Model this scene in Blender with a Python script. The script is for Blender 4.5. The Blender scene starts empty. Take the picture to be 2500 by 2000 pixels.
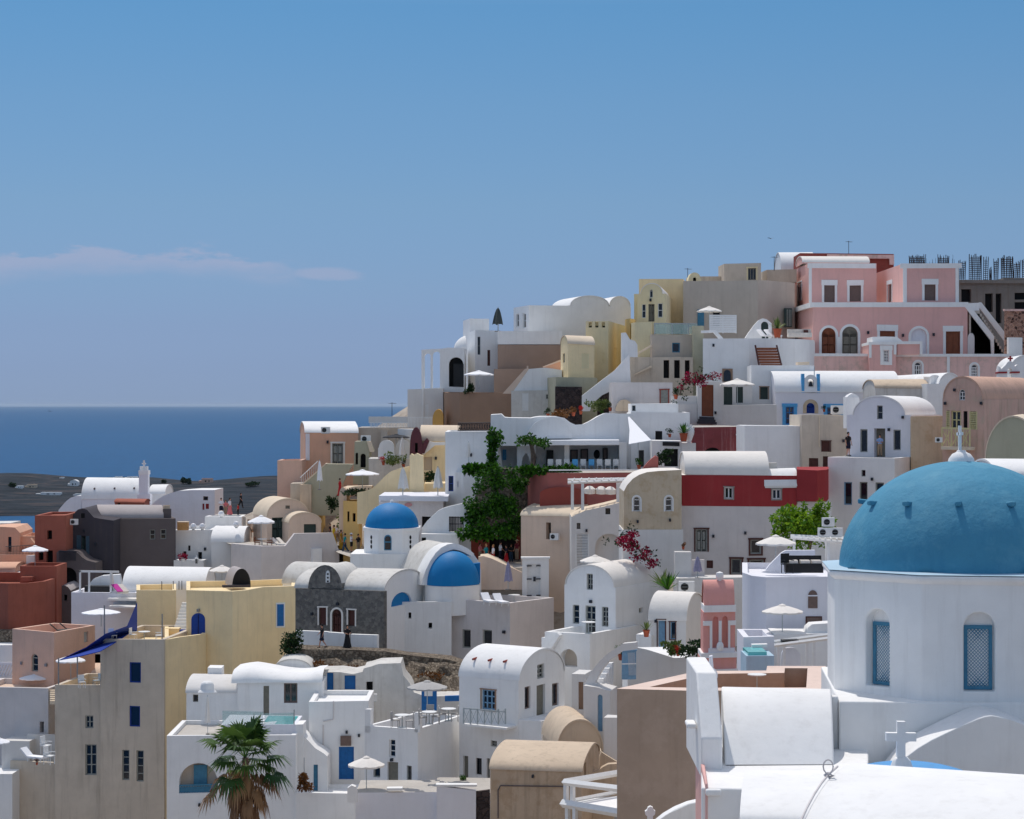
import bpy, bmesh, math, random
from mathutils import Vector, geometry, noise, Matrix
R_ = math.radians
S = bpy.context.scene
COL = S.collection
random.seed(7)
# ------------------------------------------------------------ camera, world, sun
F = 5000.0; CX = 1250.0; HY = 988.0; CZ = 110.0      # pixel focal length, centre, horizon, eye height over the sea
cam = bpy.data.cameras.new('camera'); co = bpy.data.objects.new('camera', cam); COL.objects.link(co)
co.location = (0, 0, CZ); co.rotation_euler = (R_(90), 0, 0)
cam.sensor_width = 36; cam.lens = 36 * F / 2500; cam.shift_y = -12 / 2500
cam.clip_start = 1; cam.clip_end = 200000
S.camera = co
SUN_EL, SUN_AZ = 64.0, 20.0                            # azimuth: degrees left of the view direction
sd = bpy.data.lights.new('sun', 'SUN'); so = bpy.data.objects.new('sun', sd); COL.objects.link(so)
sd.energy = 2.5; sd.angle = R_(0.53); sd.color = (1.0, .95, .88)
sdir = Vector((-math.sin(R_(SUN_AZ)) * math.cos(R_(SUN_EL)), math.cos(R_(SUN_AZ)) * math.cos(R_(SUN_EL)), math.sin(R_(SUN_EL))))
so.rotation_euler = sdir.to_track_quat('Z', 'Y').to_euler()
W = bpy.data.worlds.new('World'); S.world = W; W.use_nodes = True
nt = W.node_tree; nt.nodes.clear()
def N(t, ty, **k):
    n = t.nodes.new(ty)
    for a, b in k.items():
        if a in n.inputs: n.inputs[a].default_value = b
        else: setattr(n, a, b)
    return n
sky = N(nt, 'ShaderNodeTexSky', sky_type='NISHITA', sun_disc=False, sun_elevation=R_(SUN_EL), sun_rotation=R_(-SUN_AZ), altitude=100, air_density=1.0, dust_density=.3, ozone_density=2.0)
bg = N(nt, 'ShaderNodeBackground', Strength=.106)
wo = N(nt, 'ShaderNodeOutputWorld')
tc = N(nt, 'ShaderNodeTexCoord'); sx = N(nt, 'ShaderNodeSeparateXYZ')
nt.links.new(tc.outputs['Generated'], sx.inputs[0])
sky_tint = N(nt, 'ShaderNodeValToRGB')
el = sky_tint.color_ramp.elements                            # sky tint: low sky deeper and bluer, unseen upper sky boosted warm to fill shade
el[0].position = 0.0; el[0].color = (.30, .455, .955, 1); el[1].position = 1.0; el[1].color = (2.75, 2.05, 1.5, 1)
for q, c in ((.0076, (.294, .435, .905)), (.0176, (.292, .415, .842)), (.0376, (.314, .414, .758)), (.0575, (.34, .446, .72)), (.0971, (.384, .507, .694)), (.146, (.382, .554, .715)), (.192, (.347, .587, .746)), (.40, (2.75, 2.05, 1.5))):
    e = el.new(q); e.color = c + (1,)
nt.links.new(sx.outputs[2], sky_tint.inputs[0])
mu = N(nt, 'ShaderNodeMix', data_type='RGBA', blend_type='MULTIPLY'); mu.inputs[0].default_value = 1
nt.links.new(sky.outputs[0], mu.inputs[6]); nt.links.new(sky_tint.outputs[0], mu.inputs[7])
# low cloud bank: noise over direction, only in a narrow band left of the view
mp = N(nt, 'ShaderNodeMapping'); mp.inputs['Scale'].default_value = (16, 16, 55)
nt.links.new(tc.outputs['Generated'], mp.inputs[0])
cn = N(nt, 'ShaderNodeTexNoise', Scale=1.9, Detail=9, Roughness=.66); nt.links.new(mp.outputs[0], cn.inputs['Vector'])
def MATH(op, a, b=None, c=None):
    n = nt.nodes.new('ShaderNodeMath'); n.operation = op
    for i, x in enumerate((a, b, c)):
        if x is None: continue
        if isinstance(x, (int, float)): n.inputs[i].default_value = x
        else: nt.links.new(x, n.inputs[i])
    return n.outputs[0]
def SMOOTH(v, a, b):
    n = nt.nodes.new('ShaderNodeMapRange'); n.interpolation_type = 'SMOOTHSTEP'
    nt.links.new(v, n.inputs[0]); n.inputs[1].default_value = a; n.inputs[2].default_value = b
    return n.outputs[0]
X, Z = sx.outputs[0], sx.outputs[2]
xo = MATH('ADD', X, .172)
topedge = MATH('MULTIPLY_ADD', MATH('MULTIPLY', xo, xo), -1.25, .0752)
nz_ = MATH('SUBTRACT', cn.outputs[0], .5)
d1 = MATH('SUBTRACT', topedge, Z); d2 = MATH('ADD', d1, MATH('MULTIPLY', nz_, .034))
mask = MATH('MULTIPLY', SMOOTH(d2, -.0006, .0045), MATH('SUBTRACT', 1.0, SMOOTH(MATH('ADD', d1, MATH('MULTIPLY', nz_, .012)), .003, .0155)))
side = MATH('SUBTRACT', 1.0, SMOOTH(MATH('ADD', X, MATH('MULTIPLY', nz_, .05)), -.128, -.092))
xp = MATH('DIVIDE', MATH('ADD', X, .089), .020); zp = MATH('DIVIDE', MATH('SUBTRACT', Z, .0632), .0040)
puff = MATH('SUBTRACT', 1.0, SMOOTH(MATH('ADD', MATH('ADD', MATH('MULTIPLY', xp, xp), MATH('MULTIPLY', zp, zp)), MATH('MULTIPLY', nz_, 2.4)), .1, 1.1))
mask = MATH('MULTIPLY', MATH('MAXIMUM', MATH('MULTIPLY', mask, side), MATH('MULTIPLY', puff, .8)), .56)
# thin wisps through the whole lower sky
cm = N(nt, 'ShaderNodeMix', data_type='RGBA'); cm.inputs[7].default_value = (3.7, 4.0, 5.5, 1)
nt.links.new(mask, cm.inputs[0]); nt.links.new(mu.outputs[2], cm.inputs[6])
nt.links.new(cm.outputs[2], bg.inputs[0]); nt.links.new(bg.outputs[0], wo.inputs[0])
S.view_settings.view_transform = 'Standard'; S.view_settings.look = 'None'
S.view_settings.exposure = 0; S.view_settings.gamma = 1
S.render.film_transparent = False
try:
    S.cycles.use_denoising = True; S.cycles.max_bounces = 6; S.cycles.diffuse_bounces = 4
except Exception: pass

# ------------------------------------------------------------ materials
def lin(c): return tuple((x / 12.92 if x <= .04045 else ((x + .055) / 1.055) ** 2.4) for x in (c[0] / 255, c[1] / 255, c[2] / 255)) + (1,)
MATS = {}
def principled(name, rgb, rough=.85, metal=0.0, spec=.3):
    m = bpy.data.materials.new(name); m.use_nodes = True
    p = m.node_tree.nodes['Principled BSDF']
    p.inputs['Base Color'].default_value = lin(rgb); p.inputs['Roughness'].default_value = rough
    p.inputs['Metallic'].default_value = metal; p.inputs['Specular IOR Level'].default_value = spec
    return m, m.node_tree, p
def plaster(name, rgb, var=.07, stain=.10, stainrgb=(120, 105, 88), bump=.25, rough=.9, scale=1.0, patch=0.0, patchrgb=(150, 140, 125)):
    """painted lime plaster: mottling, rain streaks, faint trowel relief, optional worn patches"""
    m, t, p = principled(name, rgb, rough)
    g = N(t, 'ShaderNodeTexCoord'); L = t.links.new
    n1 = N(t, 'ShaderNodeTexNoise', Scale=.55 * scale, Detail=6, Roughness=.6); L(g.outputs['Object'], n1.inputs['Vector'])
    mp = N(t, 'ShaderNodeMapping'); mp.inputs['Scale'].default_value = (2.2 * scale, 2.2 * scale, .16 * scale); L(g.outputs['Object'], mp.inputs[0])
    n2 = N(t, 'ShaderNodeTexNoise', Scale=1.3, Detail=5, Roughness=.65); L(mp.outputs[0], n2.inputs['Vector'])
    hs = N(t, 'ShaderNodeHueSaturation'); hs.inputs['Color'].default_value = lin(rgb)
    r1 = N(t, 'ShaderNodeMapRange'); r1.inputs[1].default_value = .3; r1.inputs[2].default_value = .7
    r1.inputs[3].default_value = 1 - var; r1.inputs[4].default_value = 1 + var
    L(n1.outputs[0], r1.inputs[0]); L(r1.outputs[0], hs.inputs['Value'])
    r2 = N(t, 'ShaderNodeMapRange'); r2.inputs[1].default_value = .52; r2.inputs[2].default_value = .75
    r2.inputs[3].default_value = 0; r2.inputs[4].default_value = stain * 1.6
    L(n2.outputs[0], r2.inputs[0])
    mx = N(t, 'ShaderNodeMix', data_type='RGBA'); mx.inputs[7].default_value = lin(stainrgb)
    L(r2.outputs[0], mx.inputs[0]); L(hs.outputs[0], mx.inputs[6])
    out = mx.outputs[2]
    if patch:
        n3 = N(t, 'ShaderNodeTexNoise', Scale=.9 * scale, Detail=8, Roughness=.7); L(g.outputs['Object'], n3.inputs['Vector'])
        r3 = N(t, 'ShaderNodeMapRange'); r3.inputs[1].default_value = .5; r3.inputs[2].default_value = .62; r3.inputs[4].default_value = patch
        L(n3.outputs[0], r3.inputs[0])
        m2 = N(t, 'ShaderNodeMix', data_type='RGBA'); m2.inputs[7].default_value = lin(patchrgb)
        L(r3.outputs[0], m2.inputs[0]); L(out, m2.inputs[6]); out = m2.outputs[2]
    L(out, p.inputs['Base Color'])
    n4 = N(t, 'ShaderNodeTexNoise', Scale=3.5 * scale, Detail=8, Roughness=.6); L(g.outputs['Object'], n4.inputs['Vector'])
    bp = N(t, 'ShaderNodeBump', Strength=bump, Distance=.08); L(n4.outputs[0], bp.inputs['Height']); L(bp.outputs[0], p.inputs['Normal'])
    return m
def stone(name, c1, c2, scale=2.2, mortar=(150, 142, 130), mw=.06, bump=.8):
    """rubble masonry: voronoi stones of two tones in mortar"""
    m, t, p = principled(name, c1, .95); L = t.links.new
    g = N(t, 'ShaderNodeTexCoord')
    nz = N(t, 'ShaderNodeTexNoise', Scale=scale * 1.2, Detail=3); L(g.outputs['Object'], nz.inputs['Vector'])
    ad = N(t, 'ShaderNodeMix', data_type='RGBA', blend_type='LINEAR_LIGHT'); ad.inputs[0].default_value = .12
    L(g.outputs['Object'], ad.inputs[6]); L(nz.outputs['Color'], ad.inputs[7])
    v1 = N(t, 'ShaderNodeTexVoronoi', Scale=scale); L(ad.outputs[2], v1.inputs['Vector'])
    v2 = N(t, 'ShaderNodeTexVoronoi', Scale=scale, feature='DISTANCE_TO_EDGE'); L(ad.outputs[2], v2.inputs['Vector'])
    sp = N(t, 'ShaderNodeSeparateColor'); L(v1.outputs['Color'], sp.inputs[0])
    mx = N(t, 'ShaderNodeMix', data_type='RGBA'); mx.inputs[6].default_value = lin(c1); mx.inputs[7].default_value = lin(c2); L(sp.outputs[0], mx.inputs[0])
    r = N(t, 'ShaderNodeMapRange'); r.inputs[1].default_value = 0; r.inputs[2].default_value = mw; L(v2.outputs[0], r.inputs[0])
    m2 = N(t, 'ShaderNodeMix', data_type='RGBA'); m2.inputs[6].default_value = lin(mortar); L(r.outputs[0], m2.inputs[0]); L(mx.outputs[2], m2.inputs[7])
    L(m2.outputs[2], p.inputs['Base Color'])
    bp = N(t, 'ShaderNodeBump', Strength=bump, Distance=.12); L(r.outputs[0], bp.inputs['Height']); L(bp.outputs[0], p.inputs['Normal'])
    return m
def plain(name, rgb, rough=.6, metal=0.0, spec=.4, var=.12, scale=6.0):
    m, t, p = principled(name, rgb, rough, metal, spec); L = t.links.new
    g = N(t, 'ShaderNodeTexCoord')
    n1 = N(t, 'ShaderNodeTexNoise', Scale=scale, Detail=4); L(g.outputs['Object'], n1.inputs['Vector'])
    hs = N(t, 'ShaderNodeHueSaturation'); hs.inputs['Color'].default_value = lin(rgb)
    r1 = N(t, 'ShaderNodeMapRange'); r1.inputs[1].default_value = .3; r1.inputs[2].default_value = .7
    r1.inputs[3].default_value = 1 - var; r1.inputs[4].default_value = 1 + var
    L(n1.outputs[0], r1.inputs[0]); L(r1.outputs[0], hs.inputs['Value']); L(hs.outputs[0], p.inputs['Base Color'])
    return m
def leaf(name, c1, c2, trans=.25):
    """leaves: each leaf its own tone between two greens, a little light passes through"""
    m, t, p = principled(name, c1, .55, 0, .3); L = t.links.new
    g = N(t, 'ShaderNodeNewGeometry')
    rmp = N(t, 'ShaderNodeMix', data_type='RGBA'); rmp.inputs[6].default_value = lin(c1); rmp.inputs[7].default_value = lin(c2)
    L(g.outputs['Random Per Island'], rmp.inputs[0]); L(rmp.outputs[2], p.inputs['Base Color'])
    tr = N(t, 'ShaderNodeBsdfTranslucent'); L(rmp.outputs[2], tr.inputs[0])
    mix = N(t, 'ShaderNodeMixShader'); mix.inputs[0].default_value = trans
    L(p.outputs[0], mix.inputs[1]); L(tr.outputs[0], mix.inputs[2])
    L(mix.outputs[0], t.nodes['Material Output'].inputs[0])
    return m
def glassy(name, rgb, alpha):
    m, t, p = principled(name, rgb, .05, 0, .5); p.inputs['Alpha'].default_value = alpha
    return m
PL = dict(  # painted walls: name -> (sRGB, options)
    white=((240, 239, 237), dict(stain=.07, var=.05, bump=.18)), whiteold=((214, 211, 205), dict(stain=.2, var=.1, patch=.18, patchrgb=(160, 152, 140))),
    warmwhite=((236, 230, 222), dict(stain=.05, var=.04)), offwhite=((222, 219, 215), dict(stain=.06, var=.05)), grey=((218, 211, 208), dict(stain=.08)), cream=((226, 208, 184), {}),
    creampink=((224, 200, 180), {}), beige=((208, 195, 178), dict(stain=.2, var=.08, patch=.22, patchrgb=(186, 172, 154))), beigegrey=((196, 185, 172), dict(stain=.1)), brown=((158, 130, 110), {}),
    taupe=((178, 156, 138), dict(stain=.12, var=.08, patch=.35, patchrgb=(194, 172, 156))), taupelight=((166, 142, 126), {}), tan=((208, 188, 164), dict(stain=.2, var=.09)), tanold=((192, 170, 146), dict(stain=.3, var=.12, patch=.35, patchrgb=(150, 118, 82))),
    yellow=((246, 224, 180), dict(stain=.12, patch=.14, patchrgb=(232, 206, 160))), paleyellow=((234, 220, 180), {}), gold=((228, 194, 128), {}), olive=((184, 180, 156), {}), ochre=((214, 168, 96), {}),
    pink=((230, 180, 172), dict(stain=.1, var=.05)), pinkold=((234, 194, 184), dict(stain=.2, var=.09, patch=.5, patchrgb=(168, 158, 142))), salmon=((222, 184, 164), {}),
    peach=((226, 178, 150), {}), terracotta=((164, 96, 78), dict(var=.12, stain=.2, stainrgb=(92, 46, 36))), brick=((150, 74, 64), {}), redwall=((172, 102, 94), dict(var=.1)),
    crimson=((160, 56, 58), dict(var=.1, stain=.1, stainrgb=(190, 110, 105))), maroon=((140, 70, 72), dict(var=.16, stain=.5, stainrgb=(186, 150, 150), patch=.5, patchrgb=(120, 60, 62))), purple=((98, 58, 66), {}),
    charcoal=((104, 95, 94), dict(var=.08)), charcoaldark=((70, 66, 72), {}), charroof=((176, 168, 166), dict(var=.06)),
    rosestone=((210, 174, 158), dict(stain=.3, var=.12, patch=.45, patchrgb=(196, 178, 156))), concrete=((140, 132, 124), dict(stain=.35, var=.14)), buff=((204, 186, 160), dict(stain=.16, var=.09, patch=.45, patchrgb=(176, 146, 108))),
    roofpink=((212, 172, 150), dict(var=.1, stain=.2)), domeblue=((0, 122, 184), dict(var=.06, stain=.06, stainrgb=(90, 150, 200), rough=.6, bump=.12)),
    dometeal=((74, 144, 174), dict(var=.08, stain=.16, stainrgb=(40, 110, 150), rough=.75, patch=.28, patchrgb=(116, 172, 192), bump=.55, scale=.8)), skyblue=((96, 160, 214), {}), paleblue=((178, 204, 220), {}), lilac=((230, 230, 236), dict(stain=.04, var=.04)),
    rosetower=((230, 164, 154), dict(var=.06, stain=.2, stainrgb=(206, 150, 110))), orangewall=((206, 146, 92), {}), peachrim=((228, 204, 190), {}),
)
def M(n):
    if n in MATS: return MATS[n]
    if n in PL: m = plaster(n, PL[n][0], **PL[n][1])
    elif n == 'glass': m, _, _ = principled(n, (26, 32, 42), .08, 0, .6)
    elif n == 'dark': m = plain(n, (26, 25, 27), .8)
    elif n == 'darkblueglass': m, _, _ = principled(n, (20, 38, 66), .1, 0, .6)
    elif n == 'wood': m = plain(n, (128, 70, 42), .6, scale=3)
    elif n == 'woodlight': m = plain(n, (176, 128, 84), .65, scale=3)
    elif n == 'wooddark': m = plain(n, (84, 46, 40), .6)
    elif n == 'brownpane': m = plain(n, (112, 92, 84), .4)
    elif n == 'greyframe': m = plain(n, (150, 152, 146), .6)
    elif n == 'olivedoor': m = plain(n, (124, 120, 108), .6)
    elif n == 'darkgreen': m = plain(n, (44, 62, 58), .5)
    elif n == 'blue': m = plain(n, (8, 60, 150), .5)
    elif n == 'navy': m = plain(n, (6, 30, 92), .5)
    elif n == 'azure': m = plain(n, (4, 100, 168), .5)
    elif n == 'lightblue': m = plain(n, (84, 166, 220), .55)
    elif n == 'teal': m = plain(n, (66, 128, 158), .55)
    elif n == 'slateteal': m = plain(n, (66, 92, 108), .55)
    elif n == 'greyblue': m = plain(n, (120, 160, 190), .55)
    elif n == 'whitepaint': m = plain(n, (232, 232, 230), .5, var=.04)
    elif n == 'yellowpaint': m = plain(n, (214, 202, 150), .55, var=.06)
    elif n == 'black': m = plain(n, (22, 22, 24), .5)
    elif n == 'iron': m = plain(n, (38, 42, 52), .55)
    elif n == 'rust': m = plain(n, (58, 44, 42), .8)
    elif n == 'metal': m = plain(n, (150, 152, 154), .4, .6)
    elif n == 'greymetal': m = plain(n, (176, 184, 186), .5)
    elif n == 'canvas': m = plain(n, (236, 230, 222), .9, var=.04)
    elif n == 'canvaswhite': m = plain(n, (244, 244, 246), .9, var=.03)
    elif n == 'canvasgrey': m = plain(n, (176, 174, 172), .9, var=.05)
    elif n == 'canvasdark': m = plain(n, (72, 78, 76), .9)
    elif n == 'canvascharcoal': m = plain(n, (44, 46, 52), .9)
    elif n == 'canvaslilac': m = plain(n, (150, 146, 172), .9)
    elif n == 'sailblue': m = plain(n, (0, 52, 150), .85, var=.05)
    elif n == 'skin': m = plain(n, (196, 140, 112), .6, var=.05)
    elif n == 'hair': m = plain(n, (40, 28, 24), .7)
    elif n == 'stonegrey': m = stone(n, (132, 128, 122), (96, 94, 92), 4.2, (136, 131, 124), .05, .6)
    elif n == 'stonedark': m = stone(n, (78, 66, 64), (48, 42, 44), 2.6, (64, 56, 56), .08)
    elif n == 'rubble': m = stone(n, (158, 144, 126), (96, 86, 76), 4.5, (128, 112, 94), .08, 1.0)
    elif n == 'brickwork': m = stone(n, (196, 150, 128), (60, 38, 34), 3.2, (206, 160, 140), .18)
    elif n == 'pavement': m = plaster(n, (190, 184, 176), var=.1, stain=.1)
    elif n == 'poolwater': m, _, _ = principled(n, (110, 206, 206), .05, 0, .5)
    elif n == 'glassrail': m = glassy(n, (170, 206, 206), .38)
    elif n == 'leafgreen': m = leaf(n, (74, 128, 22), (20, 54, 12), .25)
    elif n == 'leafbright': m = leaf(n, (140, 172, 34), (62, 112, 20), .35)
    elif n == 'leafdark': m = leaf(n, (44, 72, 30), (20, 40, 20))
    elif n == 'leafpale': m = leaf(n, (120, 134, 70), (70, 92, 44))
    elif n == 'palmgreen': m = leaf(n, (100, 130, 58), (36, 72, 30), .25)
    elif n == 'palmdry': m = leaf(n, (172, 136, 98), (96, 66, 48), .15)
    elif n == 'magenta': m = leaf(n, (176, 16, 66), (110, 6, 44), .3)
    elif n == 'dryplant': m = leaf(n, (134, 84, 38), (96, 66, 34), .2)
    elif n == 'bark': m = plaster(n, (126, 108, 96), var=.25, stain=.4, stainrgb=(70, 54, 44), bump=1.0, scale=3)
    elif n == 'terracottapot': m = plain(n, (170, 84, 56), .8)
    else:
        c = {'shirtyellow': (206, 172, 20), 'shirtteal': (0, 140, 146), 'shirtwhite': (226, 226, 232), 'shirtblack': (26, 26, 30), 'shirtred': (184, 26, 34), 'shirtmustard': (160, 124, 30),
             'shirtblue': (140, 170, 214), 'khaki': (150, 130, 108), 'jeans': (44, 70, 96), 'shirtpink': (220, 120, 124), 'navycloth': (22, 24, 48), 'straw': (212, 190, 150), 'shirtmaroon': (110, 24, 36), 'hairfair': (170, 122, 76),
             'cushion': (222, 214, 204), 'pinktowel': (206, 60, 160), 'lavender': (150, 140, 206), 'boxcard': (200, 150, 96), 'flowerred': (200, 40, 34), 'sign': (206, 150, 150), 'signdark': (40, 34, 34)}[n]
        m = plain(n, c, .85, var=.08)
    MATS[n] = m; return m

# ------------------------------------------------------------ mesh builder
class MB:
    def __init__(s): s.v = []; s.f = []; s.sm = []
    def add(s, verts, faces, smooth=False):
        k = len(s.v); s.v += [tuple(p) for p in verts]
        for fc in faces: s.f.append(tuple(k + i for i in fc)); s.sm.append(smooth)
        return s
    def box(s, c, sz, rz=0):
        x, y, z = sz[0] / 2, sz[1] / 2, sz[2] / 2; ca, sa = math.cos(rz), math.sin(rz)
        vs = [(c[0] + a * x * ca - b * y * sa, c[1] + a * x * sa + b * y * ca, c[2] + d * z) for a, b, d in ((-1, -1, -1), (1, -1, -1), (1, 1, -1), (-1, 1, -1), (-1, -1, 1), (1, -1, 1), (1, 1, 1), (-1, 1, 1))]
        return s.add(vs, [(0, 3, 2, 1), (4, 5, 6, 7), (0, 1, 5, 4), (1, 2, 6, 5), (2, 3, 7, 6), (3, 0, 4, 7)])
    def tube(s, pts, rad, n=6, cap=True):
        pts = [Vector(p) for p in pts]; rs = rad if isinstance(rad, (list, tuple)) else [rad] * len(pts); vs = []
        for i, p in enumerate(pts):
            d = (pts[min(i + 1, len(pts) - 1)] - pts[max(i - 1, 0)]).normalized()
            a = d.cross(Vector((0, 0, 1)));
            if a.length < .1: a = d.cross(Vector((0, 1, 0)))
            a.normalize(); b = a.cross(d)
            vs += [p + (a * math.cos(6.28319 * k / n) + b * math.sin(6.28319 * k / n)) * rs[i] for k in range(n)]
        fs = [(i * n + k, i * n + (k + 1) % n, (i + 1) * n + (k + 1) % n, (i + 1) * n + k) for i in range(len(pts) - 1) for k in range(n)]
        s.add(vs, fs, n > 5)
        if cap: s.add(vs[:n], [tuple(range(n))]); s.add(vs[-n:], [tuple(range(n))])
        return s
    def lathe(s, prof, c=(0, 0, 0), n=24, a0=0, a1=6.28319, smooth=True):
        full = abs(a1 - a0 - 6.28319) < .01; m = n if full else n + 1
        vs = [(c[0] + r * math.cos(a0 + (a1 - a0) * k / n), c[1] + r * math.sin(a0 + (a1 - a0) * k / n), c[2] + z) for r, z in prof for k in range(m)]
        fs = [(i * m + k, i * m + (k + 1) % m, (i + 1) * m + (k + 1) % m, (i + 1) * m + k) for i in range(len(prof) - 1) for k in range(n)]
        return s.add(vs, fs, smooth)
    def build(s, name, mat, parent=None, off=(0, 0, 0), sharp=.7):
        me = bpy.data.meshes.new(name)
        o_ = Vector(off); me.from_pydata([Vector(p) - o_ for p in s.v], [], s.f); 
        bm = bmesh.new(); bm.from_mesh(me)
        for fc, sm in zip(bm.faces, s.sm): fc.smooth = sm
        bmesh.ops.remove_doubles(bm, verts=bm.verts, dist=.0005)
        bmesh.ops.recalc_face_normals(bm, faces=bm.faces); bm.to_mesh(me); bm.free()
        me.set_sharp_from_angle(angle=sharp)
        me.materials.append(M(mat) if isinstance(mat, str) else mat)
        ob = bpy.data.objects.new(name, me); COL.objects.link(ob)
        if parent: ob.parent = parent
        return ob
def tag(o, label=None, cat=None, group=None, kind=None):
    if label: o['label'] = label
    if cat: o['category'] = cat
    if group: o['group'] = group
    if kind: o['kind'] = kind
    return o
def empty(name, loc, label, cat, group=None, rz=0):
    o = bpy.data.objects.new(name, None); COL.objects.link(o); o.location = loc; o.rotation_euler.z = rz; o.empty_display_size = .3
    return tag(o, label, cat, group)
def PX(u, v, d): return Vector(((u - CX) / F * d, d, CZ + (HY - v) / F * d))   # picture point at a given distance -> place in the town
def arcpts(u0, v0, u1, v1, vp, n=14):
    """semi-ellipse from (u0,v0) over peak vp to (u1,v1)"""
    return [((u0 + u1) / 2 - (u1 - u0) / 2 * math.cos(math.pi * i / n), (v0 + (v1 - v0) * i / n) - ((v0 + v1) / 2 - vp) * math.sin(math.pi * i / n)) for i in range(n + 1)]

def sag(p):                                            # hand-built masonry: levels wander by a few centimetres
    p = Vector(p); q = Vector((p.x * .23, p.y * .23, p.z * .10)); return Vector((p.x, p.y, p.z + .13 * noise.noise(q)))
LAMPS_HOLES = {'white gabled house with arched roofline and green': [(1440, 1468)], 'white terrace house with grey door': [(954, 1858)], 'buff stone house': [(1557, 1273), (1636, 1270)], 'small white vaulted house with a blue': [(1600, 1516)], 'white cave house with wavy': [(463, 1773), (484, 1772)],  # the buff stone house pair are dark wall holes drawn as iron blocks
    'white gabled house with arched roofline and open': [(2169, 1048), (2203, 1018)], 'weathered pink house': [(2306, 985), (2394, 982), (2329, 952)], 'large pink mansion': [(2205, 818), (2280, 817), (2120, 812)], 'pale yellow arched': [(1588, 733)], 'broad white terrace': [(1742, 842)],
    'lilac grey terrace': [(1119, 1484), (1228, 1545)], 'white entrance block': [(1747, 1007)], 'blackish round': [(204, 1297), (232, 1329)], 'white house with an arched loggia': [(486, 1966), (560, 1850)], 'white stepped wall house': [(876, 1798), (846, 1790)], 'deep red house': [(1742, 1310), (1820, 1300)], 'off-white cave house': [(1432, 1296)],
    'white restaurant': [], 'peach house with': [(800, 1080)], 'yellow barrel': [(1064, 1120)], 'grey stone church': [(822, 1478), (760, 1500)], 'white house with small dark': [(500, 1340)], 'tall pale blue': [(1150, 1110)], 'white lower house with terrace': [(2128, 1170)], 'weathered tan house': [(1300, 1900)], 'sand beige': [(2060, 1075)]}
GROUND = []          # (x, y, z) samples: building bases, for the hillside
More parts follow.
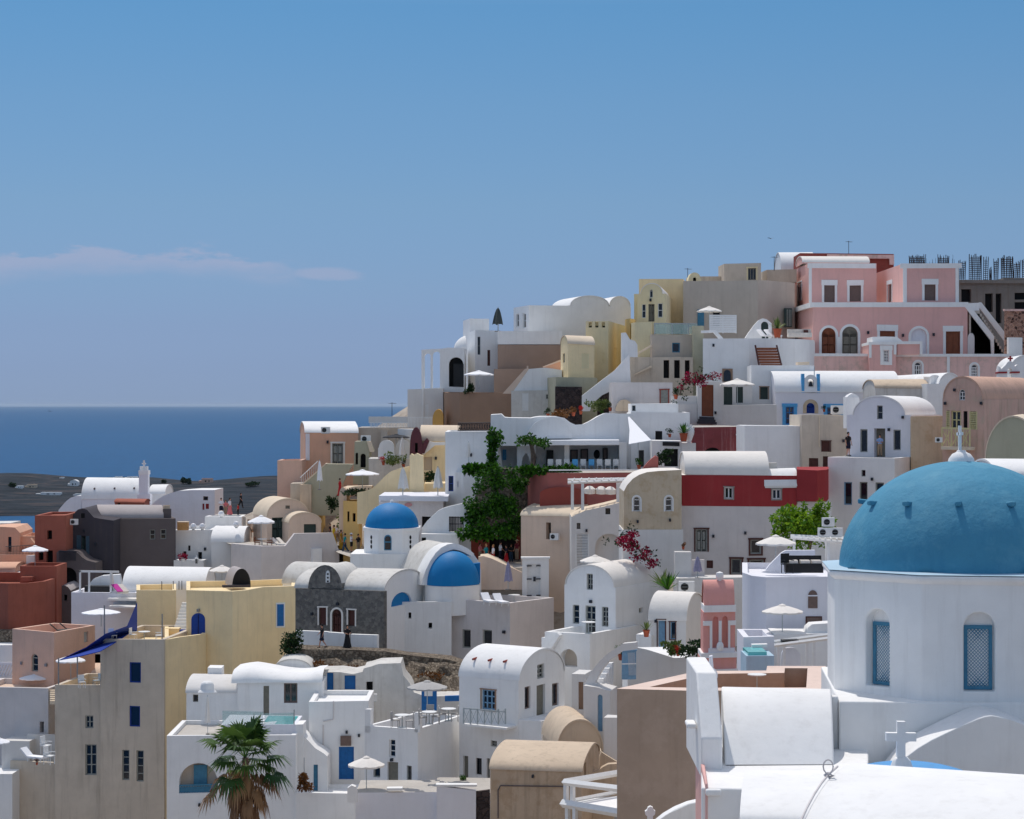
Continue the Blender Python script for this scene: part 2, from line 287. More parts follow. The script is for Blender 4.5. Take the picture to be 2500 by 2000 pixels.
class B:
    """a building: local x along its front, y into it; outlines are given where they stand at distance D, turned by a degrees"""
    def __init__(s, name, label, cat, D, u0, a=0, group=None, vb=None, m='white', ext=5):
        s.name, s.label, s.cat, s.group = name, label, cat, group
        s.D, s.a, s.m, s.ext, s.vb = D, R_(a), m, ext, vb
        s.O = Vector(((u0 - CX) / F * D, D)); s.Rv = Vector((math.cos(s.a), math.sin(s.a))); s.Nv = Vector((-math.sin(s.a), math.cos(s.a)))
        s.f0 = (s.O, s.Rv, s.Nv); s.near = u0; s.parts = {}; s.wins = []; s.zmin = None
    def frame(s, D, u0, a):
        s.D, s.a = D, R_(a); s.O = Vector(((u0 - CX) / F * D, D)); s.Rv = Vector((math.cos(s.a), math.sin(s.a))); s.Nv = Vector((-math.sin(s.a), math.cos(s.a)))
    def P(s, x, y, z): p = s.O + s.Rv * x + s.Nv * y; return Vector((p.x, p.y, z))
    def x(s, u, y=0):
        t = (u - CX) / F; o = s.O + s.Nv * y; return (t * o.y - o.x) / (s.Rv.x - t * s.Rv.y)
    def y(s, u, x=0):
        t = (u - CX) / F; o = s.O + s.Rv * x; return (t * o.y - o.x) / (s.Nv.x - t * s.Nv.y)
    def zz(s, v, x, y): return CZ + (HY - v) / F * (s.O + s.Rv * x + s.Nv * y).y
    def mb(s, part, m):
        k = (part, m)
        if k not in s.parts: s.parts[k] = MB()
        return s.parts[k]
    def uq(s, p):                                      # every call makes a part of its own, '=name' gathers pieces of one part
        if p[0] == '=': return p[1:]
        s.k = getattr(s, 'k', 0) + 1; return p + '#%d' % s.k
    def base(s, z): s.zmin = z if s.zmin is None else min(s.zmin, z)
    # a wall face with openings; pf(a,z,d) -> world, conv(u,v)->(a,z)
    def face(s, outline, holes, pf, m, part):
        polys = [[pf(a, z, 0) for a, z in outline]]; mb = s.mb(part, m)
        for h in holes:
            hp, rv = s.opening(h, pf, m, part); polys.append([pf(a, z, 0) for a, z in hp])
        tri = geometry.tessellate_polygon(polys); flat = [p for q in polys for p in q]
        mb.add(flat, [t for t in tri])
    def opening(s, h, pf, m, part):
        k, a0, z0, a1, z1, mat, nx, nz, trim = h
        arch = k[0] == 'a'; k = k[-1]; rv = s._dep if k == 't' else .7 if k == 'h' else getattr(s, 'rvo', None) or (.10 if k == 's' else .22)
        W_ = a1 - a0
        if arch:
            r = W_ / 2; zs = max(z1 - r, z0 + .1)
            hp = [(a0, z0), (a1, z0)] + [((a0 + a1) / 2 + r * math.cos(math.pi * i / 12), zs + (z1 - zs) * math.sin(math.pi * i / 12)) for i in range(13)]
        else: hp = [(a0, z0), (a1, z0), (a1, z1), (a0, z1)]
        n = len(hp); mb = s.mb(part, m)
        mb.add([pf(a, z, 0) for a, z in hp] + [pf(a, z, rv) for a, z in hp], [(i, (i + 1) % n, n + (i + 1) % n, n + i) for i in range(n)])
        if k == 't': return hp, rv
        s.wins.append((k, arch, hp, a0, z0, a1, z1, rv, mat, nx, nz, trim, pf, (s.O, s.Rv, s.Nv))); return hp, rv
    def win(s, w, root, off):
        k, arch, hp, a0, z0, a1, z1, rv, mat, nx, nz, trim, pf, (s.O, s.Rv, s.Nv) = w
        pf0 = pf; pf = lambda a, z, d: sag(pf0(a, z, d))
        W_, H_ = a1 - a0, z1 - z0
        def bx(mb, x0, y0, x1, y1, d0, d1):
            vs = [pf(a, z, d) for d in (d0, d1) for a, z in ((x0, y0), (x1, y0), (x1, y1), (x0, y1))]
            mb.add(vs, [(0, 1, 2, 3), (4, 7, 6, 5), (0, 4, 5, 1), (1, 5, 6, 2), (2, 6, 7, 3), (3, 7, 4, 0)])
        def slab(mb, d, sc=1.0):
            mb.add([pf(a, z, d) for a, z in hp], [tuple(range(len(hp)))])
        if k == 'h':
            mb = MB(); slab(mb, rv - .01); o = mb.build('opening', mat or 'dark', root, off); return  # back sheet, dark by default to stand in for the unlit inside
        nm = {'w': 'window', 'd': 'door', 's': 'shutter', 'g': 'window', 'p': 'panel'}[k]
        fr = MB(); e = min(.09, W_ * .14); d0, d1 = rv - .10, rv - .02
        if k in 'wg' or (k == 'd' and nx > 1):
            bx(fr, a0, z0, a0 + e, z1 - (W_ / 2 if arch else 0), d0, d1); bx(fr, a1 - e, z0, a1, z1 - (W_ / 2 if arch else 0), d0, d1)
            bx(fr, a0 + e, z0, a1 - e, z0 + e, d0, d1)
            if not arch: bx(fr, a0 + e, z1 - e, a1 - e, z1, d0, d1)
            else:
                r = W_ / 2; zs = max(z1 - r, z0 + .1); c = (a0 + a1) / 2; q = (z1 - zs) / r
                for i in range(8):
                    t0, t1 = math.pi * i / 8, math.pi * (i + 1) / 8
                    vs = [pf(c + rr * math.cos(t), zs + rr * q * math.sin(t), d) for d in (d0, d1) for rr, t in ((r, t0), (r, t1), (r - e, t1), (r - e, t0))]
                    fr.add(vs, [(0, 1, 2, 3), (4, 7, 6, 5), (2, 6, 7, 3)])
                bx(fr, a0 + e, zs - e * .4, a1 - e, zs + e * .4, d0 + .01, d1)
            zt = z1 - (W_ / 2 if arch else 0)
            if k == 'g':
                nn = max(4, int(W_ / .085)); st = W_ / nn; kk = int((zt - z0) / st)
                for i in range(-kk, nn):
                    for sg in (1, -1):
                        # diagonal lattice bars clipped to the frame
                        p = []
                        for j in range(kk + 1):
                            xx = a0 + (i + j) * st
                            if a0 - 1e-6 <= xx <= a1 + 1e-6: p.append((xx if sg > 0 else a0 + a1 - xx, z0 + j * st))
                        if len(p) > 1:
                            (xa, za), (xb, zb) = p[0], p[-1]; hw = .016
                            fr.add([pf(xa - hw, za, d1 - .02), pf(xa + hw, za, d1 - .02), pf(xb + hw, zb, d1 - .02), pf(xb - hw, zb, d1 - .02)], [(0, 1, 2, 3)])
            else:
                g = min(.045, W_ * .07)
                for i in range(1, nx): c = a0 + W_ * i / nx; bx(fr, c - g, z0 + e, c + g, zt - e * .3, d0 + .015, d1)
                for i in range(1, nz): c = z0 + (zt - z0) * i / nz; bx(fr, a0 + e, c - g * .8, a1 - e, c + g * .8, d0 + .02, d1)
            ob = fr.build(nm, mat or 'whitepaint', root, off)
            pm = MB(); slab(pm, rv - .03); pm.build('pane', 'darkblueglass' if mat in ('azure', 'blue', 'lightblue') else 'glass', ob)
            ob.children[0].data.transform(Matrix.Translation(-Vector(off)))
        else:
            n = len(hp); d = rv - .05
            fr.add([pf(a, z, d) for a, z in hp], [tuple(range(n))])
            if k == 's':
                q = max(4, int(H_ / .12))
                for i in range(q): bx(fr, a0 + e, z0 + H_ * (i + .15) / q, a1 - e, z0 + H_ * (i + .6) / q, d - .025, d)
                bx(fr, a0, z0, a0 + e, z1, d - .035, d); bx(fr, a1 - e, z0, a1, z1, d - .035, d)
            elif k == 'd':
                zt = z1 - (W_ / 2 if arch else 0)
                bx(fr, a0, z0, a0 + e, zt, d - .05, d); bx(fr, a1 - e, z0, a1, zt, d - .05, d)
                if not arch: bx(fr, a0 + e, z1 - e, a1 - e, z1, d - .05, d)
                bx(fr, (a0 + a1) / 2 - e * .4, z0, (a0 + a1) / 2 + e * .4, zt - e, d - .03, d)
                for q in (.1, .52): bx(fr, a0 + e * 1.6, z0 + (zt - z0) * q, (a0 + a1) / 2 - e, z0 + (zt - z0) * (q + .36), d - .02, d); bx(fr, (a0 + a1) / 2 + e, z0 + (zt - z0) * q, a1 - e * 1.6, z0 + (zt - z0) * (q + .36), d - .02, d)
            ob = fr.build(nm, mat or 'wood', root, off)
        if trim:
            tm = MB(); w = trim[1]; top = trim[2] if len(trim) > 2 else w
            if arch:
                r = W_ / 2; zs = max(z1 - r, z0 + .1); c = (a0 + a1) / 2; q = (z1 - zs) / r
                bx(tm, a0 - w, z0, a0 - .003, zs, -.06, .03); bx(tm, a1 + .003, z0, a1 + w, zs, -.06, .03)
                for i in range(12):
                    t0, t1 = math.pi * i / 12, math.pi * (i + 1) / 12
                    vs = [pf(c + rr * math.cos(t), zs + rr * q * math.sin(t), dd) for dd in (-.06, .03) for rr, t in ((r + .003, t0), (r + .003, t1), (r + w, t1), (r + w, t0))]
                    tm.add(vs, [(0, 1, 2, 3), (0, 4, 5, 1), (2, 6, 7, 3)])
            else:
                bx(tm, a0 - w, z0 - (w if k in 'ws' else 0), a0 - .003, z1 + .003, -.06, .03); bx(tm, a1 + .003, z0 - (w if k in 'ws' else 0), a1 + w, z1 + .003, -.06, .03)
                bx(tm, a0 - w - .04, z1 + .004, a1 + w + .04, z1 + top, -.08, .03)
                if k in 'ws': bx(tm, a0 - .003, z0 - w, a1 + .003, z0 - .003, -.06, .03)
            t = tm.build('surround', trim[0], ob); t.data.transform(Matrix.Translation(-Vector(off)))
    def holes(s, lst, face, x0, x1, y):
        out = []
        for h in lst:
            k, u0, v0, u1, v1 = h[:5]; mat = h[5] if len(h) > 5 else None; nx = h[6] if len(h) > 6 else (1 if k[-1] == 'd' else 2); nz = h[7] if len(h) > 7 else 2; trim = h[8] if len(h) > 8 else None
            if face == 'F': a0, a1 = s.x(u0, y), s.x(u1, y); c = ((a0 + a1) / 2, y)
            else:
                xx = x0 if face == 'L' else x1; a0, a1 = s.y(u0, xx), s.y(u1, xx); c = (xx, (a0 + a1) / 2)
            if a0 > a1: a0, a1 = a1, a0
            out.append((k, a0, s.zz(v1, *c), a1, s.zz(v0, *c), mat, nx, nz, trim))
        return out
    def blk(s, u0, u1, vt, vb=None, dep=8, ud=None, m=None, y=0, F=(), L=(), R=(), roof='flat', rm=None, par=.45, th=.3, part='wall', ins=0, ref=None, ext=None, batter=0):
        m = m or s.m; vb = vb or s.vb; ext = s.ext if ext is None else ext; part = s.uq(part); rpart = s.uq('roof')
        x0, x1 = s.x(u0, y), s.x(u1, y)
        xn = (x0 if s.a >= 0 else x1) if ref is None else s.x(ref, y)
        if ud is not None: dep = s.y(ud, x0 if s.a > 0 or (s.a == 0 and ud < u1) else x1) - y
        zt = s.zz(vt, xn, y); zb = s.zz(vb, xn, y) - ext; s.base(s.zz(vb, xn, y)); y1 = y + dep
        rf = roof[0] if isinstance(roof, tuple) else roof
        pF = lambda a, z, d: s.P(a, y + d, z); pL = lambda a, z, d: s.P(x0 + d, a, z); pR = lambda a, z, d: s.P(x1 - d, a, z); pB = lambda a, z, d: s.P(a, y1 - d, z)
        hF, hL, hR = s.holes(F, 'F', x0, x1, y), s.holes(L, 'L', x0, x1, y), s.holes(R, 'R', x0, x1, y)
        if rf == 'vault':
            rise = s.zz(roof[1], (x0 + x1) / 2, y) - zt; xa, xb = x0 + ins, x1 - ins; n = 18
            arc = [((xa + xb) / 2 + (xb - xa) / 2 * math.cos(math.pi * i / n), zt + rise * math.sin(math.pi * i / n)) for i in range(n + 1)]
            out = [(x0, zb), (x1, zb)] + ([(x1, zt)] if ins else []) + arc + ([(x0, zt)] if ins else [])
            s.face(out, hF, pF, m, part); s.face(out, [], pB, m, part)
            s.face([(y, zb), (y1, zb), (y1, zt), (y, zt)], hL, pL, m, part); s.face([(y, zb), (y1, zb), (y1, zt), (y, zt)], hR, pR, m, part)
            t = .10; rmb = s.mb(rpart, rm or m); cx = (xa + xb) / 2; k = (rise + t) / rise
            oa = [(cx + ((xb - xa) / 2 + t * .6) * math.cos(math.pi * i / n), zt + (rise + t) * math.sin(math.pi * i / n)) for i in range(n + 1)]
            f0, b0 = y - .05, y1 + .05; L_ = n + 1
            rmb.add([s.P(a, f0, z) for a, z in oa] + [s.P(a, b0, z) for a, z in oa], [(i, i + 1, L_ + i + 1, L_ + i) for i in range(n)], True)
            for yy in (f0, b0): rmb.add([s.P(a, yy, z) for a, z in oa] + [s.P(a, yy, z - .003) for a, z in arc], [(i, i + 1, L_ + i + 1, L_ + i) for i in range(n)])
            if ins:
                for xx, xe in ((x0, xa), (xb, x1)): rmb.add([s.P(xx, y, zt + .002), s.P(xe, y, zt + .002), s.P(xe, y1, zt + .002), s.P(xx, y1, zt + .002)], [(0, 1, 2, 3)])
            return zt
        s.face([(x0, zb), (x1, zb), (x1, zt), (x0, zt)], hF, pF, m, part); s.face([(x0, zb), (x1, zb), (x1, zt), (x0, zt)], [], pB, m, part)
        if rf == 'barrel':
            rise = s.zz(roof[1], (x0 + x1) / 2, y + dep / 2) - zt; n = 18; ya, yb = y + ins, y1 - ins
            arc = [((ya + yb) / 2 - (yb - ya) / 2 * math.cos(math.pi * i / n), zt + rise * math.sin(math.pi * i / n)) for i in range(n + 1)]
            out = [(y, zb)] + ([(y, zt)] if ins else []) + arc + ([(y1, zt)] if ins else []) + [(y1, zb)]
            s.face(out, hL, pL, m, part); s.face(out, hR, pR, m, part)
            t = .10; rmb = s.mb(rpart, rm or m); cy = (ya + yb) / 2; L_ = n + 1
            oa = [(cy - ((yb - ya) / 2 + t * .7) * math.cos(math.pi * i / n), zt + .004 + (rise + t) * math.sin(math.pi * i / n)) for i in range(n + 1)]
            e0, e1 = x0 - .06, x1 + .06
            rmb.add([s.P(e0, a, z) for a, z in oa] + [s.P(e1, a, z) for a, z in oa], [(i, i + 1, L_ + i + 1, L_ + i) for i in range(n)], True)
            for xx in (e0, e1): rmb.add([s.P(xx, a, z) for a, z in oa] + [s.P(xx, a, z - .003) for a, z in arc], [(i, i + 1, L_ + i + 1, L_ + i) for i in range(n)])
            for aa in (oa[0], oa[-1]): rmb.add([s.P(e0, aa[0], aa[1]), s.P(e1, aa[0], aa[1]), s.P(e1, cy + (aa[0] - cy) * .96, aa[1] - .002), s.P(e0, cy + (aa[0] - cy) * .96, aa[1] - .002)], [(0, 1, 2, 3)])
            if ins:
                for a_, b_ in ((y, ya), (yb, y1)): rmb.add([s.P(x0, a_, zt + .002), s.P(x1, a_, zt + .002), s.P(x1, b_, zt + .002), s.P(x0, b_, zt + .002)], [(0, 1, 2, 3)])
            return zt
        s.face([(y, zb), (y1, zb), (y1, zt), (y, zt)], hL, pL, m, part); s.face([(y, zb), (y1, zb), (y1, zt), (y, zt)], hR, pR, m, part)
        mb = s.mb(part, m)
        if rf == 'flat':
            o4 = [(x0, y), (x1, y), (x1, y1), (x0, y1)]; i4 = [(x0 + th, y + th), (x1 - th, y + th), (x1 - th, y1 - th), (x0 + th, y1 - th)]
            vs = [s.P(a, b, zt) for a, b in o4] + [s.P(a, b, zt) for a, b in i4] + [s.P(a, b, zt - par) for a, b in i4]
            mb.add(vs, [(i, (i + 1) % 4, 4 + (i + 1) % 4, 4 + i) for i in range(4)] + [(4 + i, 4 + (i + 1) % 4, 8 + (i + 1) % 4, 8 + i) for i in range(4)])
            s.mb(rpart, rm or m).add(vs[8:], [(0, 1, 2, 3)])
        elif rf == 'slab': (mb if not rm else s.mb(rpart, rm)).add([s.P(a, b, zt) for a, b in ((x0, y), (x1, y), (x1, y1), (x0, y1))], [(0, 1, 2, 3)])
        return zt
    def poly(s, out, dep=.4, m=None, y=0, F=(), part='wall', drop=None, smooth=False, rm=None):
        """elevation outline (u,v) on the front plane, extruded into the building by dep metres"""
        m = m or s.m; part = s.uq(part); rpart = s.uq('roof')
        pts = [(s.x(u, y), s.zz(v, s.x(u, y), y)) for u, v in out]
        if drop is not None:
            zlow = min(z for _, z in pts); pts = [(a, z - drop if z < zlow + .25 else z) for a, z in pts]; s.base(zlow)
        h = s.holes(F, 'F', 0, 0, y)
        pF = lambda a, z, d: s.P(a, y + d, z); pB = lambda a, z, d: s.P(a, y + dep - d, z)
        s._dep = dep; s.face(pts, h, pF, m, part)
        polys = [[pB(a, z, 0) for a, z in pts]] + [[pB(a, z, 0) for a, z in s.opening(q, pF, m, part)[0]] for q in h if q[0][-1] == 't']
        s.mb(part, m).add([p for q in polys for p in q], list(geometry.tessellate_polygon(polys))); n = len(pts)
        sg = sum(pts[i][0] * pts[(i + 1) % n][1] - pts[(i + 1) % n][0] * pts[i][1] for i in range(n)) > 0
        for i in range(n):
            (a0, q0), (a1, q1) = pts[i], pts[(i + 1) % n]; up = (a1 < a0) == sg and abs(a1 - a0) > .15 * abs(q1 - q0)
            (s.mb(rpart, rm) if rm and up else s.mb(part, m)).add([s.P(a0, y, q0), s.P(a1, y, q1), s.P(a1, y + dep, q1), s.P(a0, y + dep, q0)], [(0, 1, 2, 3)], True)
    def plan(s, pts, vt, vb, m=None, part='wall', par=0, th=.3, ext=None, rm=None, slab=True, cm=None):
        """vertical prism over a plan of (u, distance) corners; vt/vb read at the first corner"""
        m = m or s.m; ext = s.ext if ext is None else ext; part = s.uq(part); rpart = s.uq('roof')
        q = [Vector(((u - CX) / F * d, d)) for u, d in pts]; zt = CZ + (HY - vt) / F * pts[0][1]; zb = CZ + (HY - vb) / F * pts[0][1]; s.base(zb); zb -= ext
        n = len(q); mb = s.mb(part, m)
        mb.add([(p.x, p.y, zt) for p in q] + [(p.x, p.y, zb) for p in q], [(i, (i + 1) % n, n + (i + 1) % n, n + i) for i in range(n)], True)
        if not par:
            if slab:
                tri = geometry.tessellate_polygon([[Vector((p.x, p.y, zt)) for p in q]])
                (s.mb(rpart, rm) if rm else mb).add([(p.x, p.y, zt) for p in q], [t for t in tri])
        else:
            area = sum(q[i].x * q[(i + 1) % n].y - q[(i + 1) % n].x * q[i].y for i in range(n)); sg = 1 if area > 0 else -1; inn = []
            for i in range(n):
                a, b, c = q[i - 1], q[i], q[(i + 1) % n]
                n1 = Vector((-(b - a).y, (b - a).x)).normalized(); n2 = Vector((-(c - b).y, (c - b).x)).normalized(); nn = (n1 + n2)
                nn = nn / max(.3, nn.length_squared) * 2; inn.append(b + nn * th * sg)
            mb.add([(p.x, p.y, zt) for p in q] + [(p.x, p.y, zt) for p in inn] + [(p.x, p.y, zt - par) for p in inn], [(n + i, n + (i + 1) % n, 2 * n + (i + 1) % n, 2 * n + i) for i in range(n)])
            (s.mb(s.uq('coping'), cm) if cm else mb).add([(p.x, p.y, zt) for p in q] + [(p.x, p.y, zt) for p in inn], [(i, (i + 1) % n, n + (i + 1) % n, n + i) for i in range(n)])
            tri = geometry.tessellate_polygon([[Vector((p.x, p.y, 0)) for p in inn]])
            s.mb(rpart, rm or m).add([(p.x, p.y, zt - par) for p in inn], [t for t in tri])
        return zt
    def bar(s, u0, v0, u1, v1, y0, y1, m=None, part='trim'):
        """axis-aligned block between two picture corners, from local depth y0 to y1"""
        x0, x1 = s.x(u0, y0), s.x(u1, y0); z0, z1 = s.zz(v1, x0, y0), s.zz(v0, x0, y0)
        vs = [s.P(a, b, c) for a, b, c in ((x0, y0, z0), (x1, y0, z0), (x1, y1, z0), (x0, y1, z0), (x0, y0, z1), (x1, y0, z1), (x1, y1, z1), (x0, y1, z1))]
        s.mb(s.uq(part), m or s.m).add(vs, [(0, 3, 2, 1), (4, 5, 6, 7), (0, 1, 5, 4), (1, 2, 6, 5), (2, 3, 7, 6), (3, 0, 4, 7)])
    def beam(s, u0, v0, u1, v1, y0, y1, w=.12, m=None, part='trim', n=4):
        a, b = s.x(u0, y0), s.x(u1, y1)
        s.mb(s.uq(part), m or s.m).tube([s.P(a, y0, s.zz(v0, a, y0)), s.P(b, y1, s.zz(v1, b, y1))], w, n)
    def dome(s, u, ur, vt, vb, D, m, part='dome', n=40, squash=1.0, sq=None):
        """ur: half width in picture px"""
        c = PX(u, vb, D); r = ur / F * D; h = (vb - vt) / F * D
        s.mb(part, m).lathe([(r * math.cos(i / 16 * math.pi / 2), h * math.sin(i / 16 * math.pi / 2)) for i in range(16)] + [(.001, h)], c, n)
    def done(s):
        s.O, s.Rv, s.Nv = s.f0
        for k_, l_ in LAMPS_HOLES.items():
            if s.label.startswith(k_):
                for u_, v_ in l_: s.bar(u_ - 2.5, v_ - 3.5, u_ + 2.5, v_ + 3.5, -.2, -.003, 'iron', 'lamp_or_hole')
        for mb in s.parts.values(): mb.v = [sag(p) for p in mb.v]
        allv = [v for mb in s.parts.values() for v in mb.v]
        cx = sum(v[0] for v in allv) / len(allv); cy = sum(v[1] for v in allv) / len(allv)
        zb = s.zmin if s.zmin is not None else min(v[2] for v in allv)
        off = (cx, cy, zb); root = empty(s.name, off, s.label, s.cat, s.group); s.root = root
        for (p, m), mb in s.parts.items(): mb.build(p.split('#')[0], m, root, off)
        for w in s.wins: s.win(w, root, off)
        if s.zmin is not None: GROUND.append((cx, cy, zb - getattr(s, 'gd', 0)))
        return root
T = ('white', .14)      # plain white window surround
# ================================================== small repeated things: one of each kind is modelled, then copied with its parts
PROTO = {}
def copy_tree(o, parent=None):
    c = o.copy(); COL.objects.link(c)
    if parent: c.parent = parent
    for ch in list(o.children): copy_tree(ch, c)
    return c
def put(key, make, loc, label, cat, group=None, rz=0, sc=(1, 1, 1)):
    if key in PROTO: o = copy_tree(PROTO[key])
    else: o = make(); PROTO[key] = o
    o.location = loc; o.rotation_euler = (0, 0, rz); o.scale = sc
    if 'group' in o and not group: del o['group']
    return tag(o, label, cat, group)
def E(name): return empty(name, (0, 0, 0), None, None)
def mk_umbrella(cl):
    def f():
        r = E('parasol'); m = MB(); n = 8; prof = [(0, 2.62), (.5, 2.5), (1.0, 2.33), (1.5, 2.12)]
        vs = []; fs = []
        for rr, z in prof: vs += [(rr * math.cos(6.2832 * k / 32) * (1 - (.03 * rr if k % 4 == 2 else 0)), rr * math.sin(6.2832 * k / 32) * (1 - (.03 * rr if k % 4 == 2 else 0)), z - (.05 * rr / 1.5 * (abs(k % 4 - 2) < 1.5))) for k in range(32)]
        fs = [(i * 32 + k, i * 32 + (k + 1) % 32, (i + 1) * 32 + (k + 1) % 32, (i + 1) * 32 + k) for i in range(3) for k in range(32)]
        m.add(vs, fs); m.add(vs[-32:] + [(x, y, z - .13) for x, y, z in vs[-32:]], [(k, (k + 1) % 32, 32 + (k + 1) % 32, 32 + k) for k in range(32)])
        m.build('canopy', cl, r); m = MB(); m.lathe([(0, 2.72), (.22, 2.64), (.3, 2.57)], n=12); m.build('vent', cl, r)
        m = MB().tube([(0, 0, 0), (0, 0, 2.66)], .035, 8); m.build('pole', 'greymetal', r)
        m = MB()
        for k in range(8): a = 6.2832 * k / 8; m.tube([(0, 0, 2.0), (.75 * math.cos(a), .75 * math.sin(a), 2.38)], .012, 4)
        m.build('ribs', 'greymetal', r); return r
    return f
def mk_closed(cl):
    def f():
        r = E('closed_parasol'); m = MB(); n = 20
        prof = [(.02, 2.75), (.09, 2.6), (.16, 2.2), (.22, 1.7), (.27, 1.2), (.3, .9)]
        vs = [(rr * (1 + .22 * math.cos(5 * 6.2832 * k / n)) * math.cos(6.2832 * k / n), rr * (1 + .22 * math.cos(5 * 6.2832 * k / n)) * math.sin(6.2832 * k / n), z - (.12 * (k % 4 == 0) if i == 5 else 0)) for i, (rr, z) in enumerate(prof) for k in range(n)]
        m.add(vs, [(i * n + k, i * n + (k + 1) % n, (i + 1) * n + (k + 1) % n, (i + 1) * n + k) for i in range(5) for k in range(n)], True); m.build('canopy', cl, r)
        MB().tube([(0, 0, 0), (0, 0, 2.85)], .03, 8).build('pole', 'greymetal', r); MB().lathe([(0, .1), (.2, .09), (.24, 0)], n=12).build('base', 'concrete', r)
        return r
    return f
def umbrella(u0, u1, vt, vb, D, col, label, group='open parasols on the terraces'):
    g = PX((u0 + u1) / 2, vb, D); w = (u1 - u0) / F * D; h = (vb - vt) / F * D
    s = w / 3.0; return put('umb' + col, mk_umbrella(col), g, label, 'parasol', group, random.uniform(0, 1), (s, s, h / 2.72))
def closed(u0, u1, vt, vb, D, col, label, group='closed parasols'):
    g = PX((u0 + u1) / 2, vb, D); w = (u1 - u0) / F * D; h = (vb - vt) / F * D
    s = w / .66; return put('clo' + col, mk_closed(col), g, label, 'parasol', group, random.uniform(0, 1), (s, s, h / 2.85))
def mk_ac():
    r = E('air_conditioner'); m = MB().box((0, 0, .3), (.85, .32, .6)); m.build('casing', 'whitepaint', r)
    m = MB(); m.lathe([(.001, 0), (.21, 0), (.21, .02)], n=16); o = m.build('fan', 'dark', r); o.rotation_euler = (R_(90), 0, 0); o.location = (-.12, -.165, .3)
    m = MB()
    for i in range(3): m.box((-.12, -.19, .14 + .16 * i), (.4, .012, .012))
    m.build('grille', 'greymetal', r); MB().box((0, 0, -.02), (.7, .3, .04)).build('bracket', 'greymetal', r); return r
def ac(u, v, wpx, D, label, rz=0): s = wpx / F * D / .85; return put('ac', mk_ac, PX(u, v, D), label, 'air conditioner', 'air conditioners on walls and roofs', rz, (s, s, s))
def mk_table():
    r = E('table'); MB().lathe([(.001, .74), (.45, .74), (.45, .70), (.001, .70)], n=20, smooth=False).build('top', 'whitepaint', r)
    MB().tube([(0, 0, .03), (0, 0, .7)], .035, 8).build('leg', 'greymetal', r); MB().lathe([(0, .03), (.25, .02), (.25, 0)], n=12).build('foot', 'greymetal', r); return r
def table(u, v, D, label, s=1): return put('table', mk_table, PX(u, v, D), label, 'table', 'round terrace tables', 0, (s, s, s))
def mk_chair(mat):
    def f():
        r = E('chair'); MB().box((0, 0, .45), (.46, .46, .05)).build('seat', mat, r); m = MB().box((0, .22, .72), (.46, .04, .46)); m.build('backrest', mat, r)
        for a in (-1, 1):
            for b in (-1, 1): MB().tube([(a * .2, b * .2, 0), (a * .2, b * .2, .45)], .022, 5).build('leg', mat, r)
        for a in (-1, 1): MB().box((a * .23, -.02, .64), (.04, .42, .03)).build('armrest', mat, r)
        return r
    return f
def chair(u, v, D, mat, label, rz=0, s=1, group='terrace chairs'): return put('chair' + mat, mk_chair(mat), PX(u, v, D), label, 'chair', group, rz, (s, s, s))
def mk_lounger(mat):
    def f():
        r = E('sun_lounger'); m = MB().box((0, -.35, .3), (.62, 1.2, .09)); m.build('mattress', mat, r)
        m = MB(); c, s_ = math.cos(R_(42)), math.sin(R_(42)); m.add([(x, .25 + a * c - b * s_, .3 + a * s_ + b * c) for x in (-.31, .31) for a, b in ((0, -.045), (.75, -.045), (.75, .045), (0, .045))], [(0, 1, 2, 3), (4, 7, 6, 5), (0, 4, 5, 1), (1, 5, 6, 2), (2, 6, 7, 3), (3, 7, 4, 0)]); m.build('backrest', mat, r)
        MB().box((0, -.35, .23), (.6, 1.2, .05)).build('frame', 'whitepaint', r)
        for a in (-1, 1):
            for b in (-.85, .2): MB().box((a * .27, b, .11), (.05, .05, .22)).build('leg', 'whitepaint', r)
        return r
    return f
def lounger(u, v, D, mat, label, rz=0, s=1): return put('lounger' + mat, mk_lounger(mat), PX(u, v, D), label, 'lounger', 'sun loungers', rz, (s, s, s))
def mk_lantern():
    r = E('lantern'); m = MB()
    for a in (-1, 1):
        for b in (-1, 1): m.box((a * .11, b * .11, .25), (.03, .03, .4))
    m.box((0, 0, .03), (.26, .26, .06)); m.box((0, 0, .46), (.26, .26, .04)); m.build('frame', 'whitepaint', r); MB().lathe([(.18, .48), (.05, .62), (.05, .68), (.0, .7)], n=4, smooth=False).build('roof', 'whitepaint', r); MB().box((0, 0, .25), (.18, .18, .36)).build('glass', 'glass', r); return r
def leaves(mb, c, rad, n, size, seed=0, flat=1.0, droop=0.0, shell=.35):
    """n leaf blades scattered in an ellipsoid about c"""
    rnd = random.Random(seed)
    for _ in range(n):
        while True:
            p = Vector((rnd.uniform(-1, 1), rnd.uniform(-1, 1), rnd.uniform(-1, 1)))
            if shell < p.length < 1: break
        q = Vector((c[0] + p.x * rad[0], c[1] + p.y * rad[1], c[2] + p.z * rad[2]))
        d = (p + Vector((rnd.gauss(0, .6), rnd.gauss(0, .6), rnd.gauss(0, .6) - droop))).normalized()
        w = d.cross(Vector((rnd.gauss(0, 1), rnd.gauss(0, 1), rnd.gauss(0, 1)))).normalized(); s_ = size * rnd.uniform(.6, 1.4)
        mb.add([q, q + d * s_ * .5 + w * s_ * .26 * flat, q + d * s_, q + d * s_ * .5 - w * s_ * .26 * flat], [(0, 1, 2, 3)])
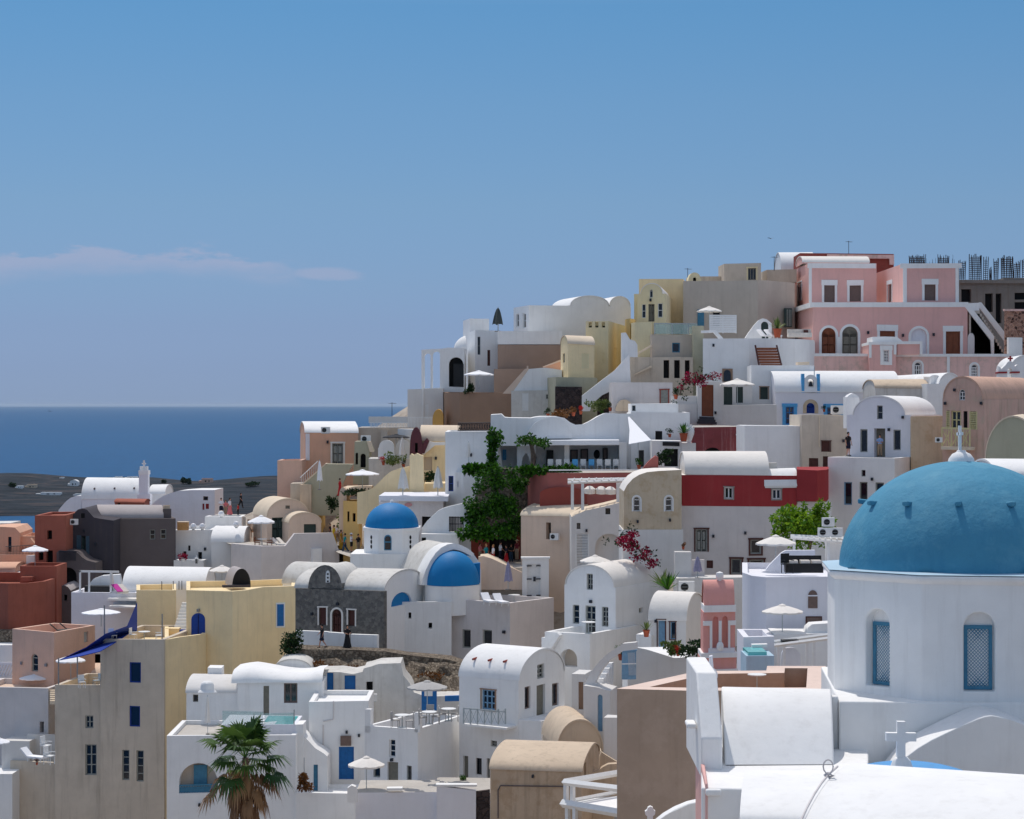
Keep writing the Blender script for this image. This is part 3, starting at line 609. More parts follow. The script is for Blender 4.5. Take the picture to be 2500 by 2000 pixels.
def pot_plant(u, v, D, h, label, kind='agave', pot=True, mat='leafpale', name='potted_plant', group=None, seed=1):
    """h: whole height in metres"""
    loc = PX(u, v, D); r = empty(name, loc, label, 'plant', group); rnd = random.Random(seed)
    z0 = 0
    if pot: z0 = h * .38; MB().lathe([(0, 0), (h * .13, 0), (h * .2, z0), (h * .23, z0), (h * .22, z0 * 1.06), (h * .16, z0)], n=16).build('pot', 'terracottapot', r)
    m = MB()
    if kind == 'agave':
        for k in range(26):
            a = k * 2.4; t = rnd.uniform(.15, 1); L = h * .6 * rnd.uniform(.8, 1.1); w = h * .035
            d = Vector((math.cos(a) * math.cos(t * 1.4), math.sin(a) * math.cos(t * 1.4), math.sin(t * 1.4))); s_ = Vector((-math.sin(a), math.cos(a), 0)) * w
            b0 = Vector((0, 0, z0)); b1 = b0 + d * L * .6; b2 = b0 + d * L - Vector((0, 0, L * .1 * (1 - t)))
            m.add([b0 - s_ * .6, b0 + s_ * .6, b1 + s_, b1 - s_, b2], [(0, 1, 2, 3), (3, 2, 4)])
    else:
        for k in range(7): leaves(m, (rnd.gauss(0, h * .12), rnd.gauss(0, h * .12), z0 + h * rnd.uniform(.1, .5)), (h * .16, h * .16, h * .16), 42, h * .12, seed * 9 + k)
        MB().tube([(0, 0, z0 * .9), (.02, 0, z0 + h * .3)], h * .02, 5).build('stem', 'bark', r)
    m.build('foliage', mat, r); return r
# ------------------------------------------------ people: one continuous skinned body per pose, clothes and hair as its children
POSE = {
    'stand': dict(hip=.9, l=((.09, .02, .47), (.1, .03, .08), (.11, -.08, .03)), r=((-.09, -.02, .47), (-.1, .02, .08), (-.12, -.1, .03)), al=((.24, .02, 1.15), (.26, -.06, .9)), ar=((-.24, .02, 1.15), (-.25, -.07, .9))),
    'walk': dict(hip=.9, l=((.09, -.14, .48), (.1, -.2, .08), (.1, -.32, .04)), r=((-.09, .1, .46), (-.1, .34, .13), (-.1, .26, .04)), al=((.24, .1, 1.16), (.25, .02, .92)), ar=((-.24, -.08, 1.16), (-.22, -.24, 1.0))),
    'arms': dict(hip=.9, l=((.1, .0, .47), (.12, .03, .08), (.13, -.08, .03)), r=((-.1, -.03, .47), (-.11, .0, .08), (-.13, -.12, .03)), al=((.25, -.03, 1.16), (.12, -.24, 1.14)), ar=((-.25, -.03, 1.16), (-.1, -.25, 1.12))),
}
def body_mesh(pose):
    P = POSE[pose]; me = bpy.data.meshes.new('body'); ob = bpy.data.objects.new('body', me); COL.objects.link(ob)
    v = []; e = []; r = []
    def A(p, rad, par=None):
        v.append(p); r.append(rad); i = len(v) - 1
        if par is not None: e.append((par, i))
        return i
    pel = A((0, 0, P['hip']), (.145, .11)); wa = A((0, .005, 1.08), (.125, .095), pel); ch = A((0, .01, 1.3), (.16, .11), wa); nb = A((0, .01, 1.44), (.07, .07), ch); nk = A((0, -.005, 1.51), (.05, .052), nb)
    h1 = A((0, -.015, 1.585), (.07, .082), nk); h2 = A((0, -.005, 1.66), (.078, .095), h1); h3 = A((0, .0, 1.72), (.055, .066), h2); A((0, -.112, 1.615), (.012, .012), h1)
    for sg, sd_, ar in ((1, 'l', 'al'), (-1, 'r', 'ar')):
        k, a, t = P[sd_]; hj = A((sg * .09, 0, P['hip'] - .06), (.095, .095), pel); kk = A(k, (.058, .06), hj); aa = A(a, (.036, .04), kk); A(t, (.03, .024), aa)
        s_ = A((sg * .185, .01, 1.4), (.055, .055), ch); el_, wr = P[ar]; ee = A(el_, (.04, .04), s_); ww = A(wr, (.026, .026), ee)
        d = (Vector(wr) - Vector(el_)).normalized(); pm = A(tuple(Vector(wr) + d * .07), (.034, .018), ww); sidev = d.cross(Vector((0, 1, .2))).normalized()
        for q, ln in ((-.024, .062), (-.008, .075), (.008, .07), (.024, .055)):
            f1 = A(tuple(Vector(wr) + d * .1 + sidev * q), (.009, .009), pm); A(tuple(Vector(wr) + d * (.1 + ln) + sidev * q + Vector((0, -.015, 0))), (.007, .007), f1)
        A(tuple(Vector(wr) + d * .075 + sidev * -.05 * sg), (.009, .009), ww)
    me.from_pydata(v, e, []); m = ob.modifiers.new('s', 'SKIN'); me.skin_vertices[0].data[0].use_root = True
    for i, rad in enumerate(r): me.skin_vertices[0].data[i].radius = rad
    m2 = ob.modifiers.new('u', 'SUBSURF'); m2.levels = 1; m2.render_levels = 1
    dg = bpy.context.evaluated_depsgraph_get(); out = bpy.data.meshes.new_from_object(ob.evaluated_get(dg)); bpy.data.objects.remove(ob)
    out.name = 'body'; out.materials.clear(); out.materials.append(M('skin'))
    for p in out.polygons: p.use_smooth = True
    return out
BODY = {}
def rings(mb, rows, n=14):
    """cloth loft: rows of (cx, cy, z, rx, ry)"""
    vs = [(cx + rx * math.cos(6.2832 * k / n), cy + ry * math.sin(6.2832 * k / n), z) for cx, cy, z, rx, ry in rows for k in range(n)]
    mb.add(vs, [(i * n + k, i * n + (k + 1) % n, (i + 1) * n + (k + 1) % n, (i + 1) * n + k) for i in range(len(rows) - 1) for k in range(n)], True)
def person(u, v, hpx, D, label, top='shirtwhite', bottom='jeans', pose='stand', rz=0, hair='hair', hat=None, dress=False, shorts=False, group=None):
    """v: feet; hpx: height in picture px; rz 0 faces the camera"""
    if pose not in BODY: BODY[pose] = body_mesh(pose)
    P = POSE[pose]; s = hpx / F * D / 1.76
    r = empty('person', PX(u, v, D), label, 'person', group, rz); r.scale = (s, s, s)
    o = bpy.data.objects.new('body', BODY[pose]); COL.objects.link(o); o.parent = r
    m = MB(); rings(m, [(0, .0, .94, .17, .13), (0, .005, 1.1, .15, .12), (0, .01, 1.3, .185, .135), (0, .01, 1.42, .15, .11), (0, .008, 1.48, .075, .07)])
    for sg, ar in ((1, 'al'), (-1, 'ar')):
        a = Vector((sg * .16, .01, 1.4)); b_ = Vector(P[ar][0]); m.tube([a, a.lerp(b_, .85)], [.07, .062], 8)
    m.build('shirt', top, r)
    m = MB()
    if dress: rings(m, [(0, 0, .08, .34, .3), (0, 0, .5, .24, .2), (0, .0, .9, .175, .135), (0, 0, 1.0, .165, .13)], 18); m.build('skirt', bottom, r)
    else:
        rings(m, [(0, 0, .8, .18, .14), (0, 0, .96, .172, .13), (0, 0, 1.0, .16, .125)])
        for sg, q in ((1, 'l'), (-1, 'r')):
            k, a, t = P[q]; h = (sg * .09, 0, .86); end = Vector(k).lerp(Vector(a), .0 if shorts else .93); m.tube([h, Vector(h).lerp(Vector(k), .9), end] if not shorts else [h, Vector(h).lerp(Vector(k), .85)], [.115, .085, .07] if not shorts else [.115, .1], 10)
        m.build('trousers', bottom, r)
    m = MB(); m.lathe([(.0, .125), (.06, .11), (.092, .05), (.095, 0), (.085, -.06)], (0, .018, 1.66), 14); m.build('hair', hair, r)
    if hat: m = MB(); m.lathe([(.0, .13), (.08, .11), (.105, .03), (.2, .015), (.2, .0), (.1, .0)], (0, .01, 1.68), 18); m.build('hat', hat, r)
    for sg in (1, -1):
        t = P['l' if sg > 0 else 'r']; MB().box((t[2][0], (t[1][1] + t[2][1]) / 2, t[2][2]), (.09, .24, .07)).build('shoe', 'dark', r)
    return r
# ================================================== top of the hill, right: pink mansion and neighbours
b = B('mansion', 'large pink mansion with white cornices and arched doors on the hilltop', 'house', 199, 1985, 0, m='pink', vb=868)
tw = lambda w=.24, t=.55: ('white', w, t)
b.blk(2205, 2341, 643, 745, dep=16, y=.6, roof='slab', rm='white', ext=0, F=[('p', 2257, 695, 2284, 734, 'brownpane', 1, 1, tw())], L=[('p', 2167, 693, 2178, 737, 'brownpane', 1, 1, ('white', .16, .4))])
b.blk(1975, 2140, 643, 745, dep=9, y=9, roof='slab', rm='white', ext=0, F=[('p', 2012, 697, 2038, 738, 'brownpane', 1, 1, tw()), ('p', 2074, 697, 2102, 736, 'brownpane', 1, 1, tw())], L=[('p', 1948, 690, 1958, 735, 'lilac', 1, 1, ('white', .12))])
b.blk(1985, 2362, 750, 868, dep=20, roof='slab', F=[('ad', 2006, 800, 2040, 866, 'wood', 1, 1, ('white', .25)), ('ad', 2056, 797, 2094, 866, 'olivedoor', 1, 1, ('white', .25)), ('d', 2148, 808, 2185, 866, 'wood', 1, 1, tw(.26, .6)),
    ('ad', 2224, 802, 2262, 866, 'lilac', 1, 1, ('white', .25)), ('d', 2309, 809, 2344, 866, 'wood', 1, 1, tw(.26, .55))])
b.bar(1978, 738, 2364, 750, -.12, 18, 'white', 'cornice')
b.bar(2198, 643, 2348, 655, .48, .596, 'white', 'cornice'); b.bar(2205, 655, 2214, 738, .5, .597, 'white', 'cornice'); b.bar(2333, 655, 2341, 738, .5, .597, 'white', 'cornice')
b.bar(1972, 643, 2138, 655, 8.85, 8.996, 'white', 'cornice'); b.bar(1975, 655, 1982, 738, 8.88, 8.997, 'white', 'cornice')
b.bar(2043, 822, 2053, 866, -.3, -.1, 'white', 'column')
# grey arched niche beside the stair
b.poly([(2363, 868), (2363, 826)] + arcpts(2363, 826, 2379, 826, 814, 8) + [(2379, 868)], .15, 'grey', -.16, part='niche')
# roof pavilion
b.blk(1953, 2182, 619, 700, dep=5, y=20, roof='flat', m='brick', ext=0)
b.blk(1960, 2122, 642, 645, dep=5, y=12, roof=('barrel', 629), m='pink', rm='warmwhite', ext=0)
b.bar(2172, 621, 2183, 645, 19.6, 19.9, 'pinkold', 'trim'); b.bar(2020, 621, 2172, 630, 19.6, 19.9, 'pinkold', 'trim')
# outside stair with two white parapets
for y0, uu in ((-.1, [(2355, 741), (2362, 738), (2427, 822), (2427, 868), (2421, 868), (2419, 832), (2355, 748)]), (1.5, [(2391, 740), (2396, 740), (2462, 822), (2462, 868), (2454, 868), (2452, 832), (2391, 752)])):
    b.poly(uu, .28, 'white', y0, part='stair_parapet')
b.poly([(2355, 741), (2391, 741), (2391, 760), (2370, 760)], 1.3, 'white', .3, part='landing')
for i in range(14):
    t = i / 13; b.bar(2366 + 56 * t, 760 + 100 * t, 2392 + 62 * t, 869, .25 + .0 * i, 1.45, 'beigegrey', '=steps')
b.done()
b = B('terrace_wall', 'faded pink retaining wall with white coping below the pink mansion', 'wall', 193, 1985, 0, m='pinkold', vb=938)
b.blk(1985, 2130, 870, 938, dep=5, roof='slab', rm='pavement')
b.blk(2130, 2475, 870, 940, dep=5, y=.004, roof='slab', rm='pavement', F=[('aw', 2232, 884, 2250, 925, 'whitepaint', 3, 3, ('white', .2)), ('aw', 2371, 888, 2387, 918, 'whitepaint', 3, 3, ('white', .2))])
b.bar(1983, 864, 2124, 871, -.1, .3, 'white', 'coping'); b.bar(2186, 864, 2478, 871, -.1, .3, 'white', 'coping'); b.bar(2312, 871, 2319, 935, -.08, -.005, 'white', 'coping')
b.done()
b = B('annex', 'small pink annex with white corner trim and barred window before the mansion', 'annex', 192, 2123, 0, m='pink', vb=892)
b.blk(2123, 2187, 838, 890, dep=4, y=-.1, roof='slab', ext=1, F=[('w', 2157, 856, 2170, 884, 'whitepaint', 3, 4, ('white', .3, .45))])
b.bar(2122, 836, 2190, 843, -.2, 4, 'white', 'trim'); b.bar(2122, 843, 2128, 875, -.18, -.103, 'white', 'trim'); b.bar(2182, 843, 2188, 866, -.18, -.103, 'white', 'trim')
b.blk(2191, 2248, 838, 866, dep=.4, y=.35, roof='slab', ext=0); b.bar(2190, 834, 2252, 841, .2, .9, 'white', 'trim'); b.bar(2246, 841, 2252, 866, .2, .9, 'white', 'trim')
b.poly([(2130, 836), (2130, 823), (2160, 822), (2190, 823), (2206, 836)], 3, 'white', .4, part='roof')
b.done()
b = B('unfinished_building', 'bare concrete shell of an unfinished building with rebar sprouting from its roof', 'building', 222, 2341, 0, m='concrete', vb=860)
b.blk(2300, 2560, 692, 860, dep=12, roof='slab', F=[('h', 2347, 706, 2371, 737), ('h', 2405, 716, 2424, 762), ('h', 2431, 716, 2445, 790), ('h', 2477, 714, 2530, 731), ('h', 2477, 737, 2530, 757)])
b.bar(2300, 684, 2560, 692, -.4, 1, None, 'slab_edge'); b.bar(2450, 678, 2560, 684, -.2, 6, None, 'slab_edge')
random.seed(3)
for i, (u0, u1, vt, vb) in enumerate([(2342, 2356, 640, 690), (2366, 2396, 627, 690), (2401, 2411, 634, 690), (2415, 2421, 658, 690), (2427, 2436, 637, 690), (2445, 2473, 629, 684), (2475, 2490, 642, 684), (2496, 2510, 636, 684), (2221, 2258, 628, 660), (2290, 2316, 628, 660)]):
    mb = b.mb('rebar_cage#%d' % i, 'rust'); nb = max(2, int((u1 - u0) / 4))
    for j in range(nb + 1):
        for yy in (3.0, 3.6):
            u = u0 + (u1 - u0) * j / nb; x = b.x(u, yy); lean = random.uniform(-.12, .12)
            mb.tube([b.P(x, yy, b.zz(vb, x, yy)), b.P(x + lean, yy, b.zz(vt - random.uniform(0, 8), x, yy))], .035, 4)
    for j in range(int((vb - vt) / 5)):
        v = vt + 3 + j * 5
        for yy in (3.0, 3.6):
            x0, x1 = b.x(u0, yy), b.x(u1, yy); z = b.zz(v, x0, yy); mb.tube([b.P(x0, yy, z), b.P(x1, yy, z)], .028, 4)
mb = b.mb('rebar_starters', 'rust')
for i in range(22):
    u = random.uniform(2222, 2350); x = b.x(u, 7); mb.tube([b.P(x, 7, b.zz(690, x, 7)), b.P(x + random.uniform(-.1, .1), 7, b.zz(random.uniform(622, 645), x, 7))], .016, 4)
b.done()
b = B('garden_wall', 'pink stone-speckled wall beside the mansion stair at the frame edge', 'wall', 196, 2455, 0, m='brickwork', vb=870)
b.blk(2455, 2560, 758, 870, dep=.5, roof='slab'); b.bar(2453, 755, 2560, 760, -.1, .6, 'pinkold', 'coping')
b.bar(2462, 823, 2496, 872, -2, -1.4, 'white', 'pier'); b.done()
b = B('house', 'white round-roofed house just left behind the pink mansion', 'house', 226, 1910, 0, m='white', vb=680)
b.blk(1908, 1990, 660, 700, dep=6, roof=('barrel', 618)); b.done()

# ------------------------------------------------ beige hotel left of the mansion
b = B('hotel', 'long beige hotel with a curved plain front and rooftop cubes', 'hotel', 206, 1667, 0, m='beigegrey', vb=832)
b.plan([(1668, 206), (1780, 206.0), (1850, 205.0), (1875, 205.8), (1884, 207), (1940, 209), (1960, 224), (1668, 224)], 686, 832, par=.3)
b.blk(1768, 1858, 643, 690, dep=6, y=6, m='beige', ext=0, F=[('d', 1826, 655, 1846, 684, 'olivedoor', 3, 1, ('paleyellow', .14))]); b.blk(1872, 1945, 658, 690, dep=6, y=8, m='beige', ext=0)
b.blk(1680, 1770, 676, 690, dep=3, y=9, m='beige', ext=0)
b.bar(1703, 755, 1719, 797, -.12, -.01, 'teal', 'door'); b.bar(1741, 757, 1757, 797, -.12, -.01, 'dark', 'door')
x = b.x(1917); b.bar(1915, 752, 1934, 797, 1.6, 2.2, 'darkgreen', 'window')
for u in (1921, 1926, 1930): b.bar(u, 755, u + 2, 795, 1.55, 1.59, 'greyframe', 'bar')
b.done()
b = B('house', 'pale yellow arched-gable house with grey door left of the beige hotel', 'house', 200, 1625, -8, m='paleyellow', vb=800)
b.blk(1556, 1626, 718, 800, dep=10, roof=('vault', 694), rm='warmwhite', ins=.35, F=[('w', 1567, 743, 1577, 777, 'whitepaint', 1, 2), ('d', 1583, 743, 1598, 786, 'olivedoor'), ('w', 1606, 741, 1618, 776, 'whitepaint', 1, 2), ('aw', 1586, 707, 1594, 727, 'whitepaint', 1, 1)])
b.blk(1560, 1668, 681, 720, dep=6, y=11, m='yellow', roof='flat')
b.blk(1548, 1560, 718, 810, dep=6, y=3, roof='slab'); b.done()
b = B('cupola', 'small yellow arched bell gable on the beige hotel roof', 'gable', 207, 1680, 0, m='paleyellow', vb=688)
b.poly([(1680, 688), (1682, 676)] + arcpts(1684, 674, 1710, 678, 665, 8) + [(1713, 688)], 2.2, None, 0, F=[('ah', 1692, 677, 1700, 686)]); b.done()
# ================================================== skyline left: white terraces, brown walls, yellow house
b = B('house', 'white hilltop house with two barrel humps on its roof and a long blank wall', 'house', 212, 1291, 15, vb=842)
b.blk(1291, 1540, 745, 842, ud=1254, roof='flat', par=.3, L=[('w', 1260, 768, 1267, 800, 'whitepaint', 1, 2), ('w', 1276, 766, 1284, 802, 'whitepaint', 1, 2)])
for u0, u1, pk in ((1393, 1486, 724), (1489, 1538, 726)):
    b.blk(u0, u1, 746, 760, dep=7, y=.004, roof=('vault', pk), ext=0)
b.done()
b = B('house', 'white terrace house holding a closed grey parasol, brown painted base', 'house', 203, 1215, 0, vb=905, m='white')
b.blk(1215, 1372, 808, 840, dep=9, y=.05, roof='flat', par=.8, ext=0)
b.blk(1215, 1372, 841, 905, dep=9.4, m='taupelight', roof='slab'); b.blk(1206, 1292, 900, 962, dep=4, y=-1.2, m='taupelight', roof='slab'); b.done()
b = B('house', 'narrow white tower house with a tall brown window and iron balcony', 'house', 207, 1160, 8, vb=905)
b.blk(1160, 1215, 806, 908, dep=7, roof='flat', par=.6, F=[('p', 1190, 854, 1197, 893, 'wooddark'), ('w', 1166, 822, 1173, 866, 'greyframe', 1, 2)])
b.blk(1147, 1194, 777, 908, dep=6, y=4.5, roof='flat'); b.done()
b = B('dome', 'small plain white dome on the skyline behind the colonnade', 'dome', 216, 1110, 0); b.dome(1150, 42, 817, 853, 216, 'white'); b.blk(1108, 1192, 853, 880, dep=4, y=-1, roof='slab', ext=0); b.done()
b = B('colonnade', 'white arcade with two tall open arches against the sky', 'arcade', 205, 1030, 0, vb=950)
b.poly([(1029, 950), (1029, 853), (1048, 852), (1080, 852), (1095, 850), (1134, 852), (1134, 950)], 1.1, None, 0, F=[('at', 1036, 862, 1051, 948), ('at', 1056, 858, 1074, 948), ('ah', 1096, 874, 1131, 946)], drop=1)
b.bar(1107, 890, 1132, 946, -.05, .6, 'black', 'door'); b.blk(1082, 1134, 853, 950, dep=7, y=1.15, roof='slab')
b.done()
b = B('house', 'plain off-white cubic house under the arcade, edge of the skyline over the sea', 'house', 203, 995, 0, vb=1046, m='offwhite')
b.blk(995, 1082, 950, 1046, dep=7, roof='flat', par=.2, F=[('s', 1038, 988, 1046, 1024, 'whitepaint')]); b.bar(1031, 948, 1034, 1046, -.1, -.01, 'white', 'pilaster'); b.done()
b = B('archway', 'small ochre arched doorway beside the brown curved wall', 'arch', 199, 1055, 0, m='ochre', vb=1045)
b.poly([(1056, 1045), (1056, 1024)] + arcpts(1056, 1024, 1082, 1018, 999, 8) + [(1082, 1045)], 1.5, None, 0, drop=1); b.done()
b = B('terrace_wall', 'long brown curved garden wall on the skyline slope', 'wall', 198, 1081, 0, m='brown', vb=1044)
b.plan([(1081, 204), (1092, 200), (1122, 198), (1250, 197), (1252, 205)], 959, 1044, par=.3, rm='pavement'); b.done()
b = B('house', 'low white house with slanted roof in shade below the brown walls', 'house', 194, 1250, 0, m='white', vb=1008)
b.poly([(1249, 956), (1291, 901), (1330, 899), (1372, 906), (1372, 956)], 5, 'white', .3); b.blk(1248, 1358, 954, 1008, dep=5, roof='slab', m='whiteold', F=[('s', 1275, 960, 1290, 1003, 'whitepaint'), ('w', 1333, 964, 1347, 975, 'greyframe')])
b.poly([(1227, 961), (1282, 900), (1292, 900), (1249, 961)], .5, 'creampink', .28, part='coping'); b.bar(1286, 893, 1290, 901, .3, .6, 'creampink', 'post'); b.done()
b = B('house', 'tiny peach lean-to with white sloping roof between brown wall and yellow house', 'house', 197, 1327, 0, m='peach', vb=910)
b.poly([(1327, 910), (1327, 895), (1371, 882), (1371, 910)], 3, None, 0, drop=1); b.poly([(1325, 895), (1371, 878), (1371, 883), (1330, 896)], 3.2, 'creampink', -.1, part='roof'); b.done()
b = B('house', 'small butter yellow house with a shuttered window and cream roof edge', 'house', 192, 1387, 10, m='yellow', vb=925)
b.blk(1387, 1451, 841, 925, ud=1369, roof=('barrel', 824), rm='cream', F=[('s', 1420, 863, 1438, 899, 'paleyellow')], L=[('w', 1374, 866, 1379, 888, 'greyframe', 1, 2)]); b.blk(1357, 1458, 921, 946, dep=6, y=-1.5, m='olive', roof='slab'); b.done()
b = B('house', 'tall pale yellow tower house with three square openings under its parapet', 'house', 196, 1485, -12, m='paleyellow', vb=930)
b.blk(1430, 1485, 785, 935, ud=1528, F=[('h', 1437, 788, 1445, 801), ('h', 1453, 788, 1461, 801), ('h', 1469, 788, 1477, 801), ('s', 1470, 865, 1477, 889, 'paleyellow')], R=[('s', 1500, 850, 1507, 875, 'paleyellow')]); b.done()
b = B('retaining_wall', 'dark lava stone wall under the yellow house', 'wall', 189, 1356, 0, m='stonedark', vb=1004)
b.blk(1356, 1421, 944, 1004, dep=3, roof='slab'); b.blk(1421, 1500, 952, 1004, dep=3, y=2.5, roof='slab'); b.done()
b = B('stair_ramp', 'white diagonal stair parapet climbing to the yellow tower house', 'stairs', 187, 1421, 0, vb=1000)
b.poly([(1421, 1003), (1421, 965), (1462, 934), (1501, 905), (1536, 866), (1540, 935), (1500, 951), (1470, 965), (1446, 985), (1440, 1003)], .5, None, 0)
b.poly([(1503, 935), (1517, 905), (1517, 813), (1528, 812), (1534, 822), (1538, 829), (1550, 832), (1556, 842), (1557, 872), (1538, 872), (1538, 935)], .6, None, 1); b.done()
b = B('house', 'beige terrace house with three dark doors and a slanting lit coping', 'house', 190, 1538, 0, m='beige', vb=935)
b.blk(1540, 1692, 872, 940, dep=5, roof='slab', m='beige', F=[('h', 1620, 880, 1634, 924), ('h', 1646, 880, 1660, 924), ('h', 1672, 880, 1684, 924)]); b.blk(1590, 1692, 817, 880, dep=6, y=2, roof='flat', m='beigegrey', F=[('w', 1641, 837, 1660, 861, 'teal', 1, 1)])
b.blk(1692, 1718, 796, 935, dep=6, y=.6, roof='slab', m='olive')
b.poly([(1537, 872), (1590, 842), (1592, 846), (1548, 872)], .4, 'cream', 1.5, part='coping'); b.poly([(1549, 914), (1590, 893), (1592, 897), (1552, 915)], .4, 'cream', -.5, part='coping')
b.plan([(1541, 196), (1552, 194.4), (1590, 193.8), (1592, 199), (1545, 199)], 790, 875, m='paleyellow', part='wall')
b.plan([(1526, 199), (1530, 197.6), (1538, 197), (1548, 197.6), (1552, 200)], 780, 830, m='gold', part='wall')
b.done()
b = B('glass_railing', 'frosted glass balustrade along the hotel terrace', 'railing', 190, 1597, 0, m='glassrail', vb=817)
b.bar(1597, 791, 1702, 816, 1.8, 1.84, 'glassrail', 'panel'); b.bar(1597, 789, 1702, 791, 1.78, 1.86, 'greymetal', 'rail')
for u in (1597, 1640, 1680, 1700): b.bar(u, 791, u + 2, 817, 1.78, 1.86, 'greymetal', 'post')
b.done()
b = B('house', 'broad white terrace building whose right half curves in warm grey', 'house', 186, 1716, 0, vb=965)
b.plan([(1716, 186), (1829, 185.5), (1832, 185.6), (1900, 186), (1950, 187), (1975, 189), (1988, 193), (1990, 200), (1716, 200)], 826, 965, par=.9, th=.35)
b.bar(1763, 899, 1788, 931, -.14, -.4, 'brown', 'frame'); b.poly([(1767, 930), (1767, 912)] + arcpts(1767, 912, 1784, 912, 902, 8) + [(1784, 930)], .1, 'glass', -.5, part='pane')
b.poly([(1712, 806), (1747, 804), (1768, 826), (1758, 828), (1742, 810), (1712, 812)], .4, None, 1, part='parapet')
b.done()
b = B('wooden_stair', 'steep brown timber stair against the curved warm grey wall', 'stairs', 184, 1843, 0, m='wood', vb=893)
for (u0, u1) in ((1842, 1856), (1894, 1911)): b.beam(u0 + 2, 843, u1 - 3, 892, .6, .1, .1, 'wooddark', 'stringer')
for i in range(7): v = 849 + i * 6.6; t = i / 6; b.bar(1845 + 12 * t, v, 1896 + 12 * t, v + 5.5, .5 - .4 * t, .75 - .4 * t, 'wood', '=treads')
b.done()
b = B('house', 'small white cubic house with dark window under the timber stair', 'house', 181, 1833, 0, vb=990)
b.blk(1834, 1988, 893, 990, dep=3.5, roof='flat', par=.2, F=[('p', 1856, 947, 1875, 977, 'darkgreen', 1, 1, ('brown', .08))]); b.bar(1948, 884, 1976, 891, 1, 2.4, 'cream', 'hatch'); b.done()
b = B('screen_panel', 'white slatted privacy screen on the hotel terrace', 'screen', 188, 1732, 0, m='whitepaint', vb=812)
for i in range(10): b.bar(1732, 768 + i * 4.3, 1798, 771.8 + i * 4.3, 0, .06, None, '=slats')
for u in (1732, 1764, 1796): b.bar(u, 768, u + 2.5, 812, .07, .15, None, 'post')
b.done()
b = B('archway', 'white curved fin wall with a dark arched door beside the beige hotel', 'arch', 190, 1819, 0, vb=824)
b.poly([(1819, 826), (1826, 815), (1840, 795), (1852, 781), (1862, 776), (1872, 778), (1884, 788), (1884, 826)], .5, None, 0, F=[('ad', 1858, 784, 1876, 825, 'darkgreen')]); b.done()
b = B('house', 'plain grey terrace wall house with a red-framed window and an ochre arch', 'house', 180, 1495, 0, m='grey', vb=1006)
b.blk(1495, 1642, 934, 1008, dep=6, roof='slab', F=[('s', 1613, 952, 1631, 985, 'greyframe', 1, 1, ('brick', .1))]); b.poly(arcpts(1503, 1004, 1546, 1004, 976, 10), .8, 'tan', -.9, part='arch'); b.done()
b = B('house', 'white entrance block with a tall brown plank door and stone steps', 'house', 177, 1703, 0, vb=1042, m='offwhite')
b.blk(1703, 1766, 931, 1040, dep=1.2, roof='slab', F=[('d', 1713, 939, 1742, 1017, 'wood', 1, 1)]); b.blk(1766, 1836, 936, 1040, dep=4, y=1.2, roof='slab', F=[('d', 1767, 943, 1788, 987, 'darkgreen'), ('d', 1797, 943, 1814, 982, 'darkgreen')])
b.blk(1655, 1702, 987, 1042, dep=2, y=.1, roof='slab'); b.blk(1766, 1896, 988, 1042, dep=.5, y=.1, roof='slab'); b.bar(1640, 968, 1702, 987, .4, 1, None, 'parapet')
for i in range(3): b.bar(1708 - 3 * i, 1018 + 6 * i, 1744 + 3 * i, 1036, -.35 - .35 * i, -.002 - .35 * i, 'charcoaldark', '=steps')
b.done()
# ================================================== right middle: blue church, gabled houses, red house
b = B('church', 'white church with blue trim, open belfry and long white barrel roof', 'church', 178, 1896, 0, vb=1042, m='lilac')
b.blk(1893, 2196, 959, 1042, dep=7.5, roof=('barrel', 909), rm='white', F=[('w', 1918, 994, 1938, 1036, 'azure', 2, 3, ('lightblue', .28)), ('ad', 1969, 984, 1989, 1009, 'blue', 1, 1, ('buff', .3)), ('w', 2019, 994, 2050, 1030, 'azure', 2, 3, ('lightblue', .28))])
b.bar(1957, 914, 1964, 960, -.05, .5, 'lightblue', 'pillar'); b.bar(1995, 914, 2002, 960, -.05, .5, 'lightblue', 'pillar')
b.poly([(1964, 960), (1964, 930)] + arcpts(1964, 930, 1995, 930, 916, 8) + [(1995, 960)], .45, 'white', 0, part='belfry', F=[('at', 1972, 926, 1987, 958)])
x = b.x(1980); b.mb('bell', 'iron').lathe([(.02, .42), (.1, .4), (.15, .2), (.24, 0), (.2, 0)], b.P(x, .2, b.zz(944, x, 0)), 14)
for i, u in enumerate((2052, 2098)):
    xx = b.x(u, 2.4); b.mb('spout#s%d' % i, 'brick').tube([b.P(xx, 1.6, b.zz(929, xx, 2)), b.P(xx, .9, b.zz(934, xx, 2))], .09, 6)
b.beam(1988, 928, 1988, 896, .2, .2, .04, 'greymetal', 'mast')
b.done()
b = B('house', 'blank white wall house just below the blue-trimmed church', 'house', 160, 1818, 0, vb=1150)
b.blk(1818, 1957, 1040, 1150, dep=6, roof='flat', par=.3); b.done()
b = B('house', 'sand beige house with small brown windows between white walls', 'house', 159, 1957, 0, m='beige', vb=1150)
b.blk(1957, 2072, 1013, 1152, dep=7, roof='flat', par=.25, rm='tan', F=[('p', 2007, 1076, 2027, 1102, 'wooddark', 1, 1, ('wooddark', .06)), ('d', 1975, 1118, 1998, 1150, 'wooddark'), ('d', 2009, 1113, 2022, 1150, 'wooddark')]); b.beam(2000, 1015, 2000, 1090, -.1, -.1, .04, 'cream', 'pipe'); b.done()
ac(2044, 1011, 30, 161, 'air conditioner standing on the sand beige house roof')
b = B('house', 'white gabled house with arched roofline and open door where a man stands', 'house', 150, 2225, -26, vb=1115, m='lilac')
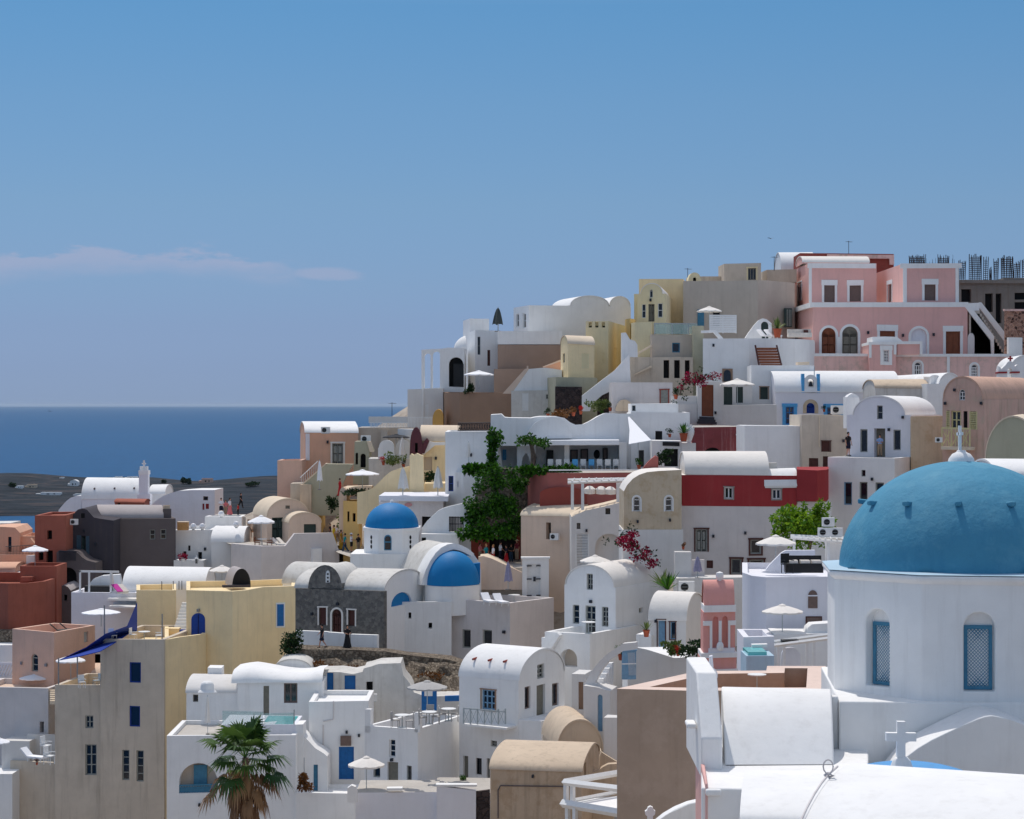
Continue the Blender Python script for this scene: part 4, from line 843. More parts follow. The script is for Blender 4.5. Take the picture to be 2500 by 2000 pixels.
b.blk(2068, 2225, 1013, 1118, ud=2299, roof=('vault', 969), rm='white', ins=.5, F=[('w', 2141, 990, 2155, 1023, 'greyframe', 1, 2), ('w', 2100, 1047, 2118, 1102, 'greyframe', 1, 1), ('h', 2134, 1045, 2161, 1114, 'olivedoor'), ('w', 2181, 1048, 2199, 1098, 'greyframe', 1, 1)])
b.done()
b = B('house', 'white lower house with terrace where two men stand, three tall windows', 'house', 146, 2184, -26, vb=1250, m='white')
b.blk(2021, 2184, 1118, 1260, ud=2300, roof='flat', par=.08, rm='pavement', F=[('w', 2060, 1177, 2080, 1232, 'greyblue', 1, 1), ('w', 2098, 1177, 2118, 1230, 'greyframe', 1, 1), ('w', 2137, 1178, 2158, 1228, 'greyframe', 1, 1), ('w', 2103, 1148, 2113, 1164, 'greyframe', 1, 1)])
b.done()
b = B('house', 'buff side house wall joining the white gabled house and pink balcony house', 'house', 147, 2228, -6, m='buff', vb=1200)
b.blk(2224, 2302, 1016, 1230, dep=4, roof='slab', y=2.6); b.done()
b = B('house', 'weathered pink house with arched gable, long tan vault, shutters and yellow balcony', 'house', 145, 2402, -30, m='rosestone', vb=1135)
b.blk(2301, 2402, 973, 1140, dep=14, roof=('vault', 921), rm='roofpink', ins=.1, F=[('aw', 2341, 949, 2356, 976, 'whitepaint', 2, 2), ('d', 2322, 1002, 2346, 1046, 'yellowpaint', 2, 2), ('s', 2310, 1002, 2319, 1046, 'yellowpaint'), ('d', 2352, 1002, 2362, 1046, 'dark'), ('s', 2366, 1002, 2386, 1046, 'yellowpaint')])
b.bar(2297, 1088, 2370, 1096, -1.0, -.003, 'cream', 'balcony_slab'); b.bar(2298, 1042, 2370, 1046, -1.0, -.93, 'yellowpaint', 'balcony_rail')
for u in (2298, 2321, 2344, 2366): b.bar(u, 1046, u + 3, 1088, -1.0, -.93, 'yellowpaint', 'post')
for u in (2301, 2324, 2347): b.beam(u, 1048, u + 20, 1087, -.96, -.96, .03, 'yellowpaint', 'brace'); b.beam(u + 20, 1048, u, 1087, -.96, -.96, .03, 'yellowpaint', 'brace')
for u in (2309, 2315, 2332, 2338, 2352, 2358): b.bar(u, 1046, u + 1.5, 1088, -.98, -.95, 'yellowpaint', 'baluster')
b.done()
ac(2292, 1080, 17, 144, 'air conditioner on the wall beside the yellow balcony')
b = B('house', 'grey-green arched gable wall with a tan rim behind the big blue dome', 'house', 128, 2407, -18, m='olive', vb=1160)
b.blk(2407, 2540, 1120, 1170, dep=8, roof=('vault', 1018), rm='cream'); b.done()
b = B('house', 'bright white barrel roof directly behind the big blue dome', 'house', 108, 2428, 0, vb=1180)
b.blk(2432, 2600, 1166, 1200, dep=6, roof=('barrel', 1126)); b.done()
b = B('chapel', 'small white chapel with stepped side and barrel roof above the gabled house', 'chapel', 170, 2292, 5, vb=960)
b.blk(2292, 2345, 945, 980, dep=16, roof=('vault', 913)); b.blk(2264, 2301, 937, 980, dep=3, roof='slab', y=-.5); b.blk(2272, 2292, 921, 950, dep=2, y=1, roof=('vault', 918))
b.done()
b = B('belfry', 'white scalloped bell gable with dark red band and red cross', 'belfry', 166, 2437, 0, vb=930)
b.poly([(2437, 926), (2438, 895), (2445, 902), (2455, 893), (2460, 886), (2466, 883), (2472, 886), (2478, 897), (2484, 892), (2489, 900), (2489, 926)], .7, None, 0, F=[('at', 2459, 901, 2471, 924)], drop=1)
b.bar(2436, 909, 2459, 913, -.1, .75, 'crimson', 'band'); b.bar(2471, 909, 2490, 913, -.1, .75, 'crimson', 'band')
b.bar(2465, 871, 2469, 884, .3, .42, 'crimson', 'cross'); b.bar(2461, 875, 2465, 879, .3, .42, 'crimson', 'cross_arm'); b.bar(2469, 875, 2473, 879, .3, .42, 'crimson', 'cross_arm'); b.done()
b = B('house', 'white arch-roofed house cut by the right frame edge below the mansion stair', 'house', 172, 2470, 0, vb=930)
b.blk(2468, 2540, 905, 935, dep=5, roof=('vault', 871)); b.done()
b = B('house', 'rough white cave house with a lumpy tan roof below the pink wall', 'house', 171, 2139, 0, m='whiteold', vb=975)
b.blk(2137, 2266, 948, 980, dep=6, roof=('barrel', 929), rm='tan'); b.done()
b = B('chimney', 'stubby white chimney block beside the white gabled house', 'chimney', 156, 2068, 0, vb=1014)
b.blk(2066, 2098, 970, 1014, dep=1.4, roof='slab', ext=1); b.poly([(2068, 970), (2073, 965), (2082, 960), (2091, 964), (2097, 970)], 1.2, None, .1, part='cap'); b.done()
# ------------------------------------------------ red house row
b = B('house', 'deep red house with white barrel roofs above a pale grey lower storey', 'house', 142, 1665, 0, m='crimson', vb=1425)
b.blk(1665, 1945, 1161, 1236, dep=5.6, roof='slab', ext=0, y=0, rm='white', F=[('w', 1769, 1190, 1790, 1218, 'whitepaint', 2, 1, ('greyframe', .06)), ('w', 1885, 1193, 1907, 1218, 'whitepaint', 2, 1, ('greyframe', .06))])
b.blk(1674, 1876, 1160, 1164, dep=5.2, y=.1, roof=('barrel', 1104), rm='warmwhite', m='warmwhite', ext=0)
b.blk(1868, 1946, 1186, 1190, dep=3.2, y=-.06, roof=('barrel', 1147), rm='white', m='white', ext=0)
b.blk(1660, 1946, 1233, 1425, dep=6, y=.02, roof='slab', m='grey', F=[('d', 1698, 1293, 1727, 1347, 'greyframe', 1, 1, ('wooddark', .1)), ('w', 1832, 1316, 1858, 1351, 'greyframe', 1, 1, ('wooddark', .12)), ('w', 1785, 1363, 1810, 1400, 'greyframe', 1, 1, ('wooddark', .12)), ('w', 1829, 1365, 1864, 1398, 'greyframe', 1, 1, ('wooddark', .12)), ('p', 1725, 1368, 1741, 1387, 'wooddark', 1, 1)])
b.plan([(1945, 141.9), (1995, 141), (2018, 142), (2023, 144), (2023, 148), (1945, 148)], 1146, 1222, ext=0)
b.blk(1946, 2030, 1224, 1430, dep=5, y=.2, roof='slab', m='white')
b.blk(1878, 1897, 1130, 1160, dep=.7, y=1.6, roof='slab', m='whiteold', part='chimney', ext=0)
b.done()
b = B('house', 'buff stone house with a curved gable and two white arched windows', 'house', 140, 1523, 0, m='buff', vb=1295)
b.poly([(1523, 1400), (1523, 1200), (1531, 1184), (1545, 1168), (1560, 1158), (1580, 1151), (1610, 1148), (1664, 1147), (1664, 1400)], 6, None, 0, F=[('aw', 1546, 1211, 1563, 1248, 'whitepaint', 1, 2, ('whitepaint', .1)), ('aw', 1624, 1211, 1641, 1248, 'whitepaint', 1, 2, ('whitepaint', .1))], rm='warmwhite')
b.bar(1520, 1294, 1668, 1420, -.06, 5, 'offwhite', 'lower_wall'); b.poly([(1567, 1152), (1568, 1146), (1580, 1130), (1590, 1120), (1600, 1113), (1607, 1115), (1607, 1150)], .5, 'redwall', 6.2, part='fin'); b.done()
# ================================================== centre: restaurant terrace, peach house, yellow swoop, white towers
b = B('restaurant', 'white cave restaurant with a wavy roof edge and long shaded terrace', 'restaurant', 172, 1198, 0, vb=1150)
b.poly([(1198, 1090), (1198, 1014), (1224, 1012), (1232, 1020), (1245, 1021), (1297, 1022), (1305, 1020), (1320, 1018), (1345, 1018), (1360, 1018), (1378, 1022), (1392, 1033), (1405, 1039), (1425, 1038), (1445, 1028), (1465, 1016), (1480, 1010), (1512, 1012), (1520, 1020), (1520, 1090)], 7, None, .4, rm='white')
b.poly([(1284, 1068), (1292, 1050), (1305, 1034), (1322, 1024), (1345, 1019), (1368, 1024), (1386, 1040), (1396, 1062), (1396, 1072), (1284, 1072)], .5, None, -.1, part='vault')
b.blk(1198, 1216, 1090, 1150, dep=3, y=.4, roof='slab'); b.blk(1512, 1545, 1012, 1150, dep=6, y=.2, roof='slab')
b.bar(1198, 1086, 1545, 1150, 3.6, 4.2, 'white', 'rear_wall'); b.bar(1198, 1146, 1545, 1152, .2, 3.6, 'pavement', 'floor')
b.bar(1308, 1075, 1512, 1086, -1.6, .38, 'canvaswhite', 'canopy'); b.bar(1378, 1086, 1390, 1148, -.6, -.2, 'warmwhite', 'column'); b.bar(1512, 1082, 1530, 1148, -.6, -.1, 'white', 'pier')
b.bar(1334, 1098, 1351, 1146, 3.3, 3.59, 'black', 'door'); b.bar(1262, 1102, 1268, 1140, 3.3, 3.59, 'brownpane', 'door'); b.bar(1227, 1098, 1236, 1124, 3.4, 3.59, 'lightblue', 'plaque')
for q in ((1392, 1097, 1411, 1126), (1417, 1096, 1436, 1126), (1471, 1095, 1484, 1124)):
    b.bar(*q, 3.4, 3.55, 'black', 'picture_frame'); b.bar(q[0] + 3, q[1] + 3, q[2] - 3, q[3] - 3, 3.36, 3.4, 'brownpane', 'picture')
xx = b.x(1457, 3.4); mb = b.mb('mirror', 'dark'); c = b.P(xx, 3.5, b.zz(1110, xx, 3.4)); mb.add([c] + [c + Vector((.27 * math.cos(k * .5236), -.03, .4 * math.sin(k * .5236))) for k in range(12)], [(0, 1 + k, 1 + (k + 1) % 12) for k in range(12)])
b.poly([(1198, 1086), (1216, 1086), (1222, 1098), (1224, 1120), (1228, 1148), (1198, 1148)], .4, 'warmwhite', 1.2, part='arch_pier')
b.poly([(1262, 1086), (1308, 1086), (1308, 1148), (1298, 1148), (1292, 1118), (1284, 1106), (1276, 1118), (1272, 1148), (1262, 1148)], .4, 'white', 1.4, part='arch_pier')
b.done()
b = B('shade_sail', 'white triangular shade sail stretched beside the restaurant', 'shade sail', 168, 1533, 0, m='canvaswhite'); q_ = [PX(1532, 1014, 172.6), PX(1562, 1046, 169), PX(1590, 1075, 165.6), PX(1562, 1079, 165.8), PX(1535, 1083, 166), PX(1537, 1050, 169.6)]; b.mb('cloth', 'canvaswhite').add(q_ + [p - Vector((0, 0, .04)) for p in q_], [tuple(range(6)), tuple(range(11, 5, -1))] + [(i, (i + 1) % 6, 6 + (i + 1) % 6, 6 + i) for i in range(6)]); b.beam(1558, 1078, 1558, 1140, .1, .1, .04, 'greymetal', 'pole'); b.done()
b = B('retaining_wall', 'dusty red curved retaining wall below the restaurant terrace', 'wall', 166, 1285, 0, m='redwall', vb=1250)
b.plan([(1283, 172), (1290, 168), (1310, 166), (1340, 165.2), (1400, 165), (1575, 165), (1578, 172)], 1147, 1255, par=0, rm='pavement')
b.poly([(1318, 1250), (1318, 1205)] + arcpts(1318, 1205, 1432, 1205, 1188, 10) + [(1432, 1250)], .25, 'brick', -1.15, part='niche')
b.bar(1340, 1146, 1578, 1149, -1.1, -.9, 'white', 'coping'); b.poly([(1567, 1150), (1570, 1142), (1580, 1130), (1592, 1120), (1600, 1112), (1605, 1115), (1605, 1150)], .5, None, 1, part='fin'); b.done()
b = B('pergola', 'white wooden pergola hung with round wicker shapes below the red wall', 'pergola', 158, 1388, 0, m='whitepaint', vb=1240)
for u, y in ((1394, 0), (1419, -1.0), (1505, 0), (1512, 2.2)): b.bar(u, 1178, u + 7, 1245, y, y + .22, None, 'post')
b.beam(1386, 1178, 1550, 1172, -1, -1, .12, None, 'beam'); b.beam(1386, 1174, 1550, 1168, 2.2, 2.2, .12, None, 'beam')
for i in range(9): b.beam(1396 + 18 * i, 1174 - .6 * i, 1402 + 18 * i, 1170 - .6 * i, -1.3, 2.5, .06, None, 'slat')
for i, u in enumerate((1440, 1468, 1490)):
    xx = b.x(u, 1); b.mb('wicker_disc#w%d' % i, 'canvas').lathe([(.001, 0), (.42, .05), (.45, .42), (.2, .62), (.03, .66)], b.P(xx, 1, b.zz(1208, xx, 1)), 14)
b.done()
b = B('house', 'white cubic house with small dark window right of the shade sail', 'house', 172, 1540, 0, vb=1085)
b.blk(1540, 1684, 1008, 1140, dep=6, roof='flat', par=.2, F=[('p', 1600, 1052, 1617, 1074, 'dark', 1, 1)]); b.blk(1540, 1656, 986, 1010, dep=4, y=1.6, roof='slab', F=[('w', 1520 + 23, 990, 1552, 1004, 'greyframe', 1, 1)]); b.done()
b = B('house', 'white doorway with a black sign board and potted greenery beside the restaurant', 'shop', 168, 1592, 0, vb=1140)
b.blk(1592, 1665, 1076, 1145, dep=3, roof='slab', F=[('h', 1622, 1096, 1656, 1140)]); b.bar(1618, 1079, 1659, 1089, -.12, -.01, 'black', 'sign_board'); b.bar(1560, 1100, 1572, 1140, 1.9, 2.2, 'black', 'doorway'); b.blk(1664, 1699, 1080, 1140, dep=2, y=-.3, roof='slab', m='offwhite'); b.done()
r = empty('urn', PX(1682, 1081, 168), 'tall white amphora standing on the wall beside the maroon house', 'urn'); MB().lathe([(.0, 0), (.16, 0), (.2, .1), (.42, .7), (.46, .95), (.36, 1.2), (.2, 1.36), (.24, 1.5), (.2, 1.5), (.16, 1.36)], n=20).build('vase', 'white', r)
for sg in (-1, 1): MB().tube([(sg * .2, 0, 1.42), (sg * .4, 0, 1.36), (sg * .42, 0, 1.1)], .035, 6).build('handle', 'white', r)
b = B('house', 'maroon weathered wall house with a low dark arch below the brown door', 'house', 168, 1690, 0, m='maroon', vb=1115)
b.blk(1690, 1818, 1041, 1140, dep=6, roof='slab', rm='pavement', F=[('ah', 1715, 1091, 1764, 1150)]); b.poly([(1797, 1058), (1818, 1066), (1818, 1070), (1797, 1062)], .4, 'white', -.2, part='coping'); b.done()
# ------------------------------------------------ peach house and its terraces
b = B('house', 'peach house with a long white barrel roof over the sea horizon', 'house', 198, 745, 8, m='peach', vb=1135)
b.blk(745, 874, 1058, 1138, ud=733, roof=('barrel', 1031), rm='white', F=[('d', 811, 1083, 838, 1132, 'greyframe', 1, 1, ('warmwhite', .16))]); b.bar(746, 1060, 756, 1125, -.06, -.003, 'lilac', 'pilaster'); b.done()
ac(795, 1058, 22, 197, 'air conditioner on the white barrel roof of the peach house'); ac(893, 1080, 24, 194, 'air conditioner on the grey beige wall right of the peach house')
b = B('house', 'plain grey beige house behind the peach house, white rail on its roof', 'house', 200, 872, 0, m='beigegrey', vb=1090)
b.blk(873, 1010, 1043, 1100, dep=6, roof='slab', rm='pavement'); b.blk(930, 946, 1052, 1100, dep=2, y=-1, roof='slab'); b.done()
b = B('railing', 'white baluster railing and grey panel along the roof above the peach house', 'railing', 199, 900, 0, m='whitepaint', vb=1045)
b.bar(900, 1017, 996, 1032, .1, .16, 'offwhite', 'panel'); b.bar(902, 1031, 996, 1033, -.05, .05, None, 'rail')
for i in range(26): b.bar(903 + i * 3.6, 1033, 904.6 + i * 3.6, 1045, -.02, .03, None, '=balusters')
b.bar(996, 1018, 1056, 1020, -.05, .05, None, 'rail')
for i in range(17): b.bar(997 + i * 3.5, 1020, 998.6 + i * 3.5, 1045, -.02, .03, None, '=balusters')
b.done()
b = B('house', 'olive grey stair house with a pointed arch beside the peach house', 'house', 193, 862, 0, m='olive', vb=1145)
b.poly([(862, 1145), (866, 1080), (900, 1079), (910, 1105), (902, 1106), (901, 1145)], 3, None, 0, F=[('h', 868, 1108, 874, 1136), ('ah', 880, 1110, 893, 1144)], drop=1.5); b.poly([(895, 1080), (905, 1080), (911, 1106), (903, 1106)], .6, 'cream', -.2, part='coping'); b.done()
b = B('archway', 'pair of white blind arches on a roof terrace behind a dark parasol', 'arch', 190, 923, 0, vb=1120)
b.poly([(923, 1118), (923, 1095)] + arcpts(925, 1092, 962, 1092, 1074, 10) + [(964, 1118)], .8, None, 0, drop=1); b.poly([(964, 1124), (964, 1100)] + arcpts(964, 1100, 1000, 1090, 1072, 10) + [(1000, 1124)], .8, 'offwhite', .9, drop=1); b.blk(971, 1008, 1047, 1075, dep=3, y=3, roof='slab'); b.blk(900, 1000, 1120, 1150, dep=3, y=-.5, roof='slab', m='whiteold'); b.done()
b = B('house', 'yellow barrel-roofed house with a dark plum pointed gable', 'house', 186, 1030, 0, m='paleyellow', vb=1190)
b.blk(1027, 1120, 1078, 1190, dep=5, roof=('barrel', 1042), rm='cream', m='yellow', F=[('p', 1034, 1117, 1055, 1150, 'tan', 1, 1)])
b.poly([(1000, 1112), (1001, 1090)] + arcpts(1001, 1088, 1030, 1088, 1043, 12) + [(1030, 1112)], .9, 'purple', -1, part='gable', F=[('h', 1013, 1082, 1020, 1106)]); b.poly([(1030, 1108), (1030, 1085), (1042, 1070), (1048, 1078), (1036, 1108)], .8, 'purple', -.9, part='gable')
b.poly([(1030, 1108), (1048, 1078), (1060, 1081), (1086, 1080), (1086, 1087), (1062, 1088), (1034, 1112)], .3, 'white', -.6, part='coping'); b.done()
b = B('terrace_wall', 'yellow terrace wall sweeping down in an S curve with a tall pier', 'wall', 180, 872, 0, m='yellow', vb=1268)
b.poly([(872, 1280), (872, 1203), (890, 1199), (909, 1192), (920, 1182), (932, 1170), (944, 1158), (955, 1150), (976, 1143), (999, 1138), (1002, 1220), (1002, 1280)], .8, None, 0)
b.poly([(1000, 1230), (1000, 1112), (1004, 1107), (1010, 1110), (1018, 1106), (1026, 1110), (1033, 1112), (1036, 1230)], 1, None, -.6); b.blk(1036, 1090, 1180, 1230, dep=4, y=.5, roof='slab')
b.done()
b = B('shop', 'gold yellow shop front with a planted terrace on top above the crowd', 'shop', 183, 838, 0, m='gold', vb=1290)
b.blk(838, 876, 1224, 1300, dep=4, roof='flat', par=.3, F=[('h', 848, 1250, 853, 1275), ('h', 861, 1254, 868, 1275)]); b.poly([(828, 1300), (828, 1215)] + arcpts(828, 1210, 846, 1210, 1190, 8) + [(848, 1300)], 4, 'creampink', .5); b.blk(846, 905, 1197, 1210, dep=3, y=1, roof=('barrel', 1188), m='cream', ext=0); b.done()
b = B('stair_wall', 'olive grey diagonal stair wall below the peach house', 'stairs', 190, 738, 0, m='olive', vb=1202)
b.poly([(738, 1205), (740, 1178), (795, 1133), (862, 1133), (846, 1160), (836, 1182), (834, 1205)], 1, None, 0, drop=2); b.poly([(738, 1180), (794, 1132), (798, 1132), (742, 1182)], 1.1, 'cream', -.05, part='coping'); b.beam(733, 1166, 776, 1126, -.4, -.4, .04, 'whitepaint', 'handrail')
for i in range(9): b.beam(737 + i * 4.6, 1163 - i * 4.2, 737 + i * 4.6, 1181 - i * 4.2, -.4, -.4, .02, 'whitepaint', '=balusters')
b.done()
b = B('house', 'small salmon cube with red flowers along its roof left of the peach house', 'house', 194, 677, 0, m='salmon', vb=1180)
b.blk(677, 737, 1124, 1190, dep=4, roof='flat', par=.2); b.blk(709, 760, 1180, 1215, dep=3, y=-3, roof='slab', m='beige'); b.blk(732, 760, 1183, 1212, dep=1.2, y=-4.4, roof='slab', m='tan'); b.blk(759, 787, 1201, 1235, dep=3, y=-3.5, roof='slab', m='gold'); b.done()
b = B('shop', 'grey shop with white flat roof and a pink oval sign behind the blue dome', 'shop', 172, 925, 0, m='grey', vb=1300)
b.blk(974, 1082, 1222, 1300, dep=7, roof='slab', F=[('h', 1030, 1262, 1054, 1292)]); b.bar(925, 1211, 1094, 1223, -.5, 7, 'lilac', 'roof_slab'); b.blk(925, 975, 1224, 1300, dep=6, y=.3, roof='slab', m='lilac')
xx = b.x(997); c = b.P(xx, -.08, b.zz(1234, xx, 0)); b.mb('sign', 'sign').add([c] + [c + Vector((.33 * math.cos(k * .349), 0, .17 * math.sin(k * .349))) for k in range(18)], [(0, 1 + k, 1 + (k + 1) % 18) for k in range(18)])
b.done()
b = B('house', 'tall pale blue-white tower house with a narrow blue window left of the ivy', 'house', 176, 1087, 0, vb=1240, m='white')
b.blk(1087, 1200, 1053, 1260, dep=7, roof='flat', par=.25, F=[('w', 1095, 1162, 1107, 1200, 'blue', 1, 2)]); b.blk(1111, 1131, 1154, 1245, dep=1.6, y=-1.4, roof='slab', F=[('p', 1116, 1176, 1120, 1190, 'lilac')]); b.blk(1131, 1190, 1132, 1260, dep=2, y=-1.8, roof='flat', par=.7); b.done()
b = B('railing', 'black wrought iron railing on the white tower house roof', 'railing', 175.6, 1118, 0, m='iron', vb=1053)
b.beam(1118, 1031, 1200, 1031, .2, .2, .03, None, 'rail'); b.beam(1118, 1050, 1200, 1050, .2, .2, .03, None, 'rail')
for i in range(28): b.beam(1118 + i * 3.05, 1031, 1118 + i * 3.05, 1052, .2, .2, .016, None, '=bars')
for i in range(13): b.beam(1119 + i * 6.2, 1032, 1123 + i * 6.2, 1049, .2, .2, .02, None, '=scrolls'); b.beam(1123 + i * 6.2, 1032, 1119 + i * 6.2, 1049, .2, .2, .02, None, '=scrolls')
b.done()
b = B('terrace_wall', 'white swooping parapet wall with a black iron gate right of the blue dome', 'wall', 166, 1031, 0, vb=1310)
b.poly([(1028, 1320), (1030, 1290), (1036, 1282), (1042, 1274), (1055, 1262), (1070, 1248), (1085, 1241), (1100, 1237), (1127, 1231), (1147, 1230), (1150, 1320)], .5, 'white', 0, drop=1, F=[('t', 1096, 1262, 1132, 1299)])
b.blk(1028, 1120, 1304, 1340, dep=3, y=-1.2, roof='slab', F=[('h', 1029, 1313, 1040, 1338)])
for i in range(10): b.beam(1097 + i * 3.8, 1261, 1097 + i * 3.8, 1299, .2, .2, .025, 'iron', '=gate')
for v in (1264, 1280, 1297): b.beam(1096, v, 1133, v, .2, .2, .03, 'iron', '=gate')
b.done()
# ------------------------------------------------ ochre/pink house left of the buff gable
b = B('house', 'pinkish house with rounded vault roof and an arched porch right of the ivy', 'house', 162, 1395, -24, m='creampink', vb=1445, ext=3)
b.blk(1272, 1396, 1262, 1445, dep=9, roof=('barrel', 1229), rm='cream', F=[('h', 1333, 1276, 1345, 1317)]); b.done()
ac(1354, 1318, 22, 162.1, 'air conditioner on the pinkish vaulted house wall', R_(-24))
b = B('house', 'off-white cave house front with a deep round arch and louvred shutter', 'house', 157, 1395, 0, m='offwhite', vb=1405)
b.poly([(1395, 1420), (1395, 1262), (1430, 1246), (1475, 1236), (1522, 1224), (1522, 1420)], 5, None, 0, rm='cream', F=[('w', 1408, 1277, 1417, 1292, 'dark', 1, 1), ('w', 1478, 1240, 1490, 1255, 'dark', 1, 1), ('s', 1405, 1304, 1438, 1382, 'whitepaint'), ('ah', 1453, 1303, 1520, 1400, 'offwhite')])
b.done()
b = B('gatehouse', 'freestanding white door wall with black strap hinges', 'gate', 159, 1275, 0, vb=1445)
b.blk(1275, 1340, 1364, 1470, dep=.7, roof='slab', F=[('p', 1287, 1378, 1319, 1462, 'whitepaint')])
for v in (1382, 1414, 1454):
    b.bar(1286, v - 1, 1298, v + 1.5, -.02, .06, 'iron', 'hinge'); b.bar(1309, v - 1, 1320, v + 1.5, -.02, .06, 'iron', 'hinge')
b.bar(1302, 1409, 1308, 1420, -.02, .06, 'iron', 'latch'); b.bar(1272, 1361, 1343, 1365, -.1, .8, 'white', 'coping'); b.done()
# ================================================== dome church, cream house, left shoreline row
b = B('church', 'white church with a small bright blue dome on an octagonal drum', 'church', 160, 1000, 0, vb=1470)
c = PX(957, 1350, 165)
ang = [R_(22.5 + 45 * i) for i in range(8)]; R0 = 72 / 5000 * 165
zt, zb = CZ + (HY - 1286) / F * 165, CZ + (HY - 1356) / F * 165 - 1
ring = lambda rr, z: [(c.x + rr * math.cos(a), c.y + rr * math.sin(a), z) for a in ang]
def oct_(mb, r0, z0, r1, z1): mb.add(ring(r0, z0) + ring(r1, z1), [(i, (i + 1) % 8, 8 + (i + 1) % 8, 8 + i) for i in range(8)])
mb = b.mb('drum', 'white'); oct_(mb, R0, zb, R0, zt); oct_(mb, R0 * 1.04, zt - .25, R0 * 1.04, zt); oct_(mb, R0 * 1.04, zt, R0 * .8, zt + .01); oct_(mb, R0 * 1.04, zt - .25, R0, zt - .26)
b.mb('dome', 'domeblue').lathe([(R0 * .905 * math.cos(i / 20 * math.pi / 2), zt + 1.95 * math.sin(i / 20 * math.pi / 2) - c.z) for i in range(20)] + [(.001, zt + 1.95 - c.z)], c, 48)
b.mb('finial', 'white').lathe([(.16, 0), (.12, .2), (.001, .3)], (c.x, c.y, zt + 1.93), 10)
fy = c.y - R0 * math.cos(R_(22.5)); 
def onface(u0, v0, u1, v1, m, part, d=.02, arch=False):
    k = fy / F; x0, x1 = (u0 - CX) * k, (u1 - CX) * k; z0, z1 = CZ + (HY - v1) * k, CZ + (HY - v0) * k
    pts = [(x0, z0), (x1, z0)] + ([((x0 + x1) / 2 + (x1 - x0) / 2 * math.cos(math.pi * i / 10), z1 - (x1 - x0) / 2 + (x1 - x0) / 2 * math.sin(math.pi * i / 10)) for i in range(11)] if arch else [(x1, z1), (x0, z1)])
    n = len(pts); b.mb(b.uq(part), m).add([(a, fy - d, z) for a, z in pts] + [(a, fy + .02, z) for a, z in pts], [tuple(range(n))] + [(i, (i + 1) % n, n + (i + 1) % n, n + i) for i in range(n)])
onface(938, 1304, 956, 1342, 'teal', 'window', .03, True); onface(940, 1307, 954, 1320, 'glass', 'pane', .04, True); onface(940, 1323, 954, 1340, 'glass', 'pane', .04)
for side, uu in ((-1, 903), (1, 996)):
    a = R_(-90 + 45 * side); nx, ny = math.cos(a), math.sin(a); ap = R0 * math.cos(R_(22.5)) + .02
    for v in (1311, 1322, 1334):
        p = Vector((c.x + nx * ap, c.y + ny * ap, CZ + (HY - v) / F * 163.5)); t_ = Vector((-ny, nx, 0))
        b.mb(b.uq('slit'), 'dark').add([p + t_ * (.11 * math.cos(k * .7854)) + Vector((0, 0, .17 * math.sin(k * .7854))) for k in range(8)], [tuple(range(8))])
b.blk(855, 1030, 1353, 1420, dep=6, y=2.5, roof='slab')
# apse arch and blue half dome: the vault runs back to the left
b.frame(157.5, 1104, 24)
b.poly([(1036, 1475), (1034, 1420), (1040, 1398), (1050, 1376), (1062, 1356), (1076, 1341), (1092, 1332), (1108, 1329), (1125, 1332), (1142, 1340), (1156, 1351), (1168, 1368), (1175, 1390), (1175, 1475)], 5.5, 'white', .3, rm='whiteold', part='vault')
ca = PX(1104, 1427, 156.2); ra = 67 / 5000 * 156
b.mb('apse_dome', 'domeblue').lathe([(ra * math.cos(i / 14 * math.pi / 2), 2.55 * math.sin(i / 14 * math.pi / 2)) for i in range(15)], ca, 40)
b.poly([(1030, 1430), (1032, 1414), (1040, 1392), (1051, 1370), (1064, 1351), (1078, 1338), (1093, 1330), (1108, 1327), (1126, 1331), (1144, 1340), (1158, 1352), (1152, 1358), (1136, 1350), (1122, 1345), (1107, 1342), (1095, 1346), (1083, 1354), (1070, 1368), (1058, 1386), (1050, 1404), (1045, 1430)], 1.6, 'white', -1.25, part='arch_hood')
b.mb('apse_wall', 'white').lathe([(ra * 1.0, -2.2), (ra * 1.0, -.02), (ra * .9, 0)], ca, 40)
b.frame(160, 1000, 0); b.poly([(1140, 1427), (1140, 1378), (1172, 1374), (1172, 1424)], 1.0, 'domeblue', -2.9, part='parapet')
b.blk(939, 1102, 1470, 1625, dep=5, y=-6.2, roof='flat', par=.3, F=[('h', 997, 1495, 1004, 1510), ('h', 1046, 1520, 1055, 1534)])
b.done()
b = B('house', 'lilac grey terrace house with two sunk windows right of the dome church', 'house', 152, 1245, -36, m='grey', vb=1610)
b.blk(1101, 1245, 1474, 1620, ud=1352, roof='flat', par=.7, rm='pavement', F=[('w', 1128, 1538, 1149, 1583, 'greyframe', 1, 1), ('w', 1178, 1540, 1201, 1580, 'greyframe', 1, 1)]); b.done()
b = B('house', 'blank beige wall house with a sloping coping behind the lilac terrace', 'house', 160, 1172, 0, m='beigegrey', vb=1440)
b.poly([(1172, 1470), (1172, 1360), (1190, 1358), (1215, 1368), (1245, 1385), (1276, 1402), (1276, 1470)], 3, None, 0, rm='cream'); b.done()
